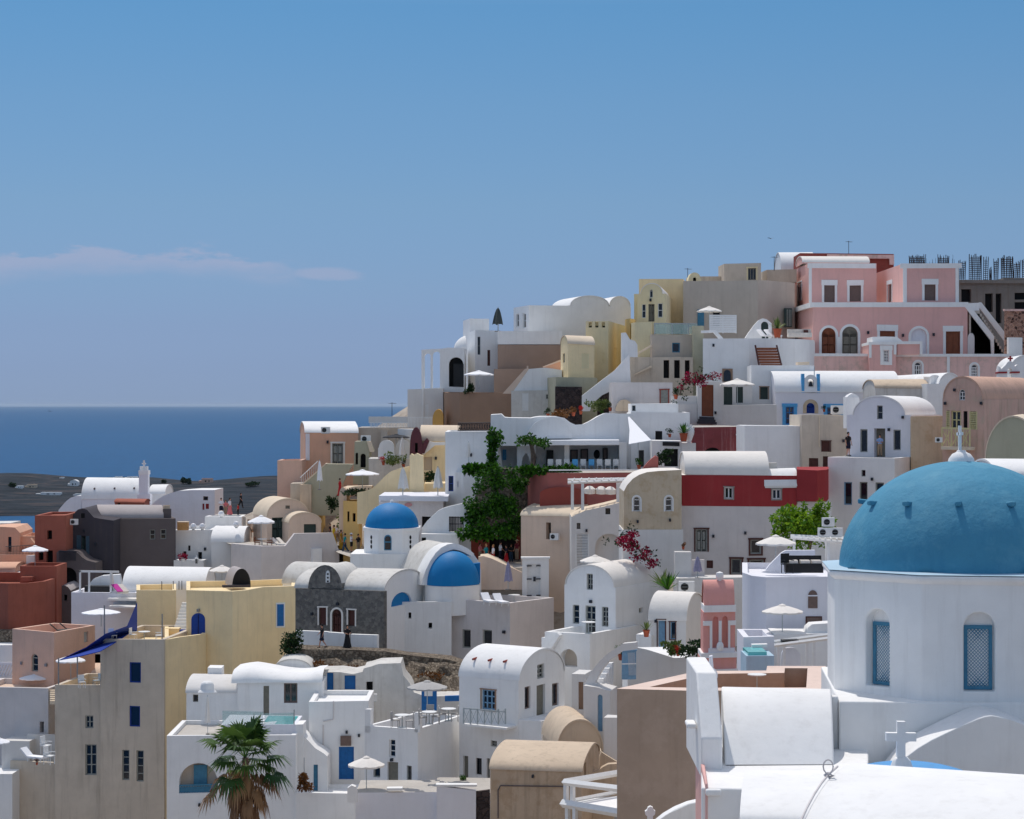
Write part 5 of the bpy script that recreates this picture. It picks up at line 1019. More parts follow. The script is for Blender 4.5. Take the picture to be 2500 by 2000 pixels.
# ------------------------------------------------ cream house with round gable
b = B('house', 'cream house with a round vaulted gable and dark green door', 'house', 186, 653, 20, m='creampink', vb=1330)
b.blk(652, 754, 1262, 1340, dep=5.6, roof=('vault', 1220), rm='cream', F=[('d', 664, 1264, 693, 1318, 'darkgreen'), ('p', 697, 1235, 708, 1243, 'olivedoor')], L=[('h', 604, 1270, 612, 1300), ('h', 628, 1268, 636, 1298)])
b.blk(706, 784, 1277, 1330, dep=5, y=-2.5, roof=('vault', 1252), rm='cream', F=[('p', 742, 1279, 772, 1304, 'darkgreen')]); b.done()
b = B('terrace_wall', 'cream terrace house wall stepping up to the right below the round gable', 'house', 180, 639, 20, m='grey', vb=1425)
b.blk(577, 640, 1332, 1430, dep=6, roof='slab', y=.3, ud=None) if False else None
b.poly([(637, 1430), (638, 1333), (697, 1332), (720, 1302), (812, 1302), (828, 1345), (828, 1430)], .5, 'grey', 0, drop=2)
x0 = b.x(638); b.mb('wall', 'grey').add([b.P(x0, 0, b.zz(1430, 0, 0) - 3), b.P(x0, 0, b.zz(1333, 0, 0)), b.P(x0 - 1.9, 3.6, b.zz(1333, 0, 0)), b.P(x0 - 1.9, 3.6, b.zz(1430, 0, 0) - 3)] + [b.P(x0 + .4, .4, b.zz(1430, 0, 0) - 3), b.P(x0 + .4, .4, b.zz(1333, 0, 0)), b.P(x0 - 1.4, 4, b.zz(1333, 0, 0)), b.P(x0 - 1.4, 4, b.zz(1430, 0, 0) - 3)], [(0, 1, 2, 3), (4, 7, 6, 5), (1, 5, 6, 2)])
b.mb('deck', 'pavement').add([b.P(x0, .3, b.zz(1337, 0, 0)), b.P(x0 + 9, .3, b.zz(1337, 0, 0)), b.P(x0 + 9, 8, b.zz(1337, 0, 0)), b.P(x0 - 1.6, 8, b.zz(1337, 0, 0)), b.P(x0 - 1.6, 3.8, b.zz(1337, 0, 0))], [(0, 1, 2, 3, 4)])
b.bar(763, 1340, 786, 1375, -.6, -.003, 'white', 'lantern_niche'); b.done()
b = B('house', 'white house with small dark openings between the dark grey and cream houses', 'house', 188, 428, 0, vb=1395, m='white')
b.blk(426, 518, 1293, 1400, dep=6, roof='flat', par=.3, F=[('p', 459, 1331, 465, 1344, 'dark'), ('h', 446, 1345, 455, 1372), ('h', 483, 1347, 493, 1374)]); b.blk(516, 594, 1324, 1410, dep=6, y=-1.5, roof=('barrel', 1287)); b.blk(500, 590, 1262, 1300, dep=3, y=4, roof='flat'); b.blk(424, 497, 1368, 1400, dep=2, y=-3, roof='flat', par=.5); b.done()
b = B('house', 'long white house with a sweeping curved roofline and dark wall panels, left', 'house', 202, 369, 0, vb=1300, m='lilac')
b.poly([(368, 1310), (369, 1236), (376, 1228), (388, 1219), (401, 1211), (418, 1205), (436, 1200), (470, 1198), (524, 1197), (524, 1310)], 6, None, 0, rm='white', drop=3, F=[('w', 496, 1213, 508, 1223, 'brownpane', 1, 1), ('p', 494, 1231, 499, 1246, 'crimson'), ('p', 502, 1231, 510, 1244, 'crimson')])
b.done()
b = B('chapel', 'white barrel-roofed chapel with rain spouts above the left shore', 'chapel', 208, 200, 0, vb=1245)
b.blk(200, 341, 1219, 1250, dep=6, roof=('barrel', 1169), m='lilac', rm='white')
for i, u in enumerate((229, 278, 326)):
    xx = b.x(u); b.mb('spout#s%d' % i, 'charcoal').tube([b.P(xx, 1.1, b.zz(1189, xx, 1)), b.P(xx, .25, b.zz(1192, xx, 1))], .1, 6)
b.poly([(144, 1255), (143, 1247), (152, 1236), (162, 1225), (172, 1217), (184, 1212), (199, 1210), (199, 1255)], 5, 'lilac', .4, rm='white', drop=3); b.blk(364, 402, 1207, 1250, dep=5, y=1, roof=('barrel', 1185)); b.done()
b = B('bell_tower', 'slim white bell tower with stepped cap and cross beside the barrel chapel', 'tower', 204, 336, 0, m='lilac', vb=1238)
b.blk(339, 361, 1158, 1245, dep=.95, roof='slab'); b.blk(335, 366, 1207, 1250, dep=1.3, y=-.1, roof='slab'); b.bar(338, 1149, 362, 1159, -.08, 1.05, 'white', 'cornice')
for u in (341, 354): b.bar(u, 1139, u + 6, 1149, .2, .7, 'white', 'horn')
b.bar(349, 1124, 353, 1149, .35, .5, 'white', 'cross'); b.bar(346, 1131, 349, 1134, .35, .5, 'white', 'cross_arm'); b.bar(353, 1131, 356, 1134, .35, .5, 'white', 'cross_arm'); b.done()
b = B('house', 'tiny terracotta roof hut between the white chapel and dark grey house', 'hut', 198, 280, 0, m='terracotta', vb=1242)
b.blk(280, 352, 1228, 1250, dep=3, roof=('barrel', 1220), F=[('ah', 286, 1229, 294, 1246)]); b.blk(246, 281, 1240, 1250, dep=3, roof='slab'); b.done()
b = B('house', 'dark charcoal house with a round gable, pale barrel roof and two small windows', 'house', 184, 278, 14, m='charcoal', vb=1392)
b.blk(278, 429, 1269, 1400, dep=7, roof='slab', F=[('w', 366, 1293, 379, 1317, 'greyframe', 1, 2), ('w', 392, 1292, 406, 1316, 'greyframe', 1, 2)])
b.blk(241, 398, 1267, 1273, dep=5, y=.8, roof=('barrel', 1235), rm='charroof', ext=0); b.blk(398, 418, 1243, 1272, dep=1.4, y=1, roof='slab', part='chimney', ext=0); b.bar(400, 1234, 415, 1243, 1.2, 2.2, 'tan', 'chimney_cap')
b.done()
b = B('house', 'blackish round-gabled house front with teal shutters, attached to the charcoal house', 'house', 181, 158, 0, m='charcoaldark', vb=1400)
b.poly([(158, 1420), (158, 1258), (180, 1256), (184, 1250), (190, 1245), (200, 1242), (212, 1245), (222, 1256), (229, 1264), (241, 1266), (277, 1270), (277, 1420)], 6, None, 0, F=[('s', 187, 1307, 198, 1353, 'slateteal'), ('d', 199, 1309, 209, 1354, 'darkgreen'), ('s', 210, 1309, 218, 1355, 'slateteal'), ('p', 197, 1254, 207, 1266, 'dark')])
b.poly([(138, 1450), (138, 1349), (144, 1344), (186, 1347), (193, 1352), (200, 1360), (212, 1368), (233, 1374), (234, 1450)], 3, 'charcoal', -3.2, F=[('ah', 144, 1385, 187, 1437)], drop=2)
for i in range(14): b.bar(145 + 3 * i, 1348, 146.2 + 3 * i, 1369, -3.4, -3.36, 'iron', '=balusters')
b.bar(144, 1345, 187, 1348, -3.42, -3.34, 'iron', 'rail')
b.done(); ac(181, 1281, 19, 179.5, 'air conditioner on the blackish round-gabled house')
b = B('house', 'small charcoal arched hut below the blackish house', 'hut', 174, 139, 0, m='charcoal', vb=1505)
b.poly([(139, 1520), (139, 1438), (146, 1430), (156, 1427), (166, 1431), (173, 1440), (175, 1520)], 4, None, 0, F=[('h', 156, 1450, 164, 1465)], rm='charroof', drop=2); b.poly([(95, 1510), (110, 1487), (139, 1487), (139, 1510)], 2, 'charcoal', .3, drop=2); b.done()
b = B('house', 'terracotta red tower house with three dark openings near the shore', 'house', 178, 85, 0, m='terracotta', vb=1390)
b.blk(85, 160, 1258, 1390, dep=6, roof='flat', par=.2, F=[('h', 115, 1295, 127, 1317), ('h', 94, 1343, 106, 1368), ('h', 113, 1344, 129, 1384)]); b.done()
b = B('terrace_wall', 'terracotta red curved terrace walls below the red tower house', 'wall', 172, 0, 0, m='terracotta', vb=1535)
b.blk(49, 138, 1382, 1420, dep=4, roof='flat', par=.6); b.plan([(-40, 168), (20, 167), (70, 167.5), (110, 169), (130, 171), (138, 173), (138, 178), (-40, 178)], 1422, 1540, par=.8, m='terracotta'); b.bar(50, 1409, 78, 1420, -1, 2, 'terracotta', 'ledge'); b.done()
b = B('house', 'peach pink house with gabled cap and iron railing at the left frame edge', 'house', 190, 0, 0, m='peach', vb=1385)
b.poly([(-40, 1400), (-40, 1288), (0, 1286), (36, 1287), (49, 1300), (49, 1400)], 5, None, 0, F=[('w', 20, 1310, 28, 1352, 'dark', 1, 1)], drop=2); b.blk(-40, 85, 1354, 1410, dep=4, y=-4, roof='flat', par=.2); b.blk(48, 90, 1308, 1360, dep=4, y=.5, roof='flat'); b.poly([(64, 1325), (74, 1312), (84, 1325)], .6, 'peach', -.4, part='cap')
b.beam(14, 1333, 84, 1331, -3.8, -3.8, .03, 'iron', 'rail')
for i in range(20): b.beam(15 + i * 3.6, 1333, 15 + i * 3.6, 1354, -3.8, -3.8, .016, 'iron', '=bars')
b.blk(-30, 26, 1277, 1300, dep=4, y=5, roof='slab', m='offwhite'); b.blk(64, 83, 1357, 1378, dep=1, y=-4.6, roof='slab', m='white'); b.done()
b = B('house', 'small peach cave houses with white doors under the peach pink house', 'house', 182, 0, 0, m='salmon', vb=1420)
b.blk(-30, 37, 1390, 1425, dep=4, roof=('barrel', 1376), rm='peach', F=[('d', 14, 1398, 24, 1418, 'teal')]); b.blk(30, 50, 1400, 1425, dep=3, y=-.5, roof='slab', m='white'); b.done()
# ------------------------------------------------ white pergola house
b = B('house', 'white terrace house with pergola posts and a long white barrel roof', 'house', 168, 174, 0, vb=1505, m='lilac')
b.blk(174, 336, 1447, 1515, dep=5, roof='flat', par=.2); b.blk(300, 500, 1437, 1460, dep=6, y=2.5, roof=('barrel', 1387), m='white'); b.poly([(206, 1445), (215, 1428), (228, 1412), (250, 1404), (292, 1402), (300, 1445)], .6, 'white', 3.2, part='gable')
for u, v0 in ((193, 1393), (215, 1398), (268, 1398)): b.bar(u, v0, u + 4, 1447, .4, .55, 'whitepaint', 'post')
b.bar(193, 1393, 290, 1398, .4, .55, 'whitepaint', 'beam'); b.bar(206, 1430, 270, 1447, 2.2, 3, 'black', 'sofa'); b.bar(262, 1461, 335, 1466, -1, -.003, 'white', 'ledge'); b.bar(266, 1480, 335, 1484, -2, -.003, 'white', 'ledge'); b.done()
# ================================================== lower left: yellow tower house, stone church, salmon house
b = B('house', 'tall yellow and beige house with a roof terrace, blue arched door and blue windows', 'house', 150, 401, 0, m='yellow', vb=2000)
# beige tower
b.frame(150, 401, -7)
b.blk(245, 401, 1563, 2010, dep=10, m='beige', roof='flat', par=.9, th=.35, rm='yellow', F=[('w', 316, 1617, 344, 1667, 'blue', 1, 1), ('w', 316, 1724, 342, 1775, 'blue', 1, 1), ('w', 298, 1832, 316, 1906, 'greyframe', 1, 4), ('w', 333, 1833, 351, 1909, 'greyframe', 1, 4)])
b.blk(134, 247, 1674, 2010, dep=7, y=.35, m='beige', roof='flat', par=.9, ref=247, rm='yellow', F=[('w', 208, 1748, 228, 1779, 'greyframe', 2, 2), ('w', 208, 1818, 236, 1892, 'greyframe', 2, 3)])
b.blk(25, 136, 1862, 2010, dep=6, y=.7, m='beige', roof='flat', par=.8, ref=136, rm='yellow')
# yellow storeys
b.plan([(402, 150.2), (440, 152.0), (500, 154.6), (520, 160), (402, 161)], 1564, 2010, par=.8, m='yellow')
b.plan([(455, 156), (567, 154.8), (602, 156), (642, 158.6), (721, 160), (721, 166.5), (600, 165), (455, 164)], 1441, 1700, par=.5, m='yellow')
b.plan([(333, 163), (430, 163), (430, 168), (333, 168)], 1440, 1560, par=.5, m='yellow')
b.frame(156, 455, -18)
b.poly([(467, 1552), (467, 1513)] + arcpts(467, 1513, 500, 1513, 1497, 10) + [(500, 1552)], .05, 'blue', -.06, part='door'); b.bar(483, 1500, 484.5, 1550, -.1, -.06, 'navy', 'door_seam'); b.bar(480, 1487, 485, 1494, -.25, -.02, 'metal', 'lamp')
b.frame(158.6, 642, 30.7)
b.bar(674, 1472, 696, 1534, -.05, -.005, 'white', 'surround'); b.bar(677, 1476, 693, 1530, -.09, -.051, 'azure', 'shutter'); b.frame(156, 602, 0); b.bar(604, 1602, 615, 1617, .85, 1.2, 'dark', 'vent')
b.frame(159, 423, 0)
for i in range(9): b.bar(423 + 2.6 * i, 1536 - 8.2 * i, 456, 1545, .0 + .35 * i, .33 + .35 * i, 'white', '=stair')
b.bar(404, 1536, 437, 1556, -1, -.1, 'yellow', 'bench'); b.bar(438, 1540, 452, 1552, -.9, -.3, 'blue', 'box'); b.bar(340, 1496, 372, 1502, 5.6, 6.1, 'greyblue', 'ledge')
for u in (395, 423, 437, 444): b.beam(u, 1440, u, 1418, 5, 5, .03, 'rust', 'vent_pipe')
b.frame(160.5, 567, 18)
b.poly(arcpts(567, 1432, 612, 1428, 1388, 14), .05, 'dark', 0, part='tank_end'); b.poly(arcpts(567, 1432, 612, 1428, 1388, 14), 3.2, 'charroof', .06, part='tank'); b.bar(545, 1430, 612, 1436, -.6, -.05, 'charcoaldark', 'mat')
b.done()
b = B('shade_sail', 'long dark blue shade sail stretched from the yellow tower to low poles', 'shade sail', 149, 142, 0, m='sailblue')
pts = [(335, 1468, 158), (310, 1528, 152), (258, 1548, 149.5), (210, 1582, 148), (144, 1612, 146), (196, 1602, 146), (245, 1590, 147.5), (292, 1562, 151), (318, 1545, 154), (335, 1540, 157)]
top = [PX(*p) for p in pts]; n = len(top); b.mb('cloth', 'sailblue').add(top + [p - Vector((0, 0, .05)) for p in top], [tuple(t) for t in geometry.tessellate_polygon([top])] + [tuple(n + i for i in t) for t in geometry.tessellate_polygon([top])] + [(i, (i + 1) % n, n + (i + 1) % n, n + i) for i in range(n)])
for u, v0, v1, d in ((143, 1612, 1674, 148), (189, 1603, 1656, 151), (255, 1480, 1556, 150.6)): b.mb(b.uq('pole'), 'metal').tube([PX(u, v0 - 3, d), PX(u, v1, d)], .05, 8)
b.done()
r = empty('pole', PX(396, 1562, 150.5), 'thin grey metal pole at the corner of the yellow tower terrace', 'pole'); MB().tube([(0, 0, 0), (0, 0, 1.9)], .045, 8).build('shaft', 'metal', r); MB().lathe([(.0, .03), (.1, .02), (.1, 0)], n=10).build('foot', 'metal', r)
b = B('church', 'grey stone church with white barrel roofs and brown framed doors', 'church', 150, 938, -22, m='stonegrey', vb=1590)
b.blk(721, 938, 1443, 1600, dep=.45, roof='slab', F=[('p', 779, 1485, 797, 1528, 'wooddark', 1, 1, ('warmwhite', .1)), ('ad', 811, 1490, 834, 1552, 'wooddark', 1, 1, ('warmwhite', .14)), ('p', 850, 1492, 867, 1531, 'wooddark', 1, 1, ('warmwhite', .1))])
b.blk(721, 938, 1442, 1600, ud=1034, y=.46, roof=('barrel', 1390), m='white', rm='whiteold', R=[('ap', 955, 1446, 1005, 1478, 'domeblue')]); b.blk(690, 800, 1428, 1470, dep=4.6, y=9, roof=('barrel', 1376), m='white', rm='whiteold', ext=2)
b.poly(arcpts(752, 1436, 835, 1440, 1380, 14), 3.4, 'stonegrey', .06, part='gable', rm='whiteold'); b.poly([(795, 1424), (795, 1405)] + arcpts(795, 1405, 805, 1405, 1394, 8) + [(805, 1424)], .06, 'whitepaint', -.03, part='grille')
for v in (1401, 1410, 1419): b.bar(798, v, 802, v + 4, -.06, -.032, 'dark', 'grille_hole')
b.done()
b = B('parapet_wall', 'low white wall before the stone church doors', 'wall', 147, 938, -18, vb=1585)
b.blk(722, 800, 1548, 1590, dep=.35, roof='slab', ref=938); b.blk(800, 850, 1549, 1590, dep=.35, roof='slab', ref=938, y=.01); b.blk(856, 921, 1550, 1590, dep=.35, roof='slab', ref=938, y=-.02); b.done()
b = B('house', 'salmon cubic house with roof loungers and a narrow arched window', 'house', 158, 132, -26, m='salmon', vb=1668)
b.gd = 10
b.frame(158, 132, 24) if False else None
b.blk(30, 132, 1543, 1680, ud=232, roof='flat', par=.8, rm='salmon', F=[('aw', 77, 1597, 93, 1640, 'greyframe', 1, 2)], R=[('p', 205, 1542, 216, 1568, 'greymetal')]); b.bar(49, 1617, 52, 1624, -.15, -.003, 'metal', 'lamp'); b.bar(108, 1620, 113, 1627, -.15, -.003, 'metal', 'lamp'); b.done()
b = B('house', 'small cream vaulted house half hidden behind the beige tower', 'house', 162, 145, 0, m='creampink', vb=1670)
b.gd = 10
b.blk(150, 260, 1653, 1680, dep=4, roof=('barrel', 1624)); b.blk(214, 258, 1597, 1625, dep=3, y=6, roof='slab', m='offwhite'); b.done()
b = B('house', 'flat grey house with parapet at the left frame edge', 'house', 154.5, 118, -10, m='grey', vb=1815)
b.gd = 10
b.blk(-60, 118, 1681, 1830, dep=5, roof='flat', par=.4, rm='creampink', F=[('h', 97, 1763, 107, 1790)] ); b.blk(-20, 55, 1660, 1685, dep=3, y=6, roof='slab', m='offwhite'); b.done()
b = B('stairs', 'narrow beige stair flight squeezed against the beige tower', 'stairs', 153, 120, 0, m='cream', vb=1712)
b.gd = 10
for i in range(6): b.bar(121, 1686 + 5 * i, 135, 1720, 1.6 - .35 * i, 1.95 - .35 * i, None, '=steps')
b.done()
b = B('house', 'white and grey terrace walls with loungers below the flat grey house', 'house', 152.3, 70, -4, m='offwhite', vb=1885)
b.gd = 10
b.blk(4, 72, 1812, 2010, dep=4, roof='slab'); b.blk(66, 136, 1795, 1830, dep=.4, y=1.4, roof='slab', ref=70); b.blk(98, 134, 1716, 1760, dep=2, y=4, roof='slab', F=[('h', 100, 1765, 107, 1795)] if False else []); b.blk(-40, 30, 1890, 2010, dep=3, y=-2, roof='slab', m='white'); b.bar(108, 1711, 136, 1716, 3.4, 5, 'creampink', 'ledge'); b.done()
b = B('house', 'low white rubble cottage with lattice fence at the left frame edge', 'house', 164, 0, 0, m='white', vb=1650)
b.gd = 10
b.blk(-40, 34, 1575, 1620, dep=4, roof='slab'); b.blk(-40, 31, 1540, 1575, dep=3, y=2, roof='slab', m='rubble')
b.bar(-30, 1616, 29, 1650, -1.0, -.9, 'lilac', 'fence_panel')
for i in range(8): b.beam(-24 + i * 7, 1648, -12 + i * 7, 1622, -1.04, -1.04, .03, 'grey', '=lattice')
b.done()
# ================================================== lower centre: white cave houses, balcony house, tan vaults
b = B('house', 'white house with an arched loggia holding a blue door, palm in front', 'house', 128, 407, 0, vb=2010)
b.blk(407, 722, 1796, 2015, dep=6, roof='flat', par=.25, rm='pavement', F=[('ah', 437, 1863, 531, 1936, 'beigegrey')])
b.bar(473, 1868, 505, 1916, .5, .66, 'teal', 'door'); b.bar(437, 1915, 531, 1918, .06, .12, 'teal', 'rail')
for i in range(24): b.bar(438 + i * 3.9, 1918, 440 + i * 3.9, 1935, .08, .1, 'teal', '=balusters')
b.bar(437, 1921, 531, 1934, .105, .115, 'teal', 'panel')
b.bar(540, 1770, 722, 1796, 1, 5, 'lilac', 'pool_wall'); b.bar(640, 1767, 715, 1771, 1.2, 4.6, 'poolwater', 'pool')
b.done()
b = B('glass_railing', 'clear glass balustrade around the small plunge pool above the palm', 'railing', 128, 542, 0, m='glassrail', vb=1780)
b.bar(543, 1736, 643, 1774, 1.05, 1.09, 'glassrail', 'panel'); b.bar(645, 1740, 717, 1772, 1.05, 1.09, 'glassrail', 'panel'); b.bar(717, 1733, 719, 1776, 1.03, 1.12, 'metal', 'post'); b.done()
b = B('house', 'white cave house with wavy eaves, square window and a bell-shaped chimney', 'house', 136, 580, 0, vb=1800)
b.blk(580, 788, 1664, 1800, dep=5, roof='slab', F=[('w', 693, 1669, 726, 1718, 'brownpane', 2, 1), ('p', 643, 1675, 657, 1748, 'olivedoor')])
mb = b.mb('roof', 'white'); NU = 30
def wave(u): return 1638 + 9 * math.cos((u - 722) / 46) * (1 if u < 760 else .6) + (8 if u < 610 else 0) * (610 - u) / 45
rows = []
for j in range(9):
    th_ = j / 8 * math.pi / 2; row = []
    for i in range(NU + 1):
        u = 566 + 222 * i / NU; xx = b.x(u); zt_ = b.zz(wave(u), xx, 0); ze = b.zz(1667, xx, 0) + .03
        row.append(b.P(xx, -.25 + 1.6 * (1 - math.cos(th_)), ze + (zt_ - ze) * math.sin(th_)))
    rows += row
mb.add(rows, [(j * (NU + 1) + i, j * (NU + 1) + i + 1, (j + 1) * (NU + 1) + i + 1, (j + 1) * (NU + 1) + i) for j in range(8) for i in range(NU)], True)
bk = rows[-(NU + 1):]; mb.add(bk + [p + Vector((0, 3, -.1)) for p in bk], [(i, i + 1, NU + 2 + i, NU + 1 + i) for i in range(NU)], True)
b.blk(455, 582, 1690, 1800, dep=5, y=.6, roof=('barrel', 1652), m='white', rm='offwhite', F=[('w', 471, 1694, 484, 1712, 'olivedoor', 1, 1)])
b.blk(507, 541, 1630, 1660, dep=1.2, y=4, roof='slab', ext=0)
c = PX(506, 1689, 134.5); b.mb('chimney', 'white').lathe([(.62, -.05), (.6, .0), (.46, .12), (.44, .4), (.4, .56), (.24, .68), (.001, .72)], c, 20)
b.done()
b = B('house', 'white stepped wall house with a bright blue door and grey conduit', 'house', 132, 754, 0, vb=1950)
b.blk(754, 900, 1712, 1960, dep=5, roof='flat', par=.3, F=[('d', 827, 1825, 864, 1905, 'azure', 1, 1)]); b.bar(831, 1799, 857, 1823, -.2, -.003, 'brownpane', 'meter_box')
b.poly([(722, 1960), (722, 1790), (735, 1792), (752, 1810), (770, 1830), (790, 1842), (799, 1850), (799, 1960)], 2.5, 'white', -2.6, drop=2, F=[('p', 735, 1852, 743, 1898, 'azure'), ('p', 765, 1870, 776, 1935, 'teal')])
b.blk(722, 870, 1938, 2010, dep=3, y=-4.2, roof='flat', par=.2); b.blk(722, 740, 1770, 1960, dep=2, y=-3, roof='slab')
b.beam(789, 1770, 789, 1900, -.05, -.05, .035, 'grey', 'conduit'); b.beam(789, 1762, 814, 1757, -.05, -.05, .035, 'grey', 'conduit'); b.beam(814, 1757, 814, 1712, -.05, -.05, .035, 'grey', 'conduit'); b.done()
b = B('house', 'whitewashed ruin with blue shutters and crumbling plaster under the rubble slope', 'ruin', 139, 790, 0, m='whiteold', vb=1720)
b.poly([(788, 1730), (788, 1640), (830, 1640), (862, 1645), (885, 1640), (888, 1632), (905, 1628), (925, 1622), (978, 1620), (985, 1650), (1000, 1668), (1010, 1690), (1040, 1700), (1120, 1700), (1122, 1730)], 3, None, 0, drop=2, F=[('p', 798, 1642, 814, 1709, 'azure'), ('p', 841, 1648, 868, 1682, 'azure'), ('h', 894, 1664, 910, 1700)])
b.bar(1029, 1684, 1066, 1735, -1.8, -1.4, 'azure', 'cupboard'); b.bar(1036, 1688, 1056, 1700, -1.86, -1.81, 'white', 'sign'); b.bar(1086, 1700, 1122, 1713, -1.5, -1.2, 'azure', 'bench')
b.blk(670, 760, 1634, 1650, dep=4, y=2, roof=('vault', 1611), m='white', rm='whiteold', ext=2); b.done(); ac(908, 1712, 25, 137, 'air conditioner on the stained whitewashed ruin')
b = B('house', 'white terrace house with grey door, bistro tables on its roof terrace', 'house', 122, 1020, -24, vb=1935)
b.blk(890, 1020, 1783, 1950, ud=1132, roof='flat', par=.85, th=.28, rm='charroof', F=[('w', 950, 1808, 965, 1851, 'whitepaint', 1, 3), ('p', 946, 1863, 972, 1925, 'olivedoor'), ('w', 911, 1871, 928, 1900, 'greyframe', 1, 1), ('w', 993, 1872, 1005, 1908, 'greyframe', 1, 1)])
b.bar(1012, 1742, 1025, 1790, 0, .35, 'white', 'pillar'); b.bar(891, 1733, 904, 1790, 0, .35, 'white', 'pillar'); b.done()
b = B('house', 'white barrel-roofed house with a corner balcony and four roof spouts', 'house', 124, 1266, -32, vb=1945, m='white')
b.blk(1121, 1266, 1661, 1960, ud=1378, roof=('barrel', 1583), rm='white', ins=.06, F=[('w', 1176, 1682, 1209, 1732, 'greyblue', 3, 3, ('brown', .07)), ('p', 1131, 1847, 1143, 1905, 'olivedoor'), ('w', 1162, 1852, 1176, 1893, 'dark', 1, 1), ('w', 1198, 1808, 1213, 1823, 'greyframe', 2, 2), ('p', 1188, 1852, 1196, 1910, 'olivedoor')],
      R=[('w', 1312, 1622, 1329, 1657, 'greyframe', 2, 3), ('w', 1281, 1675, 1295, 1730, 'brownpane', 1, 1), ('p', 1310, 1672, 1331, 1755, 'olivedoor'), ('w', 1348, 1668, 1364, 1722, 'brownpane', 1, 1)])
for i, u in enumerate((1166, 1204, 1241)):
    xx = b.x(u, .9); b.mb('spout#s%d' % i, 'brick').tube([b.P(xx, 1.0, b.zz(1603 + i * 3, xx, 1)), b.P(xx, .35, b.zz(1606 + i * 3, xx, .6))], .07, 6)
b.bar(1130, 1766, 1236, 1771, -1.15, -.003, 'white', 'balcony_slab')
b.bar(1130, 1726, 1234, 1729, -1.12, -1.06, 'greymetal', 'balcony_rail')
for i in range(7): b.bar(1130 + i * 17, 1729, 1132.5 + i * 17, 1767, -1.12, -1.06, 'greymetal', 'post')
for i in range(6): b.beam(1132 + i * 17, 1731, 1146 + i * 17, 1765, -1.09, -1.09, .018, 'greymetal', '=lattice'); b.beam(1146 + i * 17, 1731, 1132 + i * 17, 1765, -1.09, -1.09, .018, 'greymetal', '=lattice')
xr = b.x(1266); 
b.mb('terrace', 'white').add([b.P(xr + .01, -.0, b.zz(1757, xr, 0)), b.P(xr + 1.6, -.0, b.zz(1757, xr, 0)), b.P(xr + 1.6, 6, b.zz(1757, xr, 0)), b.P(xr + .01, 6, b.zz(1757, xr, 0))] + [b.P(xr + .01, 0, b.zz(1960, xr, 0)), b.P(xr + 1.6, 0, b.zz(1960, xr, 0)), b.P(xr + 1.6, 6, b.zz(1960, xr, 0)), b.P(xr + .01, 6, b.zz(1960, xr, 0))], [(0, 1, 2, 3), (0, 1, 5, 4), (1, 2, 6, 5)])
b.done()
b = B('house', 'white gabled house with arched roofline and green-grey double door', 'house', 134, 1503, -32, vb=1550, m='white')
b.blk(1378, 1503, 1433, 1560, ud=1630, roof=('vault', 1381), rm='warmwhite', ins=.12, F=[('w', 1432, 1400, 1447, 1439, 'greyframe', 2, 3), ('w', 1398, 1476, 1414, 1522, 'greyframe', 1, 3), ('d', 1429, 1478, 1454, 1545, 'greyframe', 2, 4), ('w', 1469, 1480, 1485, 1528, 'greyframe', 2, 4)], R=[('p', 1560, 1483, 1569, 1495, 'olivedoor')])
b.frame(130, 1440, -30); b.blk(1330, 1440, 1549, 1700, ud=1560, roof='flat', par=.8, F=[('ah', 1367, 1586, 1409, 1629, 'beigegrey')]); b.blk(1322, 1345, 1563, 1700, dep=3, y=.6, roof='slab', ref=1440)
b.poly([(1312, 1660), (1325, 1590), (1345, 1560), (1360, 1546), (1366, 1552), (1345, 1585), (1335, 1660)], .4, 'white', -.5, part='parapet'); b.done()
b = B('house', 'small white vaulted house with a blue door, agave pot on its wall', 'house', 126, 1675, -24, m='offwhite', vb=1590)
b.blk(1585, 1675, 1518, 1610, ud=1722, roof=('barrel', 1448), rm='warmwhite', F=[('p', 1606, 1513, 1624, 1590, 'greyblue', 1, 1, ('wooddark', .06)), ('w', 1636, 1519, 1649, 1561, 'greyblue', 1, 1, ('wooddark', .05))]); b.blk(1553, 1590, 1553, 1620, dep=1.2, y=-.2, roof='slab', ref=1675, m='white'); b.done()
b = B('terrace_wall', 'pale grey terrace wall with white coping before the vaulted house', 'wall', 118, 1533, 0, m='offwhite', vb=1690)
b.poly([(1533, 1720), (1533, 1577), (1580, 1588), (1645, 1607), (1662, 1606), (1680, 1602), (1700, 1592), (1722, 1584), (1722, 1720)], .5, None, 0, rm='white'); b.blk(1533, 1722, 1610, 1700, dep=6, y=.5, roof='slab', m='white'); b.done()
b = B('cupboard', 'tall pale blue lattice cupboard on the white stair landing', 'cupboard', 116, 1519, 0, m='greyblue', vb=1656)
b.bar(1519, 1590, 1553, 1660, 0, .5, None, 'body')
for i in range(9): b.beam(1533 + 2 * i, 1594, 1536 + 2 * i, 1650, -.02, -.02, .008, 'white', '=lattice')
b.bar(1517, 1587, 1555, 1591, -.05, .55, None, 'top'); b.bar(1519, 1620, 1553, 1623, -.03, -.003, 'white', 'shelf_edge'); b.done()
b = B('stair_wall', 'white curved stair wall with a narrow arched blue door, between the vaults', 'stairs', 114, 1425, -14, m='offwhite', vb=1790)
b.poly([(1425, 1830), (1425, 1674), (1445, 1640), (1462, 1618), (1480, 1600), (1520, 1572), (1552, 1568), (1552, 1585), (1520, 1590), (1490, 1612), (1470, 1636), (1452, 1668), (1488, 1688), (1488, 1830)], .6, None, 0, drop=2)
b.poly([(1425, 1830), (1425, 1676), (1460, 1680), (1489, 1688), (1489, 1830)], 2, None, -.6, drop=2, F=[('ap', 1459, 1697, 1471, 1786, 'greyblue')])
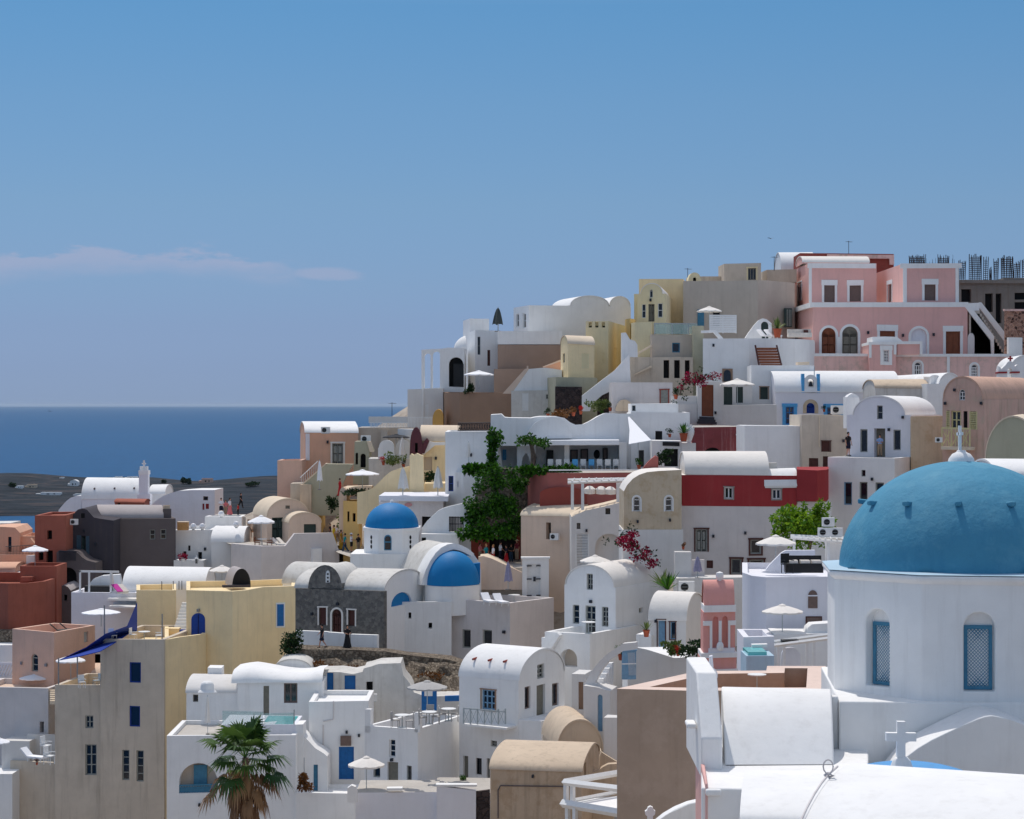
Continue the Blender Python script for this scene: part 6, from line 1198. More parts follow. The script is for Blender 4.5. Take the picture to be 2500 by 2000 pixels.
for i in range(5): b.bar(1450 + 7 * i, 1670 - 13 * i, 1466 + 7 * i, 1692, .7 + .5 * i, 1.2 + .5 * i, 'white', 'step')
b.blk(1396, 1428, 1643, 1800, dep=2, y=4, roof='slab', ref=1425, F=[('p', 1412, 1662, 1424, 1730, 'brown')]); b.blk(1474, 1512, 1748, 1850, dep=1, y=-3, roof='slab', ref=1425); b.done()
b = B('house', 'tan rendered vault with round blind gable between the white houses', 'house', 112, 1360, 8, m='tan', vb=1840)
b.blk(1362, 1470, 1830, 1860, dep=6, ud=1325, roof=('vault', 1760), rm='tan', L=[('ah', 1336, 1810, 1345, 1838)]); b.done()
b = B('house', 'weathered tan house with a barrel roof and a cable along its wall', 'house', 102, 1420, -10, m='tanold', vb=2010)
b.blk(1197, 1420, 1887, 2020, dep=6.5, roof=('barrel', 1823), rm='tan', R=[('h', 1426, 1862, 1431, 1900)])
b.beam(1216, 1930, 1216, 2000, -.05, -.05, .03, 'charcoal', 'cable'); b.beam(1222, 1921, 1400, 1923, -.05, -.05, .03, 'charcoal', 'cable'); b.beam(1216, 1932, 1222, 1921, -.05, -.05, .03, 'charcoal', 'cable'); b.done()
b = B('terrace_wall', 'curved tan terrace walls between the tan house and brown building', 'wall', 106, 1446, 0, m='tan', vb=1990)
b.poly([(1446, 2010), (1446, 1888), (1460, 1885), (1472, 1875), (1485, 1868), (1506, 1866), (1506, 2010)], .4, None, 0); b.poly([(1462, 1890), (1464, 1848), (1468, 1836), (1482, 1846), (1500, 1858), (1510, 1864), (1510, 1890)], .5, None, 3); b.poly([(1435, 1890), (1436, 1832), (1468, 1832), (1468, 1890)], 1, None, 4.5); b.done()
b = B('terrace_wall', 'long white lower terrace wall with bright coping at the bottom of the frame', 'wall', 117, 870, 0, m='lilac', vb=2010)
b.blk(868, 1068, 1935, 2020, dep=4, roof='slab', rm='pavement'); b.bar(944, 1926, 982, 1932, -.2, .4, 'white', 'coping'); b.poly([(1066, 2020), (1066, 1920), (1162, 1932), (1162, 2020)], .5, None, -.4); b.bar(1064, 1917, 1164, 1922, -.45, .15, 'white', 'coping')
b.poly([(1158, 2020), (1158, 1935), (1196, 1930), (1196, 2020)], .4, 'stonedark', -.3); b.poly([(848, 1960), (848, 1925), (858, 1918), (868, 1922), (872, 1935), (872, 1960)], .5, 'white', -1); b.blk(1060, 1200, 1936, 2020, dep=5, y=.4, roof='slab', rm='pavement'); b.done()
# ================================================== foreground right: the big dome church, brown house, pink belfry
b = B('church', 'large white church with a big blue-green dome with spouts, nearest building', 'church', 64.6, 2250, -5, vb=2010)
Dc = 69.0; Cx = (2347 - CX) / F * Dc; ap = 4.35; RR = ap / math.cos(R_(22.5)); rot = R_(-5)
z1, z0 = CZ - 5.49, CZ - 9.36
ang = [R_(-112.5 + 45 * i) + rot for i in range(8)]
cor = lambda r, i: Vector((Cx + r * math.cos(ang[i % 8]), Dc + r * math.sin(ang[i % 8]), 0))
for i in range(8):
    A_, B_ = cor(RR, i), cor(RR, i + 1); L = (B_ - A_).length; t_ = (B_ - A_).normalized(); nn = Vector((t_.y, -t_.x, 0))
    if nn.dot(A_ - Vector((Cx, Dc, 0))) < 0: nn = -nn
    pf = lambda a, z, d, A_=A_, t_=t_, nn=nn: A_ + t_ * a - nn * d + Vector((0, 0, z))
    hol = []; b.rvo = .42
    if i in (0, 7, 2, 1):
        if i == 0: c_, w_ = L * .5, .98
        else: c_, w_ = L * .5, .98
        zb_, zt_ = z0 + .26, z0 + 2.72; hol = [('ap', c_ - w_ / 2, zb_, c_ + w_ / 2, zt_, 'white', 1, 1, None)]
    b.face([(0, z0 - .2), (L, z0 - .2), (L, z1), (0, z1)], hol, pf, 'white', 'drum')
    if hol:
        mb = b.mb('grille#g%d' % i, 'teal'); w2 = w_ - .1; h2 = 2.0; y_ = .34; xa, za = c_ - w2 / 2, zb_ + .02
        def bx(x0, q0, x1, q1, d0, d1):
            vs = [pf(a, z, d) for d in (d0, d1) for a, z in ((x0, q0), (x1, q0), (x1, q1), (x0, q1))]; mb.add(vs, [(0, 1, 2, 3), (4, 7, 6, 5), (0, 4, 5, 1), (1, 5, 6, 2), (2, 6, 7, 3), (3, 7, 4, 0)])
        bx(xa, za, xa + .11, za + h2, y_ - .03, y_ + .05); bx(xa + w2 - .11, za, xa + w2, za + h2, y_ - .03, y_ + .05); bx(xa + .11, za, xa + w2 - .11, za + .1, y_ - .03, y_ + .05); bx(xa + .11, za + h2 - .12, xa + w2 - .11, za + h2, y_ - .03, y_ + .05)
        gx0, gx1, gz0, gz1 = xa + .11, xa + w2 - .11, za + .1, za + h2 - .12; W_ = gx1 - gx0; H_ = gz1 - gz0; st = W_ / 6
        for k in range(-int(H_ / st) - 1, 7):
            for sg in (1, -1):
                s0, s1 = max(0, -k * st), min(H_, (6 - k) * st)
                if s1 - s0 < .02: continue
                f = lambda s_, e: (gx0 + k * st + s_ + e) if sg > 0 else (gx1 - k * st - s_ - e)
                q = [pf(max(gx0, min(gx1, f(s_, e))), gz0 + s_, y_ + (.0 if sg > 0 else .008)) for s_, e in ((s0, -.021), (s0, .021), (s1, .021), (s1, -.021))]; mb.add(q, [(0, 1, 2, 3)])
        b.mb('window_back#g%d' % i, 'darkgreen').add([pf(gx0 - .05, gz0 - .05, y_ + .06), pf(gx1 + .05, gz0 - .05, y_ + .06), pf(gx1 + .05, gz1 + .05, y_ + .06), pf(gx0 - .05, gz1 + .05, y_ + .06)], [(0, 1, 2, 3)])
b.rvo = None
mb = b.mb('cornice', 'white'); r2 = RR + .2
rg = [[cor(RR + .005, i) + Vector((0, 0, z1 - .26)) for i in range(8)], [cor(r2, i) + Vector((0, 0, z1 - .12)) for i in range(8)], [cor(r2, i) + Vector((0, 0, z1 + .02)) for i in range(8)], [cor(RR - .5, i) + Vector((0, 0, z1 + .05)) for i in range(8)]]
for a_, c_ in zip(rg[:-1], rg[1:]): mb.add(a_ + c_, [(i, (i + 1) % 8, 8 + (i + 1) % 8, 8 + i) for i in range(8)])
b.mb('cornice_top', 'paleblue').add([p + Vector((0, 0, .034)) for p in rg[2]] + [p + Vector((0, 0, .01)) for p in rg[3]], [(i, (i + 1) % 8, 8 + (i + 1) % 8, 8 + i) for i in range(8)])
rd, hd = 4.07, 3.56; c = Vector((Cx, Dc, z1))
b.mb('dome', 'dometeal').lathe([(rd, -.02)] + [(rd * math.cos(i / 40 * math.pi / 2), hd * math.sin(i / 40 * math.pi / 2)) for i in range(40)] + [(.001, hd)], c, 96)
for k in range(12):
    a = R_(30 * k - 90 - 14); ph = R_(38); n_ = Vector((math.cos(a) * math.cos(ph), math.sin(a) * math.cos(ph), math.sin(ph)))
    p0 = c + Vector((rd * n_.x, rd * n_.y, hd * n_.z)); o_ = Vector((math.cos(a), math.sin(a), .12)).normalized(); sd_ = Vector((-math.sin(a), math.cos(a), 0))
    vs = [p0 + o_ * d + sd_ * s_ + Vector((0, 0, h)) for d in (-.3, .24) for s_, h in ((-.1, -.09), (.1, -.09), (.12, .08), (-.12, .08))]
    b.mb('spout#d%d' % k, 'dometeal').add(vs, [(0, 1, 2, 3), (4, 7, 6, 5), (0, 4, 5, 1), (1, 5, 6, 2), (2, 6, 7, 3), (3, 7, 4, 0)])
b.mb('cap', 'white').lathe([(.46, -.12), (.42, .08), (.3, .24), (.16, .30), (.15, .36), (.001, .37)], c + Vector((0, 0, hd)), 24)
p = c + Vector((0, 0, hd + .3)); mb = b.mb('cross', 'white'); mb.box(p + Vector((-.05, 0, .42)), (.1, .1, .95)); b.mb('cross_arm', 'white').box(p + Vector((-.05, 0, .62)), (.1, .62, .1))
# square base with a lit ledge
b.frame(64.55, 2250, -5); xl = b.x(2049, -.06)
def blockz(x0, x1, y0, y1, za, zb_, m, part):
    vs = [b.P(a, d, z) for z in (za, zb_) for a, d in ((x0, y0), (x1, y0), (x1, y1), (x0, y1))]; b.mb(part, m).add(vs, [(0, 3, 2, 1), (4, 5, 6, 7), (0, 1, 5, 4), (1, 2, 6, 5), (2, 3, 7, 6), (3, 0, 4, 7)])
blockz(xl, xl + 9.2, -.06, 9, z0 - 6, z0, 'white', 'base'); b.base(z0 - 4.5)
blockz(xl - .22, xl - .003, .25, .7, z0 - 5, z0 + .1, 'white', 'pilaster')
# front arm: pointed arch wall, its top catches the sun
b.frame(62.6, 2417, 0)
ou = [(2140, 2040), (2150, 1945), (2172, 1896), (2209, 1850), (2240, 1826), (2274, 1805), (2310, 1787), (2348, 1769), (2385, 1753), (2405, 1746), (2420, 1744), (2436, 1746), (2464, 1752), (2500, 1766), (2540, 1785), (2590, 1812), (2640, 1850), (2690, 1900), (2700, 2040)]
b.poly(ou, 1.75, 'white', 0)
# left arm: barrel vault, buttress wall, flat roof
b.frame(62, 1770, 0); 
zf, zr = CZ - 10.9, CZ - 9.1; n = 22; rows = []
for i in range(n + 1):
    t = 1.7 * i / n; y_ = 3.4 * t; z_ = zf + (zr - zf) * (1 - (1 - t) ** 2); rows.append((y_, z_, b.x(1770 - 9 * min(t, 1), y_), b.x(2036 - 7 * min(t, 1), y_)))
vs = [b.P(r_[2], r_[0], r_[1]) for r_ in rows] + [b.P(r_[3], r_[0], r_[1]) for r_ in rows]
b.mb('vault', 'white').add(vs, [(i, i + 1, n + 2 + i, n + 1 + i) for i in range(n)], True)
for c_ in (2, 3): b.mb('vault', 'white').add([b.P(r_[c_], r_[0], r_[1]) for r_ in rows] + [b.P(rows[-1][c_], rows[-1][0], zf - .3), b.P(rows[0][c_], rows[0][0], zf - .3)], [tuple(range(n + 3))])
xo = b.x(1707); xq = b.x(1758)
pr = [(-.7, zf - .3), (-.7, CZ - 9.98), (-.65, CZ - 9.93), (1.0, CZ - 8.28), (4.6, CZ - 8.25), (4.6, zf - .3)]
b.mb('buttress', 'white').add([b.P(x_, d, z) for x_ in (xo, xq) for d, z in pr], [tuple(range(6)), tuple(range(11, 5, -1))] + [(i, (i + 1) % 6, 6 + (i + 1) % 6, 6 + i) for i in range(6)])
fl = [(1712, -3.7), (1815, -3.7), (1830, -5), (2120, -5), (2120, 8), (1712, 8)]
q = [b.P(b.x(u, d), d, zf - .02) for u, d in fl]; n = len(q); b.mb('flat_roof', 'white').add(q + [p - Vector((0, 0, 5)) for p in q], [tuple(range(n))] + [(i, (i + 1) % n, n + (i + 1) % n, n + i) for i in range(n)])
xg = b.x(1722, -3.72); xh = b.x(1760, -3.72); b.mb('ledge', 'white').add([b.P(a, d, z) for z in (zf - .22, zf - .03) for a, d in ((xg, -3.95), (xh, -3.95), (xh, -3.71), (xg, -3.71))], [(0, 3, 2, 1), (4, 5, 6, 7), (0, 1, 5, 4), (1, 2, 6, 5), (2, 3, 7, 6), (3, 0, 4, 7)])
p1, p2 = PX(1722, 1990, 58.25), PX(1698, 1990, 65.6); p3, p4 = PX(1712, 1990, 65.6), PX(1728, 1990, 58.25); zz_ = (zf - 6, CZ - 10.79)
b.mb('side_wall', 'pink').add([(p.x, p.y, z) for z in zz_ for p in (p1, p4, p3, p2)], [(0, 3, 2, 1), (4, 5, 6, 7), (0, 1, 5, 4), (1, 2, 6, 5), (2, 3, 7, 6), (3, 0, 4, 7)])
xi, xj = b.x(1690, .6), b.x(1701, .6)
b.mb('pilaster_cap', 'white').add([b.P(a, d, z) for z in (CZ - 9.95, CZ - 9.8) for a, d in ((xi - .16, .6), (xj, .6), (xj, 1.4), (xi - .16, 1.4))], [(0, 3, 2, 1), (4, 5, 6, 7), (0, 1, 5, 4), (1, 2, 6, 5), (2, 3, 7, 6), (3, 0, 4, 7)])
b.done()
b = B('church_roof', 'huge white barrel roof in the bottom right corner with a tied cable', 'roof', 42, 2047, -22, vb=2040)
zr = CZ - 7.53; n = 24; dw = 5.2; hr = 2.6; arc = [(-dw * math.sin(math.pi / 2 * i / n), zr - hr * (1 - math.cos(math.pi / 2 * i / n))) for i in range(n + 1)]; arc = [(-a, z) for a, z in reversed(arc[1:])] + arc
xb_ = 12
b.mb('vault', 'white').add([b.P(x_, d, z) for x_ in (0, xb_) for d, z in arc], [(i, i + 1, len(arc) + i + 1, len(arc) + i) for i in range(len(arc) - 1)], True)
for x_ in (0, xb_): b.mb('vault', 'white').add([b.P(x_, d, z) for d, z in arc] + [b.P(x_, arc[-1][0], zr - 8), b.P(x_, arc[0][0], zr - 8)], [tuple(range(len(arc) + 2))])
cab = [b.P(-.02, d, z + .05) for d, z in arc if d < .2][::2]; b.mb('cable', 'grey').tube(cab, .025, 6)
k = PX(2022, 1898, 41.2); b.mb('cable_loop', 'grey').tube([k + Vector((.10 * math.sin(t), 0, .16 + .14 * -math.cos(t))) for t in [i * .5236 for i in range(13)]], .018, 6); b.mb('knot', 'grey').tube([k + Vector((-.08, 0, -.03)), k + Vector((0, 0, .03)), k + Vector((.1, 0, -.02)), k + Vector((.0, 0, -.06))], .035, 6)
b.done()
b = B('church_roof', 'smooth white lower roof swell beside the grey wall, bottom right', 'roof', 50, 1815, -8, vb=2040)
b.blk(1812, 2110, 2010, 2040, dep=6, roof=('barrel', 1917)); b.done()
b = B('dome', 'low sky-blue dome with white cross in front of the pointed arch wall', 'dome', 54, 2205, 0, vb=1900)
c = PX(2222, 1865, 52.5); b.mb('dome', 'skyblue').lathe([(2.3 * math.cos(i / 20 * math.pi / 2), -1.0 + 1.0 * math.sin(i / 20 * math.pi / 2)) for i in range(20)] + [(.001, 0)], c, 60)
c = PX(2201, 1872, 51.9); k = 51.9 / F
b.mb('pedestal', 'white').lathe([(.32, -.1), (.3, .0), (.22, .2), (.1, .26), (.001, .27)], c, 8, smooth=False)
b.mb('cross', 'white').box(c + Vector((-.02, 0, .68)), (20 * k, .18, .92)); b.mb('cross_arm', 'white').box(c + Vector((-.02 - 23 * k, 0, .75)), (27 * k, .178, 20 * k)); b.mb('cross_arm#2', 'white').box(c + Vector((-.02 + 23 * k, 0, .75)), (27 * k, .178, 20 * k)); b.done()
b = B('house', 'plain brown house with a pink-edged roof terrace, left of the big dome church', 'house', 85, 1505, 0, m='taupe', vb=2010)
b.plan([(1505, 85), (1706, 84.4), (2016, 84.4), (2016, 92), (1873, 92), (1871, 90.6), (1702, 90.3)], 1680, 2020, par=1.0, th=.8, cm='peachrim', rm='orangewall'); b.done()
b = B('pergola', 'white painted timber balcony frame with deck at the bottom centre', 'pergola', 96, 1375, 0, m='greymetal', vb=2010)
def bm_(p, q, w): b.mb(b.uq('rail'), 'whitepaint').tube([PX(*p), PX(*q)], w, 4)
A1, A2, A3 = (1377, 1911, 96), (1520, 1886, 99.5), (1520, 1924, 93)
bm_(A1, A2, .16); bm_(A1, A3, .16)
B1, B2, B3 = (1373, 1963, 96), (1520, 1931, 99.5), (1520, 1983, 93); bm_(B1, B3, .2); bm_((1404, 1955, 96.6), B2, .1)
for p, q in (((1382, 1913, 96), (1382, 1962, 96)), ((1398, 1911, 96.4), (1398, 1957, 96.4)), ((1386, 1970, 96), (1386, 2020, 96)), ((1404, 1972, 95.3), (1404, 2020, 95.3))): b.mb(b.uq('post'), 'whitepaint').tube([PX(*p), PX(*q)], .13, 4)
q = [PX(1373, 1966, 96), PX(1530, 1987, 92.8), PX(1530, 1940, 99.5), PX(1400, 1957, 97)]; b.mb('deck', 'white').add(q + [p - Vector((0, 0, .12)) for p in q], [(0, 1, 2, 3), (0, 1, 5, 4), (1, 2, 6, 5)])
b.done()
b = B('house', 'white vaulted roof sliver below the brown house, bottom edge', 'house', 74, 1617, 0, vb=2020)
b.poly([(1590, 2040), (1596, 2010), (1620, 1992), (1650, 1976), (1680, 1965), (1725, 1956), (1725, 2040)], .6, 'white', 0); b.done()
b = B('cross', 'small white rounded cross finial at the bottom edge', 'cross', 66, 1588, 0, vb=2010)
b.poly([(1581, 2030), (1581, 1992), (1576, 1988), (1575, 1980), (1580, 1977), (1582, 1971), (1588, 1968), (1594, 1971), (1596, 1977), (1600, 1980), (1599, 1988), (1594, 1992), (1594, 2030)], .18, None, 0); b.done()
for r_ in [o for o in bpy.data.objects if o.type == 'EMPTY' and o.parent is None and o.name.split('.')[0] in ('church', 'church_roof', 'house', 'dome') and o.location.y < 90]:
    for ch in r_.children:
        if ch.name.split('.')[0] in ('window', 'pane', 'grille', 'window_back', 'cable', 'dome', 'roof', 'cross', 'cross_arm'): continue
        mo = ch.modifiers.new('worn_edges', 'BEVEL'); mo.width = .05; mo.segments = 2; mo.limit_method = 'ANGLE'; mo.angle_limit = R_(40)
# pink belfry
b = B('belfry', 'pink bell tower with white cornices, twin arches and a white finial', 'bell tower', 96, 1717, 0, m='rosetower', vb=1660)
b.blk(1717, 1795, 1495, 1600, dep=1.35, roof='slab', F=[('at', 1742, 1508, 1753, 1588), ('at', 1764, 1508, 1775, 1588)] if False else [('ap', 1741, 1506, 1753, 1590, 'rosetower'), ('ap', 1764, 1506, 1776, 1590, 'rosetower')])
b.blk(1722, 1790, 1482, 1496, dep=1.2, y=.08, roof=('barrel', 1423), rm='rosetower', ext=0)
b.bar(1719, 1480, 1797, 1496, -.12, 1.45, 'white', 'cornice'); b.bar(1717, 1517, 1738, 1528, -.1, -.003, 'white', 'capital'); b.bar(1778, 1517, 1797, 1528, -.1, -.003, 'white', 'capital')
for u0, u1 in ((1733, 1739), (1755, 1762), (1778, 1783)): b.bar(u0, 1517, u1, 1586, -.09, -.003, 'white', 'colonnette')
b.mb('baluster', 'white').lathe([(.1, 0), (.17, .15), (.15, .3), (.07, .4)], PX(1758, 1588, 95.6), 12)
b.bar(1712, 1594, 1800, 1606, -.2, 1.5, 'white', 'cornice'); b.bar(1730, 1583, 1794, 1594, -.15, 1.4, 'lilac', 'plinth')
b.blk(1711, 1798, 1606, 1690, dep=1.6, y=-.1, roof='slab'); b.bar(1716, 1634, 1802, 1644, -.25, -.103, 'white', 'string_course')
b.mb('finial', 'white').lathe([(.0, .56), (.16, .5), (.19, .36), (.16, .22), (.1, .15), (.09, 0)], PX(1757, 1427, 96.6), 14); b.done()
b = B('finial', 'weathered white stub finial on the church buttress beside the belfry', 'finial', 68.5, 1733, 0, vb=1650)
b.poly([(1727, 1662), (1728, 1636), (1732, 1630), (1733, 1600), (1740, 1598), (1742, 1628), (1748, 1634), (1752, 1640), (1752, 1650), (1748, 1662)], .3, 'lilac', 0); b.done()
# white guest house left of the dome church
b = B('house', 'white guest house with roof bar, oval window and arched window beside the big dome', 'house', 108, 1870, 26, vb=1600, m='lilac')
b.frame(108, 1870, 0)
b.plan([(1812, 111), (1836, 108.8), (1870, 108), (2040, 108), (2050, 118), (1812, 118)], 1397, 1620, par=.35, th=.3, m='lilac')
b.poly([(1973, 1484), (1973, 1455)] + arcpts(1973, 1455, 1996, 1455, 1440, 10) + [(1996, 1484)], .06, 'brownpane', -.05, part='window'); b.bar(1971, 1452, 1998, 1455, -.09, -.05, 'lilac', 'transom'); b.bar(1967, 1504, 2007, 1545, -.05, .02, 'wooddark', 'window_frame'); b.bar(1970, 1507, 2004, 1543, -.07, -.051, 'brownpane', 'pane')
b.poly([(1968, 1550), (1972, 1535), (1982, 1526), (1995, 1525), (2040, 1522), (2040, 1550)], 1.2, 'white', -3.2, part='parapet')
b.poly([(1868, 1395), (1880, 1380), (1895, 1365), (1908, 1352), (1918, 1346), (1990, 1343), (1990, 1395)], .3, 'lilac', 5, part='rear_wall')
b.frame(110, 1836, -40); b.poly([(1842 + 4.5 * math.cos(t), 1469 + 11 * math.sin(t)) for t in [i * .5236 for i in range(12)]], .05, 'brownpane', -.4, part='oval_window'); b.bar(1842, 1504, 1857, 1548, -.6, -.4, 'olivedoor', 'door')
b.frame(104, 1815, 0); b.blk(1815, 1890, 1553, 1660, dep=3, roof='flat', par=.6, m='lilac'); b.blk(1890, 2040, 1548, 1660, dep=2.5, y=.5, roof='slab', m='white'); b.bar(1822, 1600, 1890, 1650, -3, -.5, 'paleblue', 'pool_wall'); b.bar(1826, 1590, 1872, 1600, -2.8, -.6, 'poolwater', 'pool'); b.bar(1836, 1571, 1874, 1578, -.8, -.4, 'white', 'pool_edge'); b.done()
b = B('pergola', 'white pergola with thin beams on the guest house terrace beside the big drum', 'pergola', 101, 1896, 0, m='whitepaint', vb=1650)
for u in (1897, 1912, 1968, 1985): b.bar(u, 1570, u + 6, 1650, 0, .16, None, 'post')
b.beam(1890, 1575, 2030, 1560, -.1, -.1, .09, None, 'beam'); b.beam(1890, 1565, 2030, 1548, 2, 2, .09, None, 'beam'); b.bar(1910, 1563, 1950, 1570, .5, 1.2, 'black', 'awning'); b.poly([(1905, 1650), (1908, 1595), (1914, 1582), (1930, 1580), (1940, 1582), (1954, 1595), (1957, 1650)], .2, 'lilac', 1.2, part='arch'); b.done()
b = B('pergola', 'white roof-bar pergola under the bright green tree', 'pergola', 118, 1936, 0, m='whitepaint', vb=1390)
for u in (1936, 2020): b.bar(u, 1315, u + 6, 1395, 0, .16, None, 'post')
b.beam(1930, 1313, 2075, 1322, -.1, -.1, .1, None, 'beam'); b.beam(1930, 1308, 2075, 1315, 1.8, 1.8, .1, None, 'beam')
for i in range(9): b.beam(1945 + i * 14, 1315, 1945 + i * 14, 1310, -.3, 2.2, .05, None, 'slat')
b.bar(2016, 1322, 2060, 1395, .4, .7, 'white', 'rear_wall'); b.done()
# ================================================== rock, plants, furniture, people
b = B('retaining_wall', 'rough rubble wall and dry rocky slope under the stone church', 'wall', 144, 722, 0, m='rubble', vb=1640)
b.poly([(722, 1650), (722, 1584), (800, 1586), (860, 1588), (940, 1592), (990, 1600), (1060, 1606), (1100, 1610), (1135, 1622), (1135, 1720), (900, 1720), (722, 1700)], 2.5, None, 0)
rnd = random.Random(4); NU, NV = 26, 8; vs = []
for j in range(NV):
    for i in range(NU):
        u = 715 + 425 * i / (NU - 1); t = j / (NV - 1); v = 1606 + 14 * i / NU + 96 * t; vs.append(PX(u, v + rnd.uniform(-3, 3), 143.8 - 3.6 * t + rnd.uniform(-.35, .35)))
b.mb('slope', 'rubble').add(vs, [(j * NU + i, j * NU + i + 1, (j + 1) * NU + i + 1, (j + 1) * NU + i) for j in range(NV - 1) for i in range(NU - 1)], True)
b.done()
r = empty('dry_bush', PX(800, 1632, 142.6), 'rust brown dry scrub on the rocky slope behind the ruin', 'plant'); m = MB()
for k, (u, v) in enumerate(((775, 1622), (800, 1632), (830, 1636), (860, 1634), (1040, 1652), (1062, 1650))): p = PX(u, v, 142.4) - PX(800, 1632, 142.6); leaves(m, p, (.55, .3, .22), 150, .2, 50 + k)
m.build('foliage', 'dryplant', r)
b = B('rock_slope', 'dark rocky bank behind the ivy beside the tower house', 'rock', 169, 1150, 0, m='stonedark', vb=1330)
b.poly([(1118, 1335), (1128, 1300), (1150, 1240), (1168, 1190), (1180, 1165), (1205, 1145), (1300, 1145), (1300, 1335)], 3, 'rubble', 0); b.done()
# ivy: a great mass tumbling from the terrace, vines up two posts
r = empty('ivy', PX(1200, 1300, 166), 'deep green ivy mass tumbling from the restaurant terrace', 'ivy'); o_ = Vector(r.location); m = MB(); rnd = random.Random(11)
for k in range(104):
    v = rnd.uniform(1143, 1303); t = (v - 1143) / 160; u = rnd.uniform(1172 - 46 * t + 20 * (t < .1), 1290 - 22 * t + 8 * math.sin(v * .11)); d = 167.4 - 2.2 * math.sin(3.14 * (u - 1120) / 180) * (.5 + .5 * t) - rnd.uniform(0, .9)
    if noise.noise(Vector((u * .045, v * .035, 1.7))) < -.12: continue
    leaves(m, PX(u, v, d) - o_, (rnd.uniform(.34, .58), .4, rnd.uniform(.32, .55)), 92, rnd.uniform(.17, .3), 200 + k, 1.4, .6)
for k in range(16): leaves(m, PX(1142 + 60 * rnd.random(), 1140 + 10 * rnd.random(), 169) - o_, (.55, .35, .28), 60, .32, 400 + k, 1.4)
for k in range(22): leaves(m, PX(1270 + 135 * rnd.random(), 1146 + rnd.uniform(-3, 5), 166 - .4) - o_, (.5, .25, .22), 60, .28, 430 + k, 1.4, .5)
for k in range(12): leaves(m, PX(1132 - 8 + 120 * rnd.random(), 1296 + 12 * rnd.random(), 164.6) - o_, (.6, .4, .35), 80, .33, 460 + k, 1.4, .3)
m.build('foliage', 'leafgreen', r)
for (label, u, top, ub) in (('ivy-clad post with a bushy green head left of the restaurant arches', 1207, 1055, 1202), ('twisted bare vine post with spreading green head before the restaurant', 1292, 1062, 1300)):
    r = empty('vine', PX(ub, 1146, 169), label, 'vine'); o_ = Vector(r.location); m = MB(); t = MB()
    t.tube([PX(ub, 1146, 169) - o_, PX(ub + 1, 1110, 169) - o_, PX(u + 4, top + 22, 169) - o_, PX(u, top + 4, 169) - o_], [.22, .18, .14, .08], 7); t.build('trunk', 'bark', r)
    if u < 1250:
        for k in range(14): leaves(m, PX(u + rnd.uniform(-14, 16), top + rnd.uniform(0, 26), 168.6 + rnd.uniform(-.5, .5)) - o_, (.34, .32, .36), 48, .24, 500 + k, 1.3)
        for k in range(14): leaves(m, PX(ub + rnd.uniform(-4, 4), 1085 + k * 4.5, 168.8) - o_, (.3, .3, .25), 42, .26, 520 + k, 1.3)
    else:
        for k in range(17): a = rnd.uniform(-1, 1); leaves(m, PX(u + 6 + a * 34, top + 8 + 14 * a * a + rnd.uniform(-6, 8), 168.6 + rnd.uniform(-.7, .7)) - o_, (.38, .35, .18), 40, .26, 540 + k, .9, .1)
        t = MB(); t.tube([PX(1305, 1146, 168.4) - o_, PX(1308, 1118, 168.4) - o_, PX(1300, 1090, 168.6) - o_, PX(1318, 1070, 168.6) - o_], [.12, .1, .09, .05], 6); t.build('stem', 'bark', r)
    m.build('foliage', 'leafgreen', r)
# market nook under the ivy
b = B('shop', 'dark souvenir nook with a cloth awning below the ivy', 'shop', 168, 1165, 0, m='redwall', vb=1380)
b.blk(1150, 1285, 1300, 1400, dep=3, roof='slab', m='brick', F=[('h', 1195, 1312, 1262, 1380)]); b.poly([(1188, 1297), (1215, 1303), (1240, 1302), (1260, 1296), (1262, 1300), (1238, 1307), (1212, 1308), (1188, 1301)], 1.4, 'canvas', -1.5, part='awning')
st = []
for i in range(16): a = math.pi * i / 8; rr = 9 if i % 2 == 0 else 4; st.append((1163 + rr * math.sin(a), 1310 - rr * math.cos(a)))
b.poly(st, .06, 'whitepaint', -1.6, part='star'); b.beam(1163, 1300, 1163, 1286, -1.57, -1.57, .01, 'iron', 'cord'); b.done()
# bright tree by the guest house
r = empty('tree', PX(1975, 1345, 122), 'bright yellow-green tree with long shoots behind the guest house', 'tree'); o_ = Vector(r.location); m = MB(); rnd = random.Random(21)
MB().tube([(0, 0, -1), (.05, 0, .4), (.2, .1, 1.1)], [.16, .13, .09], 8).build('trunk', 'bark', r)
for k in range(9): a = rnd.uniform(0, 6.28); MB().tube([(.1, .05, .7), (.1 + .6 * math.cos(a), .5 * math.sin(a), 1.1), (.1 + 1.2 * math.cos(a), .9 * math.sin(a), 1.6 + rnd.random() * .6)], [.07, .045, .02], 5).build('limb', 'bark', r)
for k in range(46):
    u, v = rnd.gauss(1962, 30), rnd.gauss(1288, 22); u = min(2018, max(1900, u)); v = min(1336, max(1248, v)); leaves(m, PX(u, v, 121.6 + rnd.gauss(0, .7)) - o_, (.42, .42, .28), 64, .26, 600 + k, .9)
for (u0, v0, u1, v1) in ((1930, 1285, 1886, 1268), (1925, 1290, 1888, 1292), (1940, 1275, 1912, 1250), (1960, 1265, 1964, 1232), (1985, 1262, 2006, 1224), (2000, 1268, 2022, 1236), (1995, 1262, 1992, 1240), (1920, 1300, 1890, 1306), (1950, 1268, 1938, 1256)):
    for q in range(9): t = q / 8; leaves(m, PX(u0 + (u1 - u0) * t, v0 + (v1 - v0) * t, 121.2) - o_, (.17 - .08 * t,) * 3, 16, .22, 700 + q + int(u0), .9)
m.build('crown', 'leafbright', r)
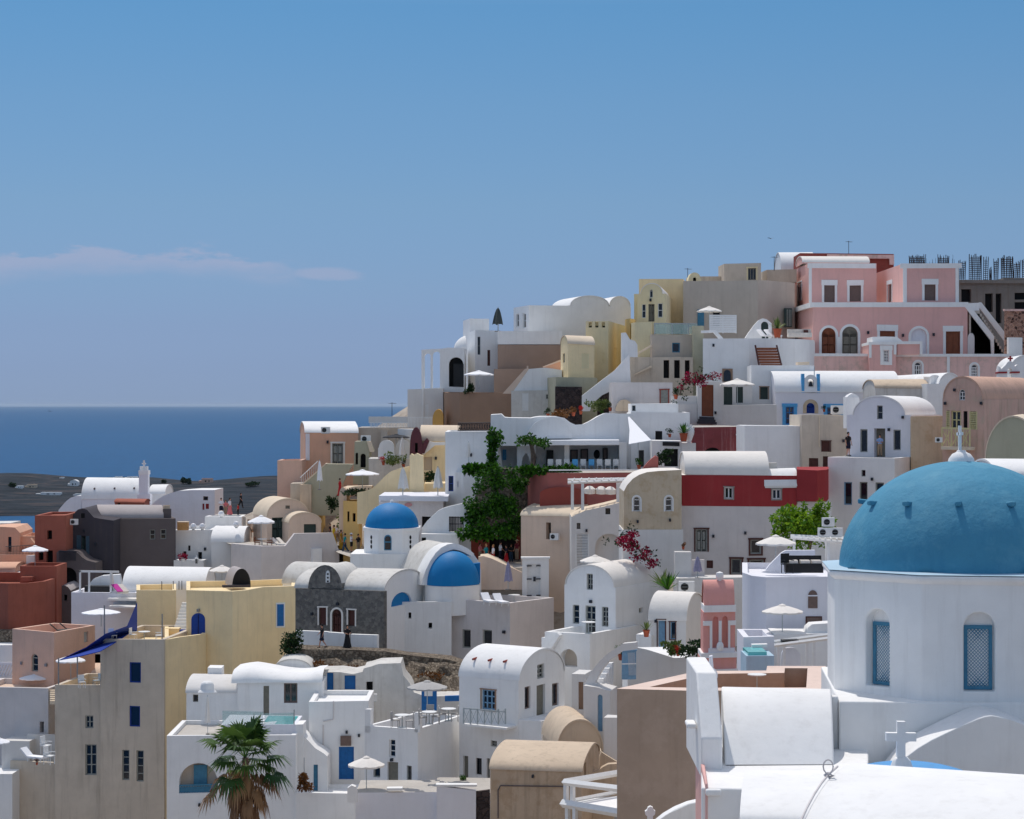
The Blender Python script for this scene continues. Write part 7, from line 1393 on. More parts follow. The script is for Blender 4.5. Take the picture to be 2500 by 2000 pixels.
# bougainvillea
def bougain(name, pts, D, label, seed, green):
    r = empty(name, PX(pts[0][0], pts[0][1], D), label, 'bougainvillea'); o_ = Vector(r.location); t = MB(); t.tube([PX(u, v, D) - o_ for u, v, _ in pts], [.09, .08, .07, .06, .05, .04, .03][:len(pts)], 6); t.build('stem', 'bark', r); rd_ = random.Random(seed); f = MB(); g_ = MB()
    for i, (u, v, w) in enumerate(pts):
        for k in range(int(w * 2.6)): leaves(f, PX(u + rd_.gauss(0, 9), v + rd_.gauss(0, 6), D - .2 + rd_.gauss(0, .3)) - o_, (.24, .24, .2), 34, .16, seed + i * 31 + k, 1.5)
        for k in range(int(green * 2)): leaves(g_, PX(u + rd_.gauss(0, 12), v + rd_.gauss(0, 8), D + rd_.gauss(0, .3)) - o_, (.26, .26, .22), 16, .17, seed + 900 + i * 31 + k, 1.2)
    f.build('flowers', 'magenta', r); g_.build('leaves', 'leafdark', r)
bougain('bougainvillea', [(1585, 1372, 1.6), (1572, 1352, 2.6), (1552, 1335, 2), (1532, 1325, 2.6), (1515, 1322, 1.6), (1538, 1302, 1.6), (1532, 1288, .3)], 138, 'magenta bougainvillea arching in front of the porch arch', 31, 1)
bougain('bougainvillea', [(1660, 965, .2), (1664, 945, .6), (1680, 930, 2.2), (1700, 930, 1.6), (1718, 924, 1.6), (1738, 918, 1.2)], 174, 'red bougainvillea draped over the small arch left of the brown door', 32, 2)
pot_plant(1880, 1690, 150, .1, '', pot=False) if False else None
# shrubs and pots
def shrub(u, v, D, w, h, label, mat, seed, n=12, name='shrub', size=.2):
    r = empty(name, PX(u, v, D), label, 'shrub'); m = MB(); rd_ = random.Random(seed)
    for k in range(n): leaves(m, (rd_.uniform(-.5, .5) * w, rd_.uniform(-.3, .3) * w, h * (.12 + .75 * rd_.random())), (w * .24, w * .22, h * .2), 60, size, seed * 7 + k, 1.1)
    MB().tube([(0, 0, 0), (.03, 0, h * .5)], [.06, .03], 6).build('stem', 'bark', r); m.build('foliage', mat, r)
shrub(713, 1612, 144, 1.1, 2.0, 'dark green cypress-like shrub between the yellow house and stone church', 'leafdark', 3, 22)
shrub(1695, 1600, 116, 1.6, .8, 'dark leafy shrub behind the white coping wall beside the pink belfry', 'leafdark', 4, 14); shrub(1640, 1598, 117, .8, .7, 'wiry flowering bush at the vaulted house door', 'leafpale', 5, 6, 'flowering_bush')
shrub(1460, 1004, 184, 2.0, 1.0, 'grey green bush at the foot of the lava stone wall', 'leafpale', 6, 12); shrub(1380, 1018, 178, 1.8, .6, 'rusty red planter bush on the wavy restaurant roof', 'dryplant', 7, 8, 'planter_bush')
shrub(965, 1135, 187, 1.4, 1.1, 'grey green bush among pots on the roof garden behind the yellow wall', 'leafpale', 8, 9); shrub(1045, 1182, 183, 1.0, 1.3, 'dark climbing bush against the yellow barrel house', 'leafdark', 9, 9)
shrub(808, 1255, 186, .8, 1.6, 'dark hanging bush on the alley wall above the crowd', 'leafdark', 10, 9); shrub(846, 1290, 184, 1.1, 1.2, 'pale olive bush in the alley beside the gold shop', 'leafpale', 11, 8); shrub(872, 1208, 183, 2.2, .5, 'row of dark planters on the gold shop terrace', 'leafdark', 12, 8, 'planter')
shrub(747, 1934, 127, .7, 1.2, 'pinkish oleander bush at the stepped wall below the teal door', 'dryplant', 13, 7); shrub(1142, 1016, 199, .7, .6, 'small bush on the brown curved wall by the white parasol', 'leafpale', 14, 5) if False else None
shrub(1143, 958, 197.5, .7, .8, 'small green bush on top of the brown curved wall', 'leafdark', 15, 5); shrub(1618, 1130, 164, 1.2, 1.1, 'spiky green bush before the black sign doorway', 'leafdark', 16, 8)
pot_plant(1578, 1555, 125.4, 1.05, 'green agave in a terracotta pot on the white wall', 'agave', seed=2); pot_plant(1516, 1612, 116.5, .9, 'leafy plant in a pink clay pot beside the blue cupboard', 'bush', mat='leafgreen', seed=3)
pot_plant(1668, 1342, 136, .5, 'wide terracotta bowl of flowers on a white pier', 'bush', mat='dryplant', seed=4, name='flower_bowl'); pot_plant(1898, 824, 188, 2.0, 'big bushy palm in a dark pot on the hotel terrace', 'agave', mat='leafpale', seed=5)
pot_plant(1669, 1078, 167.4, 1.7, 'small round-headed palm beside the white amphora', 'agave', mat='leafgreen', seed=6); pot_plant(1630, 1440, 132, 2.4, 'tall green yucca behind the gabled white house', 'agave', mat='leafgreen', seed=7, pot=False, name='yucca'); pot_plant(1618, 1432, 134, 2.2, 'second yucca nearer the bougainvillea', 'agave', mat='leafpale', seed=8, pot=False, name='yucca')
pot_plant(1645, 1596, 117, .55, 'red clay pot of red flowers on the terrace before the vaulted house', 'bush', mat='flowerred', seed=9, name='flower_pot'); pot_plant(1113, 1476, 158.2, 1.3, 'thin potted sapling before the apse of the dome church', 'bush', mat='leafpale', seed=10); pot_plant(1470, 1018, 183, .6, 'green plant in pot on the restaurant roof edge', 'bush', mat='leafgreen', seed=12)
b = B('pier', 'square white garden pier carrying a terracotta flower bowl', 'pier', 136, 1648, 0, vb=1415); b.blk(1648, 1688, 1346, 1420, dep=.9, roof='slab', m='offwhite'); b.blk(1688, 1720, 1365, 1420, dep=.4, y=.3, roof='slab', m='grey'); b.blk(1652, 1820, 1410, 1440, dep=2.5, y=-1.4, roof='slab', m='offwhite'); b.done()
# rows of pots on roofs and terraces
for i, (u, v, D, h, mat, la) in enumerate(((1338, 1019, 179, .8, 'leafdark', 'dark potted bush on the restaurant roof, nearest the wavy hump'), (1400, 1016, 179, .9, 'dryplant', 'rust coloured potted bush on the restaurant roof'), (1418, 1012, 180, .8, 'flowerred', 'red flowering pot on the restaurant roof'), (1490, 1004, 181, .8, 'leafdark', 'potted bush at the right end of the restaurant roof'),
        (936, 1136, 187.5, .8, 'flowerred', 'red flower pot on the roof garden beside the dark parasol'), (985, 1142, 186.8, .8, 'leafdark', 'dark potted bush on the yellow swoop terrace'), (1635, 1068, 167, .7, 'leafdark', 'round potted bush on the black sign doorway roof'), (1560, 1146, 166, .9, 'leafgreen', 'leafy pot beside the doorway under the shade sail'), (1650, 975, 176.4, 1.0, 'leafdark', 'dark potted bush at the foot of the red bougainvillea'),
        (1655, 1602, 116.6, .6, 'flowerred', 'second clay pot of flowers before the vaulted house window'), (1130, 1922, 121.5, .7, 'leafgreen', 'green pot on the lower courtyard beside the balcony house'), (90, 1868, 131.5, .4, 'wooddark', 'low brown bowl on the lowest tower terrace'), (2012, 1006, 177, .6, 'leafdark', 'potted bush before the blue church right window'), (1085, 1938, 119, .6, 'leafpale', 'pale potted bush on the long lower terrace'))):
    pot_plant(u, v, D, h, la, 'bush', mat=mat, seed=40 + i)
# palm
r = empty('palm_tree', PX(598, 2020, 112), 'tall fan palm with a skirt of dead brown fronds', 'palm tree'); o_ = Vector(r.location); rnd = random.Random(8)
H = (2020 - 1850) / F * 112; m = MB(); m.tube([(.0, 0, -4)] + [(.03 * math.sin(i), 0, H * i / 8) for i in range(9)], [.26] + [.22 - .006 * i for i in range(9)], 12); m.build('trunk', 'bark', r)
def frond(mb, d, L, fan, droop, n=20, dead=False):
    base = Vector((0, 0, H)); d = d.normalized(); tip = base + d * L + Vector((0, 0, -droop * L * .4)); side = d.cross(Vector((0, 0, 1))).normalized(); up = side.cross(d)
    mb.add([base - side * .03, base + side * .03, tip + side * .02, tip - side * .02], [(0, 1, 2, 3)])
    for i in range(n):
        a = (i / (n - 1) - .5) * 2 * 1.75; dd = d * math.cos(a) + side * math.sin(a) * (.55 if dead else 1.0); ln = fan * (1 - .22 * abs(a) / 1.75) * rnd.uniform(.85, 1.1); w = side * math.cos(a) * .075 + d * -math.sin(a) * .075
        mid = tip + dd * ln * .55 + up * .06 * abs(a); en = tip + dd * ln + Vector((0, 0, -(droop + .25) * ln * rnd.uniform(.35, .8)))
        mb.add([tip, mid + w, en, mid - w], [(0, 1, 2, 3)])
g1, g2 = MB(), MB()
for k in range(30):
    a = k * 2.399; el = 1.3 - 1.6 * (k / 30) + rnd.uniform(-.1, .1); frond(g1, Vector((math.cos(a) * math.cos(el), math.sin(a) * math.cos(el), math.sin(el))), rnd.uniform(.9, 1.9), rnd.uniform(1.0, 1.45), .15 + .8 * max(0, .6 - el) / 1.0)
for k in range(34):
    a = k * 2.399 + .6; el = -.25 - 1.2 * rnd.random(); frond(g2, Vector((math.cos(a) * math.cos(el), math.sin(a) * math.cos(el), math.sin(el))), rnd.uniform(.8, 2.2), rnd.uniform(.7, 1.15), 1.0, 13, True)
for k in range(12):
    a = rnd.uniform(3.6, 6.0); el = -1.2 - .3 * rnd.random(); frond(g2, Vector((math.cos(a) * math.cos(el), math.sin(a) * math.cos(el), math.sin(el))), rnd.uniform(1.5, 2.6), rnd.uniform(.7, 1.0), 1.0, 11, True)
g1.build('green_fronds', 'palmgreen', r); g2.build('dead_fronds', 'palmdry', r)
# parasols
umbrella(1133, 1205, 904, 950, 198.5, 'canvaswhite', 'white parasol on the brown-walled skyline terrace'); umbrella(1701, 1762, 747, 800, 196, 'canvas', 'white parasol on the beige hotel terrace before the slatted screen')
umbrella(1757, 1843, 924, 988, 175.5, 'canvas', 'white parasol before the dark green doors beside the brown door'); umbrella(844, 926, 1146, 1197, 184, 'canvaswhite', 'large flat white parasol above the gold shop terrace')
umbrella(605, 670, 1257, 1330, 183, 'canvaswhite', 'white parasol on the cream round-gabled house terrace'); umbrella(54, 117, 1331, 1384, 175, 'canvaswhite', 'white parasol on the terracotta red terrace')
umbrella(200, 294, 1485, 1530, 158, 'canvaswhite', 'big white parasol below the white pergola house'); umbrella(137, 209, 1598, 1660, 156, 'canvaswhite', 'white parasol under the blue shade sail'); umbrella(48, 124, 1644, 1690, 159, 'canvaswhite', 'square white parasol behind the flat grey house')
umbrella(510, 574, 1379, 1440, 170, 'canvas', 'cream parasol behind the black tank on the yellow roof'); umbrella(994, 1092, 1660, 1735, 128, 'canvasgrey', 'grey parasol over the bistro terrace under the rubble slope'); umbrella(850, 939, 1845, 1938, 118, 'canvas', 'cream parasol before the bright blue door')
umbrella(1416, 1490, 1354, 1420, 139, 'canvas', 'cream parasol behind the white gabled barrel roof'); umbrella(1845, 1943, 1305, 1395, 116, 'canvas', 'cream parasol on the guest house roof terrace under the tree'); umbrella(1860, 1960, 1474, 1555, 105.5, 'canvas', 'cream parasol beside the guest house wall')
umbrella(934, 1000, 1059, 1095, 192, 'canvascharcoal', 'dark charcoal parasol above the white blind arches'); umbrella(-30, 24, 1800, 1850, 132, 'canvaswhite', 'white parasol cut by the left frame edge')
closed(1203, 1229, 750, 810, 205, 'canvasdark', 'closed dark grey parasol standing on the skyline terrace'); closed(773, 787, 1122, 1196, 186, 'canvaswhite', 'closed white parasol by the olive stair wall'); closed(974, 990, 1066, 1130, 186, 'canvas', 'closed cream parasol beside the plum gable')
closed(970, 997, 1140, 1216, 172.6, 'canvas', 'closed cream parasol on the grey shop roof'); closed(1057, 1081, 1138, 1214, 172.8, 'canvas', 'second closed cream parasol on the grey shop roof beside the tower house'); closed(1137, 1151, 1078, 1132, 173, 'canvas', 'slim closed cream parasol by the ivy terrace')
closed(1230, 1251, 1370, 1440, 154, 'canvaslilac', 'closed lilac parasol on the lilac grey terrace'); closed(1692, 1714, 1357, 1412, 135, 'canvaslilac', 'closed violet parasol before the red house lower windows'); closed(267, 279, 1396, 1448, 166.8, 'canvas', 'closed cream parasol under the white pergola'); closed(500, 514, 1697, 1794, 129.5, 'canvas', 'closed cream parasol before the bell-shaped chimney')
# air conditioners, tables, chairs, loungers
for i, (u, v) in enumerate(((2022, 1285), (2012, 1310), (2042, 1310))): ac(u, v, 30, 117.5, ('air conditioner on top of the pair under the tree', 'left lower air conditioner under the bright tree', 'right lower air conditioner next to the big dome')[i])
ac(1676, 1446, 38, 131, 'large beige air conditioner on the ledge left of the pink belfry')
table(982, 1776, 119.5, 'round white bistro table on the terrace corner by the pillar'); table(1048, 1768, 121, 'round bistro table in the middle of the bistro terrace'); table(1095, 1760, 122.5, 'round bistro table nearest the balcony house')
for i, (u, v, d, rz) in enumerate(((965, 1777, 119.8, 1.4), (1000, 1778, 119, -1.5), (1032, 1770, 121, 1.5), (1064, 1768, 121, -1.4), (1080, 1762, 122.4, 1.6), (1110, 1762, 122.5, -1.5), (1050, 1760, 122.6, 0))): chair(u, v, d, 'canvasgrey', 'pale grey armchair at a bistro table on the terrace', rz)
table(1437, 1547, 128.5, 'small white table on the gabled house parapet'); table(640, 1336, 181.6, 'small white table under the cream house parasol'); chair(628, 1337, 181.4, 'wood', 'brown folding chair left of the small white table', 1.5); chair(658, 1337, 181.6, 'wood', 'brown folding chair right of the small white table', -1.5)
lounger(683, 1336, 182, 'canvas', 'cream deckchair nearer the table on the cream terrace', 1.2); lounger(697, 1336, 182.6, 'canvas', 'cream deckchair nearer the step on the cream terrace', 1.2)
table(352, 1566, 152.2, 'white table on the yellow tower terrace'); chair(275, 1566, 151.6, 'whitepaint', 'white chair at the corner pole of the yellow tower terrace', .8); chair(325, 1564, 153, 'whitepaint', 'white chair beside the white terrace table', 1.3); chair(388, 1566, 151.6, 'whitepaint', 'white chair by the thin grey pole', -1.2)
chair(200, 1680, 149.5, 'whitepaint', 'white chair on the lower tower terrace', .5); chair(236, 1676, 150.6, 'greymetal', 'folded grey deckchair against the beige tower', -1)
lounger(148, 1548, 161, 'canvasdark', 'dark lounger on the salmon roof, left one', 1.9); lounger(172, 1546, 162, 'canvasdark', 'dark lounger on the salmon roof, right one', 1.9)
lounger(80, 1858, 133, 'canvaswhite', 'white draped lounger on the lowest tower terrace', 1.1); chair(120, 1866, 132, 'whitepaint', 'white armchair against the beige tower on the lowest terrace', 1.2, 1.2); chair(112, 1840, 135, 'whitepaint', 'white armchair farther back on the lowest terrace', 1.2, 1.2)
lounger(1192, 1476, 152.2, 'canvaswhite', 'white lounger on the lilac terrace, left one', .4); lounger(1222, 1478, 152, 'canvaswhite', 'white lounger on the lilac terrace, right one', .4); table(1255, 1476, 154, 'brown-topped round table beside the closed lilac parasol')
for i in range(9): chair(1344 + i * 20, 1149, 170.6 - .1 * (i % 2), 'lightblue' if i in (3, 5) else 'whitepaint', ('pale blue chair' if i in (3, 5) else 'white chair') + ' at the edge of the shaded restaurant terrace', (.0, 3.1)[i % 2])
r = empty('sofa', PX(1962, 1402, 110), 'black wicker sofa with white cushions on the guest house roof', 'sofa'); MB().box((0, 0, .35), (2.0, .8, .5)).build('seat', 'black', r); MB().box((0, .4, .7), (2.0, .15, .55)).build('backrest', 'black', r)
for x in (-.6, .05, .65): MB().box((x, -.05, .68), (.5, .6, .16)).build('cushion', 'cushion', r)
chair(1922, 1400, 109, 'black', 'black armchair beside the wicker sofa', .4, 1.1)
r = empty('sofa', PX(1952, 826, 190), 'beige outdoor sofa with cushions on the curved grey terrace', 'sofa'); MB().box((0, 0, .3), (2.2, .8, .4)).build('seat', 'cushion', r); MB().box((0, .35, .6), (2.2, .2, .5)).build('backrest', 'cushion', r); MB().box((.6, .1, .62), (.4, .25, .3)).build('cushion', 'wooddark', r)
lounger(1868, 827, 188.6, 'canvaswhite', 'white lounger backrest left on the curved grey terrace', 2.2); lounger(1886, 827, 188.6, 'canvaswhite', 'white lounger backrest right on the curved grey terrace', 2.2)
for i, u in enumerate((286, 300)): r = empty('deckchair', PX(u, 1449, 166.6 + i), ('bright magenta deckchair on the pergola terrace', 'pink and cream deckchair beside the magenta one')[i], 'deckchair', None, .9); m = MB(); m.add([(-.3, -.4, .2), (.3, -.4, .2), (.3, .35, .75), (-.3, .35, .75), (-.3, -.4, .15), (.3, -.4, .15), (.3, .4, .72), (-.3, .4, .72)], [(0, 1, 2, 3), (4, 7, 6, 5), (0, 4, 5, 1), (2, 6, 7, 3), (1, 5, 6, 2), (0, 3, 7, 4)]); m.build('sling', ('pinktowel', 'cushion')[i], r); MB().box((0, 0, .1), (.6, .7, .2)).build('frame', 'whitepaint', r)
r = empty('planter_box', PX(447, 1294, 186.6), 'big tan crate on the white house roof beside the charcoal house', 'crate'); MB().box((0, 0, .36), (.95, .8, .72)).build('box', 'boxcard', r); MB().box((0, 0, .74), (1.0, .86, .05)).build('lid', 'cream', r)
for i, u in enumerate((472, 494, 540, 577)): put('globe', lambda: (lambda r: (MB().lathe([(.001, .0), (.2, .06), (.3, .28), (.2, .5), (.001, .58)], n=16).build('globe', 'canvaswhite', r), MB().lathe([(.12, -.06), (.12, .04)], n=10).build('foot', 'greymetal', r), r)[-1])(E('globe_lamp')), PX(u, (1293, 1293, 1262, 1288)[i], (186.4, 186.4, 190.4, 187)[i]), ('white globe lamp beside the tan crate', 'white globe lamp in the middle of the white roof', 'white globe lamp on the upper white parapet', 'white globe lamp at the barrel roof end')[i], 'lamp', 'white globe lamps')
put('lantern', mk_lantern, PX(480, 1378, 183), 'white roofed lantern on the white terrace wall', 'lantern', None, 0, (1.1, 1.1, 1.1))
r = empty('flower_pot', PX(447, 1372, 183.2), 'magenta bougainvillea tub on the white terrace wall', 'plant'); MB().lathe([(0, 0), (.2, 0), (.25, .3), (.2, .3)], n=12).build('pot', 'white', r); m = MB(); leaves(m, (0, 0, .45), (.38, .3, .28), 140, .16, 77, 1.3); m.build('flowers', 'magenta', r)
table(1848, 1684, 88, 'square-set white table on the brown house roof terrace', .9)
for i, (u, v, d) in enumerate(((1890, 662, 207), (2072, 622, 222), (1679, 690, 212), (957, 1020, 200))):
    put('antenna', lambda: (lambda r: (MB().tube([(0, 0, 0), (0, 0, 1.5)], .03, 5).build('mast', 'iron', r), MB().tube([(-.35, 0, 1.4), (.45, 0, 1.4)], .02, 4).build('boom', 'iron', r), [MB().tube([(x, -.22, 1.4), (x, .22, 1.4)], .012, 4).build('element', 'iron', r) for x in (-.3, -.05, .2, .4)], r)[-1])(E('antenna')), PX(u, v, d), ('tv aerial on the beige hotel rooftop cube', 'tv aerial on the pink mansion roof pavilion', 'tv aerial by the small yellow bell gable', 'aerial above the white balustrade beside the sea')[i], 'antenna', 'rooftop aerials', .6)
# people
person(2071, 1113, 58, 149.3, 'man in black shirt and shorts on the white gabled house terrace', 'shirtblack', 'navycloth', 'stand', .5, hat=None, shorts=True); person(2148, 1114, 53, 150.2, 'man in pale blue shirt with folded arms in the gabled house doorway', 'shirtblue', 'khaki', 'arms', -.2)
person(786, 1581, 57, 145.4, 'woman in dark top and shorts walking before the white parapet', 'shirtblack', 'navycloth', 'walk', -1.4, shorts=True); person(848, 1583, 57, 145.6, 'woman in a long black dress before the stone church', 'shirtblack', 'shirtblack', 'arms', .3, dress=True)
for (u, v, h, d, la, tp, bt, ps, kw) in ((815, 1332, 50, 184, 'person in a long yellow dress in the alley crowd', 'shirtyellow', 'shirtyellow', 'stand', dict(dress=True)), (823, 1326, 44, 186, 'person in white behind the yellow dress', 'shirtwhite', 'khaki', 'walk', {}), (833, 1342, 48, 183, 'person in a mustard dress in the alley crowd', 'shirtmustard', 'shirtmustard', 'stand', dict(dress=True)), (842, 1350, 48, 182, 'person in teal shirt and jeans in the alley crowd', 'shirtteal', 'jeans', 'walk', {}), (858, 1348, 46, 181, 'person in white with a white sun hat in the alley', 'shirtwhite', 'shirtblack', 'arms', dict(hat='shirtwhite', shorts=True)), (875, 1350, 46, 181, 'person in black beside the church drum', 'shirtblack', 'khaki', 'stand', {}), (806, 1318, 40, 187, 'person in dark clothes at the back of the alley crowd', 'navycloth', 'jeans', 'stand', {}),
        (830, 1212, 44, 187.5, 'woman in a red dress on the stair beside the big flat parasol', 'shirtred', 'shirtred', 'walk', dict(dress=True)), (540, 1259, 43, 195, 'man in white T-shirt on the white roof lookout', 'shirtwhite', 'navycloth', 'arms', dict(shorts=True)), (561, 1258, 42, 195.5, 'woman in pale dress on the white roof lookout', 'shirtwhite', 'shirtpink', 'stand', dict(dress=True)), (581, 1260, 30, 195, 'person in black and red crouched low on the lookout', 'shirtred', 'shirtblack', 'stand', {}), (588, 1240, 36, 197, 'person in black with dark bag at the lookout wall', 'shirtblack', 'shirtblack', 'walk', {}), (551, 1257, 36, 197, 'person in pink top behind the two at the lookout', 'shirtpink', 'khaki', 'walk', {}),
        (1187, 1378, 50, 163.6, 'woman with brown hair and teal top under the ivy', 'shirtteal', 'jeans', 'stand', dict(hair='hairfair')), (1204, 1380, 50, 163, 'blonde woman in white top and red skirt under the ivy', 'shirtwhite', 'shirtred', 'walk', dict(hair='hairfair', dress=True)), (1172, 1372, 46, 165, 'person in pink before the star ornament', 'shirtpink', 'khaki', 'arms', {}), (1222, 1372, 50, 165, 'person in white shirt at the souvenir nook', 'shirtwhite', 'navycloth', 'walk', {}), (1236, 1378, 48, 164.6, 'person in dark clothes with a red bag at the nook', 'navycloth', 'shirtred', 'stand', dict(dress=True)), (1262, 1368, 50, 165, 'person in maroon with straw hat beside the pinkish house', 'shirtmaroon', 'khaki', 'stand', dict(hat='straw')), (1248, 1374, 46, 166, 'person in black deep in the nook', 'shirtblack', 'jeans', 'arms', {})):
    person(u, v, h, d, la, tp, bt, ps, random.uniform(-2, 2), group=None, **kw)
# alley paving and lookout slabs that carry the people
mb = MB(); q = [PX(770, 1318, 192), PX(800, 1302, 196), PX(884, 1302, 196), PX(888, 1352, 181), PX(862, 1362, 179), PX(826, 1350, 180.5)]; mb.add(q, [tuple(range(6))]); tag(mb.build('alley_paving', 'pavement'), kind='structure')
mb = MB(); q = [PX(526, 1256, 199), PX(600, 1256, 199), PX(600, 1262, 193), PX(526, 1262, 193)]; mb.add(q + [p - Vector((0, 0, 3)) for p in q], [(0, 1, 2, 3), (3, 2, 6, 7), (0, 3, 7, 4), (1, 2, 6, 5)]); tag(mb.build('lookout_paving', 'pavement'), kind='structure')
mb = MB(); q = [PX(1145, 1366, 168), PX(1290, 1366, 168), PX(1290, 1386, 161.5), PX(1145, 1386, 161.5)]; mb.add(q + [p - Vector((0, 0, 3)) for p in q], [(0, 1, 2, 3), (3, 2, 6, 7), (0, 3, 7, 4)]); tag(mb.build('street_paving', 'pavement'), kind='structure')
b = B('parapet_wall', 'off-white sloping alley wall in front of the souvenir crowd', 'wall', 160, 1172, 0, m='offwhite', vb=1400)
b.poly([(1168, 1440), (1168, 1358), (1180, 1356), (1200, 1362), (1225, 1374), (1276, 1398), (1276, 1440)], .4, 'creampink', -.6); b.done()
# gulls
for (u, v, d, la) in ((125, 1005, 420, 'dark gull gliding low over the sea horizon'), (1882, 583, 320, 'tiny gull in the sky above the beige hotel')):
    m = MB(); m.add([(0, -.22, 0), (.06, 0, .02), (0, .24, 0), (-.06, 0, .02), (0, 0, -.05)], [(0, 1, 4), (1, 2, 4), (2, 3, 4), (3, 0, 4), (0, 1, 2, 3)])
    r = empty('gull', PX(u, v, d), la, 'bird', None, .5); m.build('body', 'charcoal', r)
    for sg in (-1, 1): MB().add([(sg * .03, -.1, .02), (sg * .03, .1, .02), (sg * .4, .06, .16), (sg * .75, -.06, .1), (sg * .4, -.06, .15)], [(0, 1, 2, 3, 4)]).build('wing', 'charcoal', r)
# far cape buildings and trees
cape = [(180, 1186, 20, 14, 'white cottage with an arched gable on the far cape', 'vault'), (76, 1191, 22, 10, 'low grey-brown house on the far cape slope', 'flat'), (47, 1192, 14, 7, 'small white house left on the far cape', 'flat'), (123, 1208, 48, 7, 'long low white wall compound on the far cape', 'flat'), (288, 1168, 16, 5, 'white house on the cape crest left of the bell tower', 'flat'), (322, 1168, 24, 5, 'two-part white house on the cape crest beside the bell tower', 'flat'), (150, 1168, 8, 3, 'tiny white house high on the cape crest', 'flat'), (505, 1178, 26, 12, 'pinkish house on the far cape right of the trees', 'flat'), (190, 1210, 16, 5, 'white shed on the cape beside the chapel roof', 'flat'), (700, 1190, 14, 8, 'white cube house at the right end of the cape', 'flat')]
def cape_z(x, y):
    i = (x + 700) / 1150 * 89; t = (y - 1985 - 30 * math.sin(i * .13) - 12 * math.sin(i * .41)) / 380
    if t < 0: return -3
    t = min(1, t); j = t * 25
    return (5 * min(1, t * 9) + 20 * math.sin(t * 1.57) * (1.12 - .22 * i / 89)) * (1.0 + .10 * math.sin(i * .21) + .06 * math.sin(i * .57 + 2)) + .5 * math.sin(j * 2.1 + i * .3) * (t > .05)
def cape_D(u, v):
    for D in range(1950, 2400, 3):
        if cape_z((u - CX) / F * D, D) >= CZ + (HY - v) / F * D: return D
    return 2330
for i, (u, v, w, h, la, kd) in enumerate(cape):
    D = cape_D(u, v) - 4; b = B('cottage', la, 'house', D, u - w / 2, 0, vb=v + 2, m='salmon' if i in (7,) else ('tan' if i == 1 else 'white'), ext=6, group='houses on the far cape')
    W2 = w / 2; b.blk(u - W2, u + W2, v - h * (.55 if kd == 'vault' else .8), v, dep=9, roof=('vault', v - h) if kd == 'vault' else 'flat', F=[('h', u - W2 * .4, v - h * .42, u - W2 * .1, v - h * .1), ('h', u + W2 * .3, v - h * .42, u + W2 * .5, v - h * .12)], par=.3); b.blk(u - W2 * 1.5, u - W2, v - h * .4, v, dep=6, y=2, roof='slab'); b.done()
GROUND[:] = [g for g in GROUND if g[1] < 400]
for i, (u, v, w, h, la) in enumerate(((448, 1182, 15, 15, 'dark round tree on the far cape, left of the pair'), (460, 1182, 13, 13, 'dark round tree on the far cape, right of the pair'), (30, 1188, 12, 8, 'olive tree on the cape near the left edge'), (400, 1180, 9, 7, 'small dark tree on the cape crest'), (615, 1186, 30, 8, 'low dark thicket at the right of the cape'))):
    D = cape_D(u, v) - 4; s = D / F; r = empty('tree', PX(u, v, D), la, 'tree', 'trees on the far cape'); m = MB(); MB().tube([(0, 0, -2), (0, 0, h * s * .5)], .4, 6).build('trunk', 'bark', r)
    rd_ = random.Random(i)
    for k in range(8): leaves(m, (rd_.uniform(-.35, .35) * w * s, rd_.uniform(-.3, .3) * w * s, h * s * rd_.uniform(.3, .8)), (w * s * .25, w * s * .25, h * s * .25), 60, 1.6, 30 * i + k, 1.4)
    m.build('crown', 'leafdark', r)
# ================================================== sea, far cape, hillside
mb = MB(); mb.add([(-60000, -2000, 0), (60000, -2000, 0), (60000, 118000, 0), (-60000, 118000, 0)], [(0, 1, 2, 3)])
m, t, p = principled('seawater', (38, 84, 136), .4, 0, .03); L = t.links.new
g = N(t, 'ShaderNodeTexCoord')
mpg = N(t, 'ShaderNodeMapping'); mpg.inputs['Scale'].default_value = (.05, .018, .05); L(g.outputs['Object'], mpg.inputs[0])
n1 = N(t, 'ShaderNodeTexNoise', Scale=1.0, Detail=8, Roughness=.62); L(mpg.outputs[0], n1.inputs['Vector'])
bp = N(t, 'ShaderNodeBump', Strength=.16, Distance=6); L(n1.outputs[0], bp.inputs['Height']); L(bp.outputs[0], p.inputs['Normal'])
mp2 = N(t, 'ShaderNodeMapping'); mp2.inputs['Scale'].default_value = (.0011, .0005, .001); L(g.outputs['Object'], mp2.inputs[0])
n2 = N(t, 'ShaderNodeTexNoise', Scale=1.0, Detail=4); L(mp2.outputs[0], n2.inputs['Vector'])
cr = N(t, 'ShaderNodeMix', data_type='RGBA'); cr.inputs[6].default_value = lin((4, 68, 112)); cr.inputs[7].default_value = lin((10, 80, 126)); L(n2.outputs[0], cr.inputs[0]); mp3 = N(t, 'ShaderNodeMapping'); mp3.inputs['Scale'].default_value = (.09, .012, .05); L(g.outputs['Object'], mp3.inputs[0])
n3 = N(t, 'ShaderNodeTexNoise', Scale=1.0, Detail=6, Roughness=.7); L(mp3.outputs[0], n3.inputs['Vector'])
r3 = N(t, 'ShaderNodeMapRange'); r3.inputs[1].default_value = .3; r3.inputs[2].default_value = .7; r3.inputs[3].default_value = .82; r3.inputs[4].default_value = 1.2; L(n3.outputs[0], r3.inputs[0])
hs = N(t, 'ShaderNodeHueSaturation'); L(cr.outputs[2], hs.inputs['Color']); L(r3.outputs[0], hs.inputs['Value'])
wc = N(t, 'ShaderNodeMapRange'); wc.inputs[1].default_value = .735; wc.inputs[2].default_value = .76; wc.inputs[4].default_value = .6; L(n3.outputs[0], wc.inputs[0])
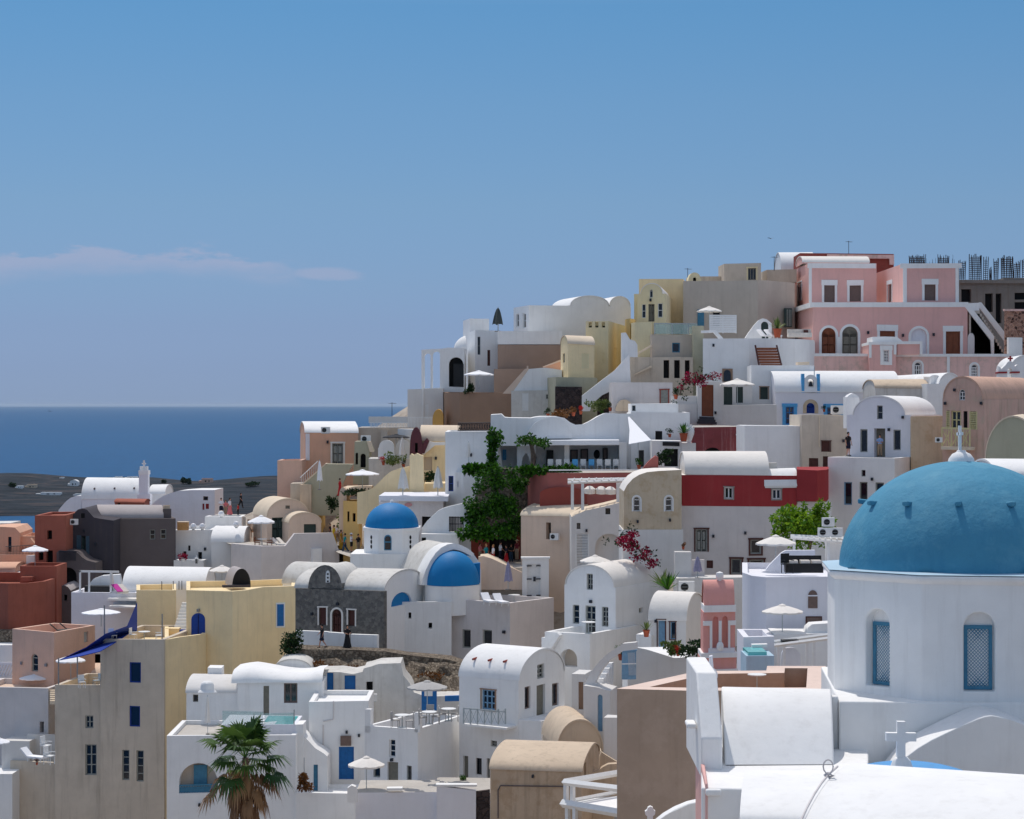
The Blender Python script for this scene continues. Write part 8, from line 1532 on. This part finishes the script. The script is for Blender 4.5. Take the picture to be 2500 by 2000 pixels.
mw_ = N(t, 'ShaderNodeMix', data_type='RGBA'); mw_.inputs[7].default_value = lin((190, 205, 215)); L(wc.outputs[0], mw_.inputs[0]); L(hs.outputs[0], mw_.inputs[6]); L(mw_.outputs[2], p.inputs['Base Color'])
tag(mb.build('sea', m), kind='structure')
# far cape: low terraced land, shore to ridge
rnd = random.Random(5); mb = MB(); NX, NY = 90, 26
def cape_h(i, j):
    t = j / (NY - 1); prof = 5 * min(1, t * 9) + 20 * math.sin(min(1, t) * 1.57) * (1.12 - .22 * i / 89)
    return prof * (1.0 + .10 * math.sin(i * .21) + .06 * math.sin(i * .57 + 2)) + .5 * math.sin(j * 2.1 + i * .3) * (t > .05)
vs = [(-700 + 1150 * i / (NX - 1), 1985 + 380 * j / (NY - 1) + 30 * math.sin(i * .13) + 12 * math.sin(i * .41), (cape_h(i, j) if j else -3)) for j in range(NY) for i in range(NX)]
mb.add(vs, [(j * NX + i, j * NX + i + 1, (j + 1) * NX + i + 1, (j + 1) * NX + i) for j in range(NY - 1) for i in range(NX - 1)], True)
m, t, p = principled('capeland', (70, 66, 60), .95); L = t.links.new
g = N(t, 'ShaderNodeTexCoord'); mpg = N(t, 'ShaderNodeMapping'); mpg.inputs['Scale'].default_value = (.012, .05, .5); L(g.outputs['Object'], mpg.inputs[0])
n1 = N(t, 'ShaderNodeTexNoise', Scale=1.0, Detail=8, Roughness=.65); L(mpg.outputs[0], n1.inputs['Vector'])
cr = N(t, 'ShaderNodeValToRGB'); L(n1.outputs[0], cr.inputs[0]); el = cr.color_ramp.elements
el[0].position = .40; el[0].color = lin((10, 24, 34)); el[1].position = .62; el[1].color = lin((66, 58, 58)); e = el.new(.5); e.color = lin((30, 40, 50))  # land tones shifted blue to carry distance haze in the colour
L(cr.outputs[0], p.inputs['Base Color']); bp = N(t, 'ShaderNodeBump', Strength=.8, Distance=5); L(n1.outputs[0], bp.inputs['Height']); L(bp.outputs[0], p.inputs['Normal'])
tag(mb.build('headland', m), kind='structure')
# hillside under the town, fitted just below the building bases
GROUND += [tuple(PX(*q)) for q in ((150, 2250, 143), (300, 2250, 143), (420, 2250, 143), (60, 2200, 138), (200, 2300, 135), (380, 2300, 134), (-120, 2150, 130), (100, 2500, 110), (300, 2500, 108), (480, 2350, 122), (150, 1900, 158), (60, 2150, 128), (-80, 2150, 120), (250, 2200, 132), (330, 2200, 120), (600, 2250, 105), (900, 2250, 100), (1200, 2250, 92), (1450, 2250, 84), (1700, 2300, 66), (2000, 2350, 50), (2400, 2400, 36), (1200, 2600, 50), (300, 2600, 80), (-100, 2400, 90), (760, 1440, 170), (1160, 1420, 165))]
NX, NY = 70, 80; X0, X1, Y0, Y1 = -75, 95, 18, 262
def hill(x, y):
    w = s_ = 0
    for gx, gy, gz in GROUND:
        d = (gx - x) ** 2 + (gy - y) ** 2 + 9; k = 1 / d ** 2.3; w += k; s_ += k * gz
    z = s_ / w - 3.2
    back = max(0, y - 222) / 40; z = z * (1 - min(1, back)) + (CZ - 45) * min(1, back)
    e_ = max(0, -x - .25 * y - 12) / 22; return z - 60 * min(1, e_) ** 1.5 - 40 * max(0, (y - 232) / 30) ** 1.5
mb = MB(); vs = [(X0 + (X1 - X0) * i / (NX - 1), Y0 + (Y1 - Y0) * j / (NY - 1)) for j in range(NY) for i in range(NX)]
mb.add([(x, y, hill(x, y)) for x, y in vs], [(j * NX + i, j * NX + i + 1, (j + 1) * NX + i + 1, (j + 1) * NX + i) for j in range(NY - 1) for i in range(NX - 1)], True)
b_ = [i for i in range(NX)] ; mb.add([(X0, Y0, -2), (X1, Y0, -2), (X1, Y1, -2), (X0, Y1, -2)] + [(X0, Y0, hill(X0, Y0)), (X1, Y0, hill(X1, Y0)), (X1, Y1, hill(X1, Y1)), (X0, Y1, hill(X0, Y1))], [(0, 1, 5, 4), (1, 2, 6, 5), (2, 3, 7, 6), (3, 0, 4, 7)])
tag(mb.build('hillside', plaster('hillground', (176, 164, 150), var=.16, stain=.3, patch=.5, patchrgb=(120, 104, 90), bump=.8)), kind='structure')
# ================================================== sea air: one even box of thin haze round everything
mb = MB(); mb.box((0, 59000, 70), (124000, 123000, 152)); hm = bpy.data.materials.new('haze'); hm.use_nodes = True; t = hm.node_tree; t.nodes.clear()
pv = N(t, 'ShaderNodeVolumePrincipled', Density=0.7e-5); pv.inputs['Color'].default_value = (.70, .84, 1.0, 1); pv.inputs['Anisotropy'].default_value = .2
ou_ = N(t, 'ShaderNodeOutputMaterial'); t.links.new(pv.outputs[0], ou_.inputs['Volume']); tag(mb.build('haze', hm), kind='stuff')
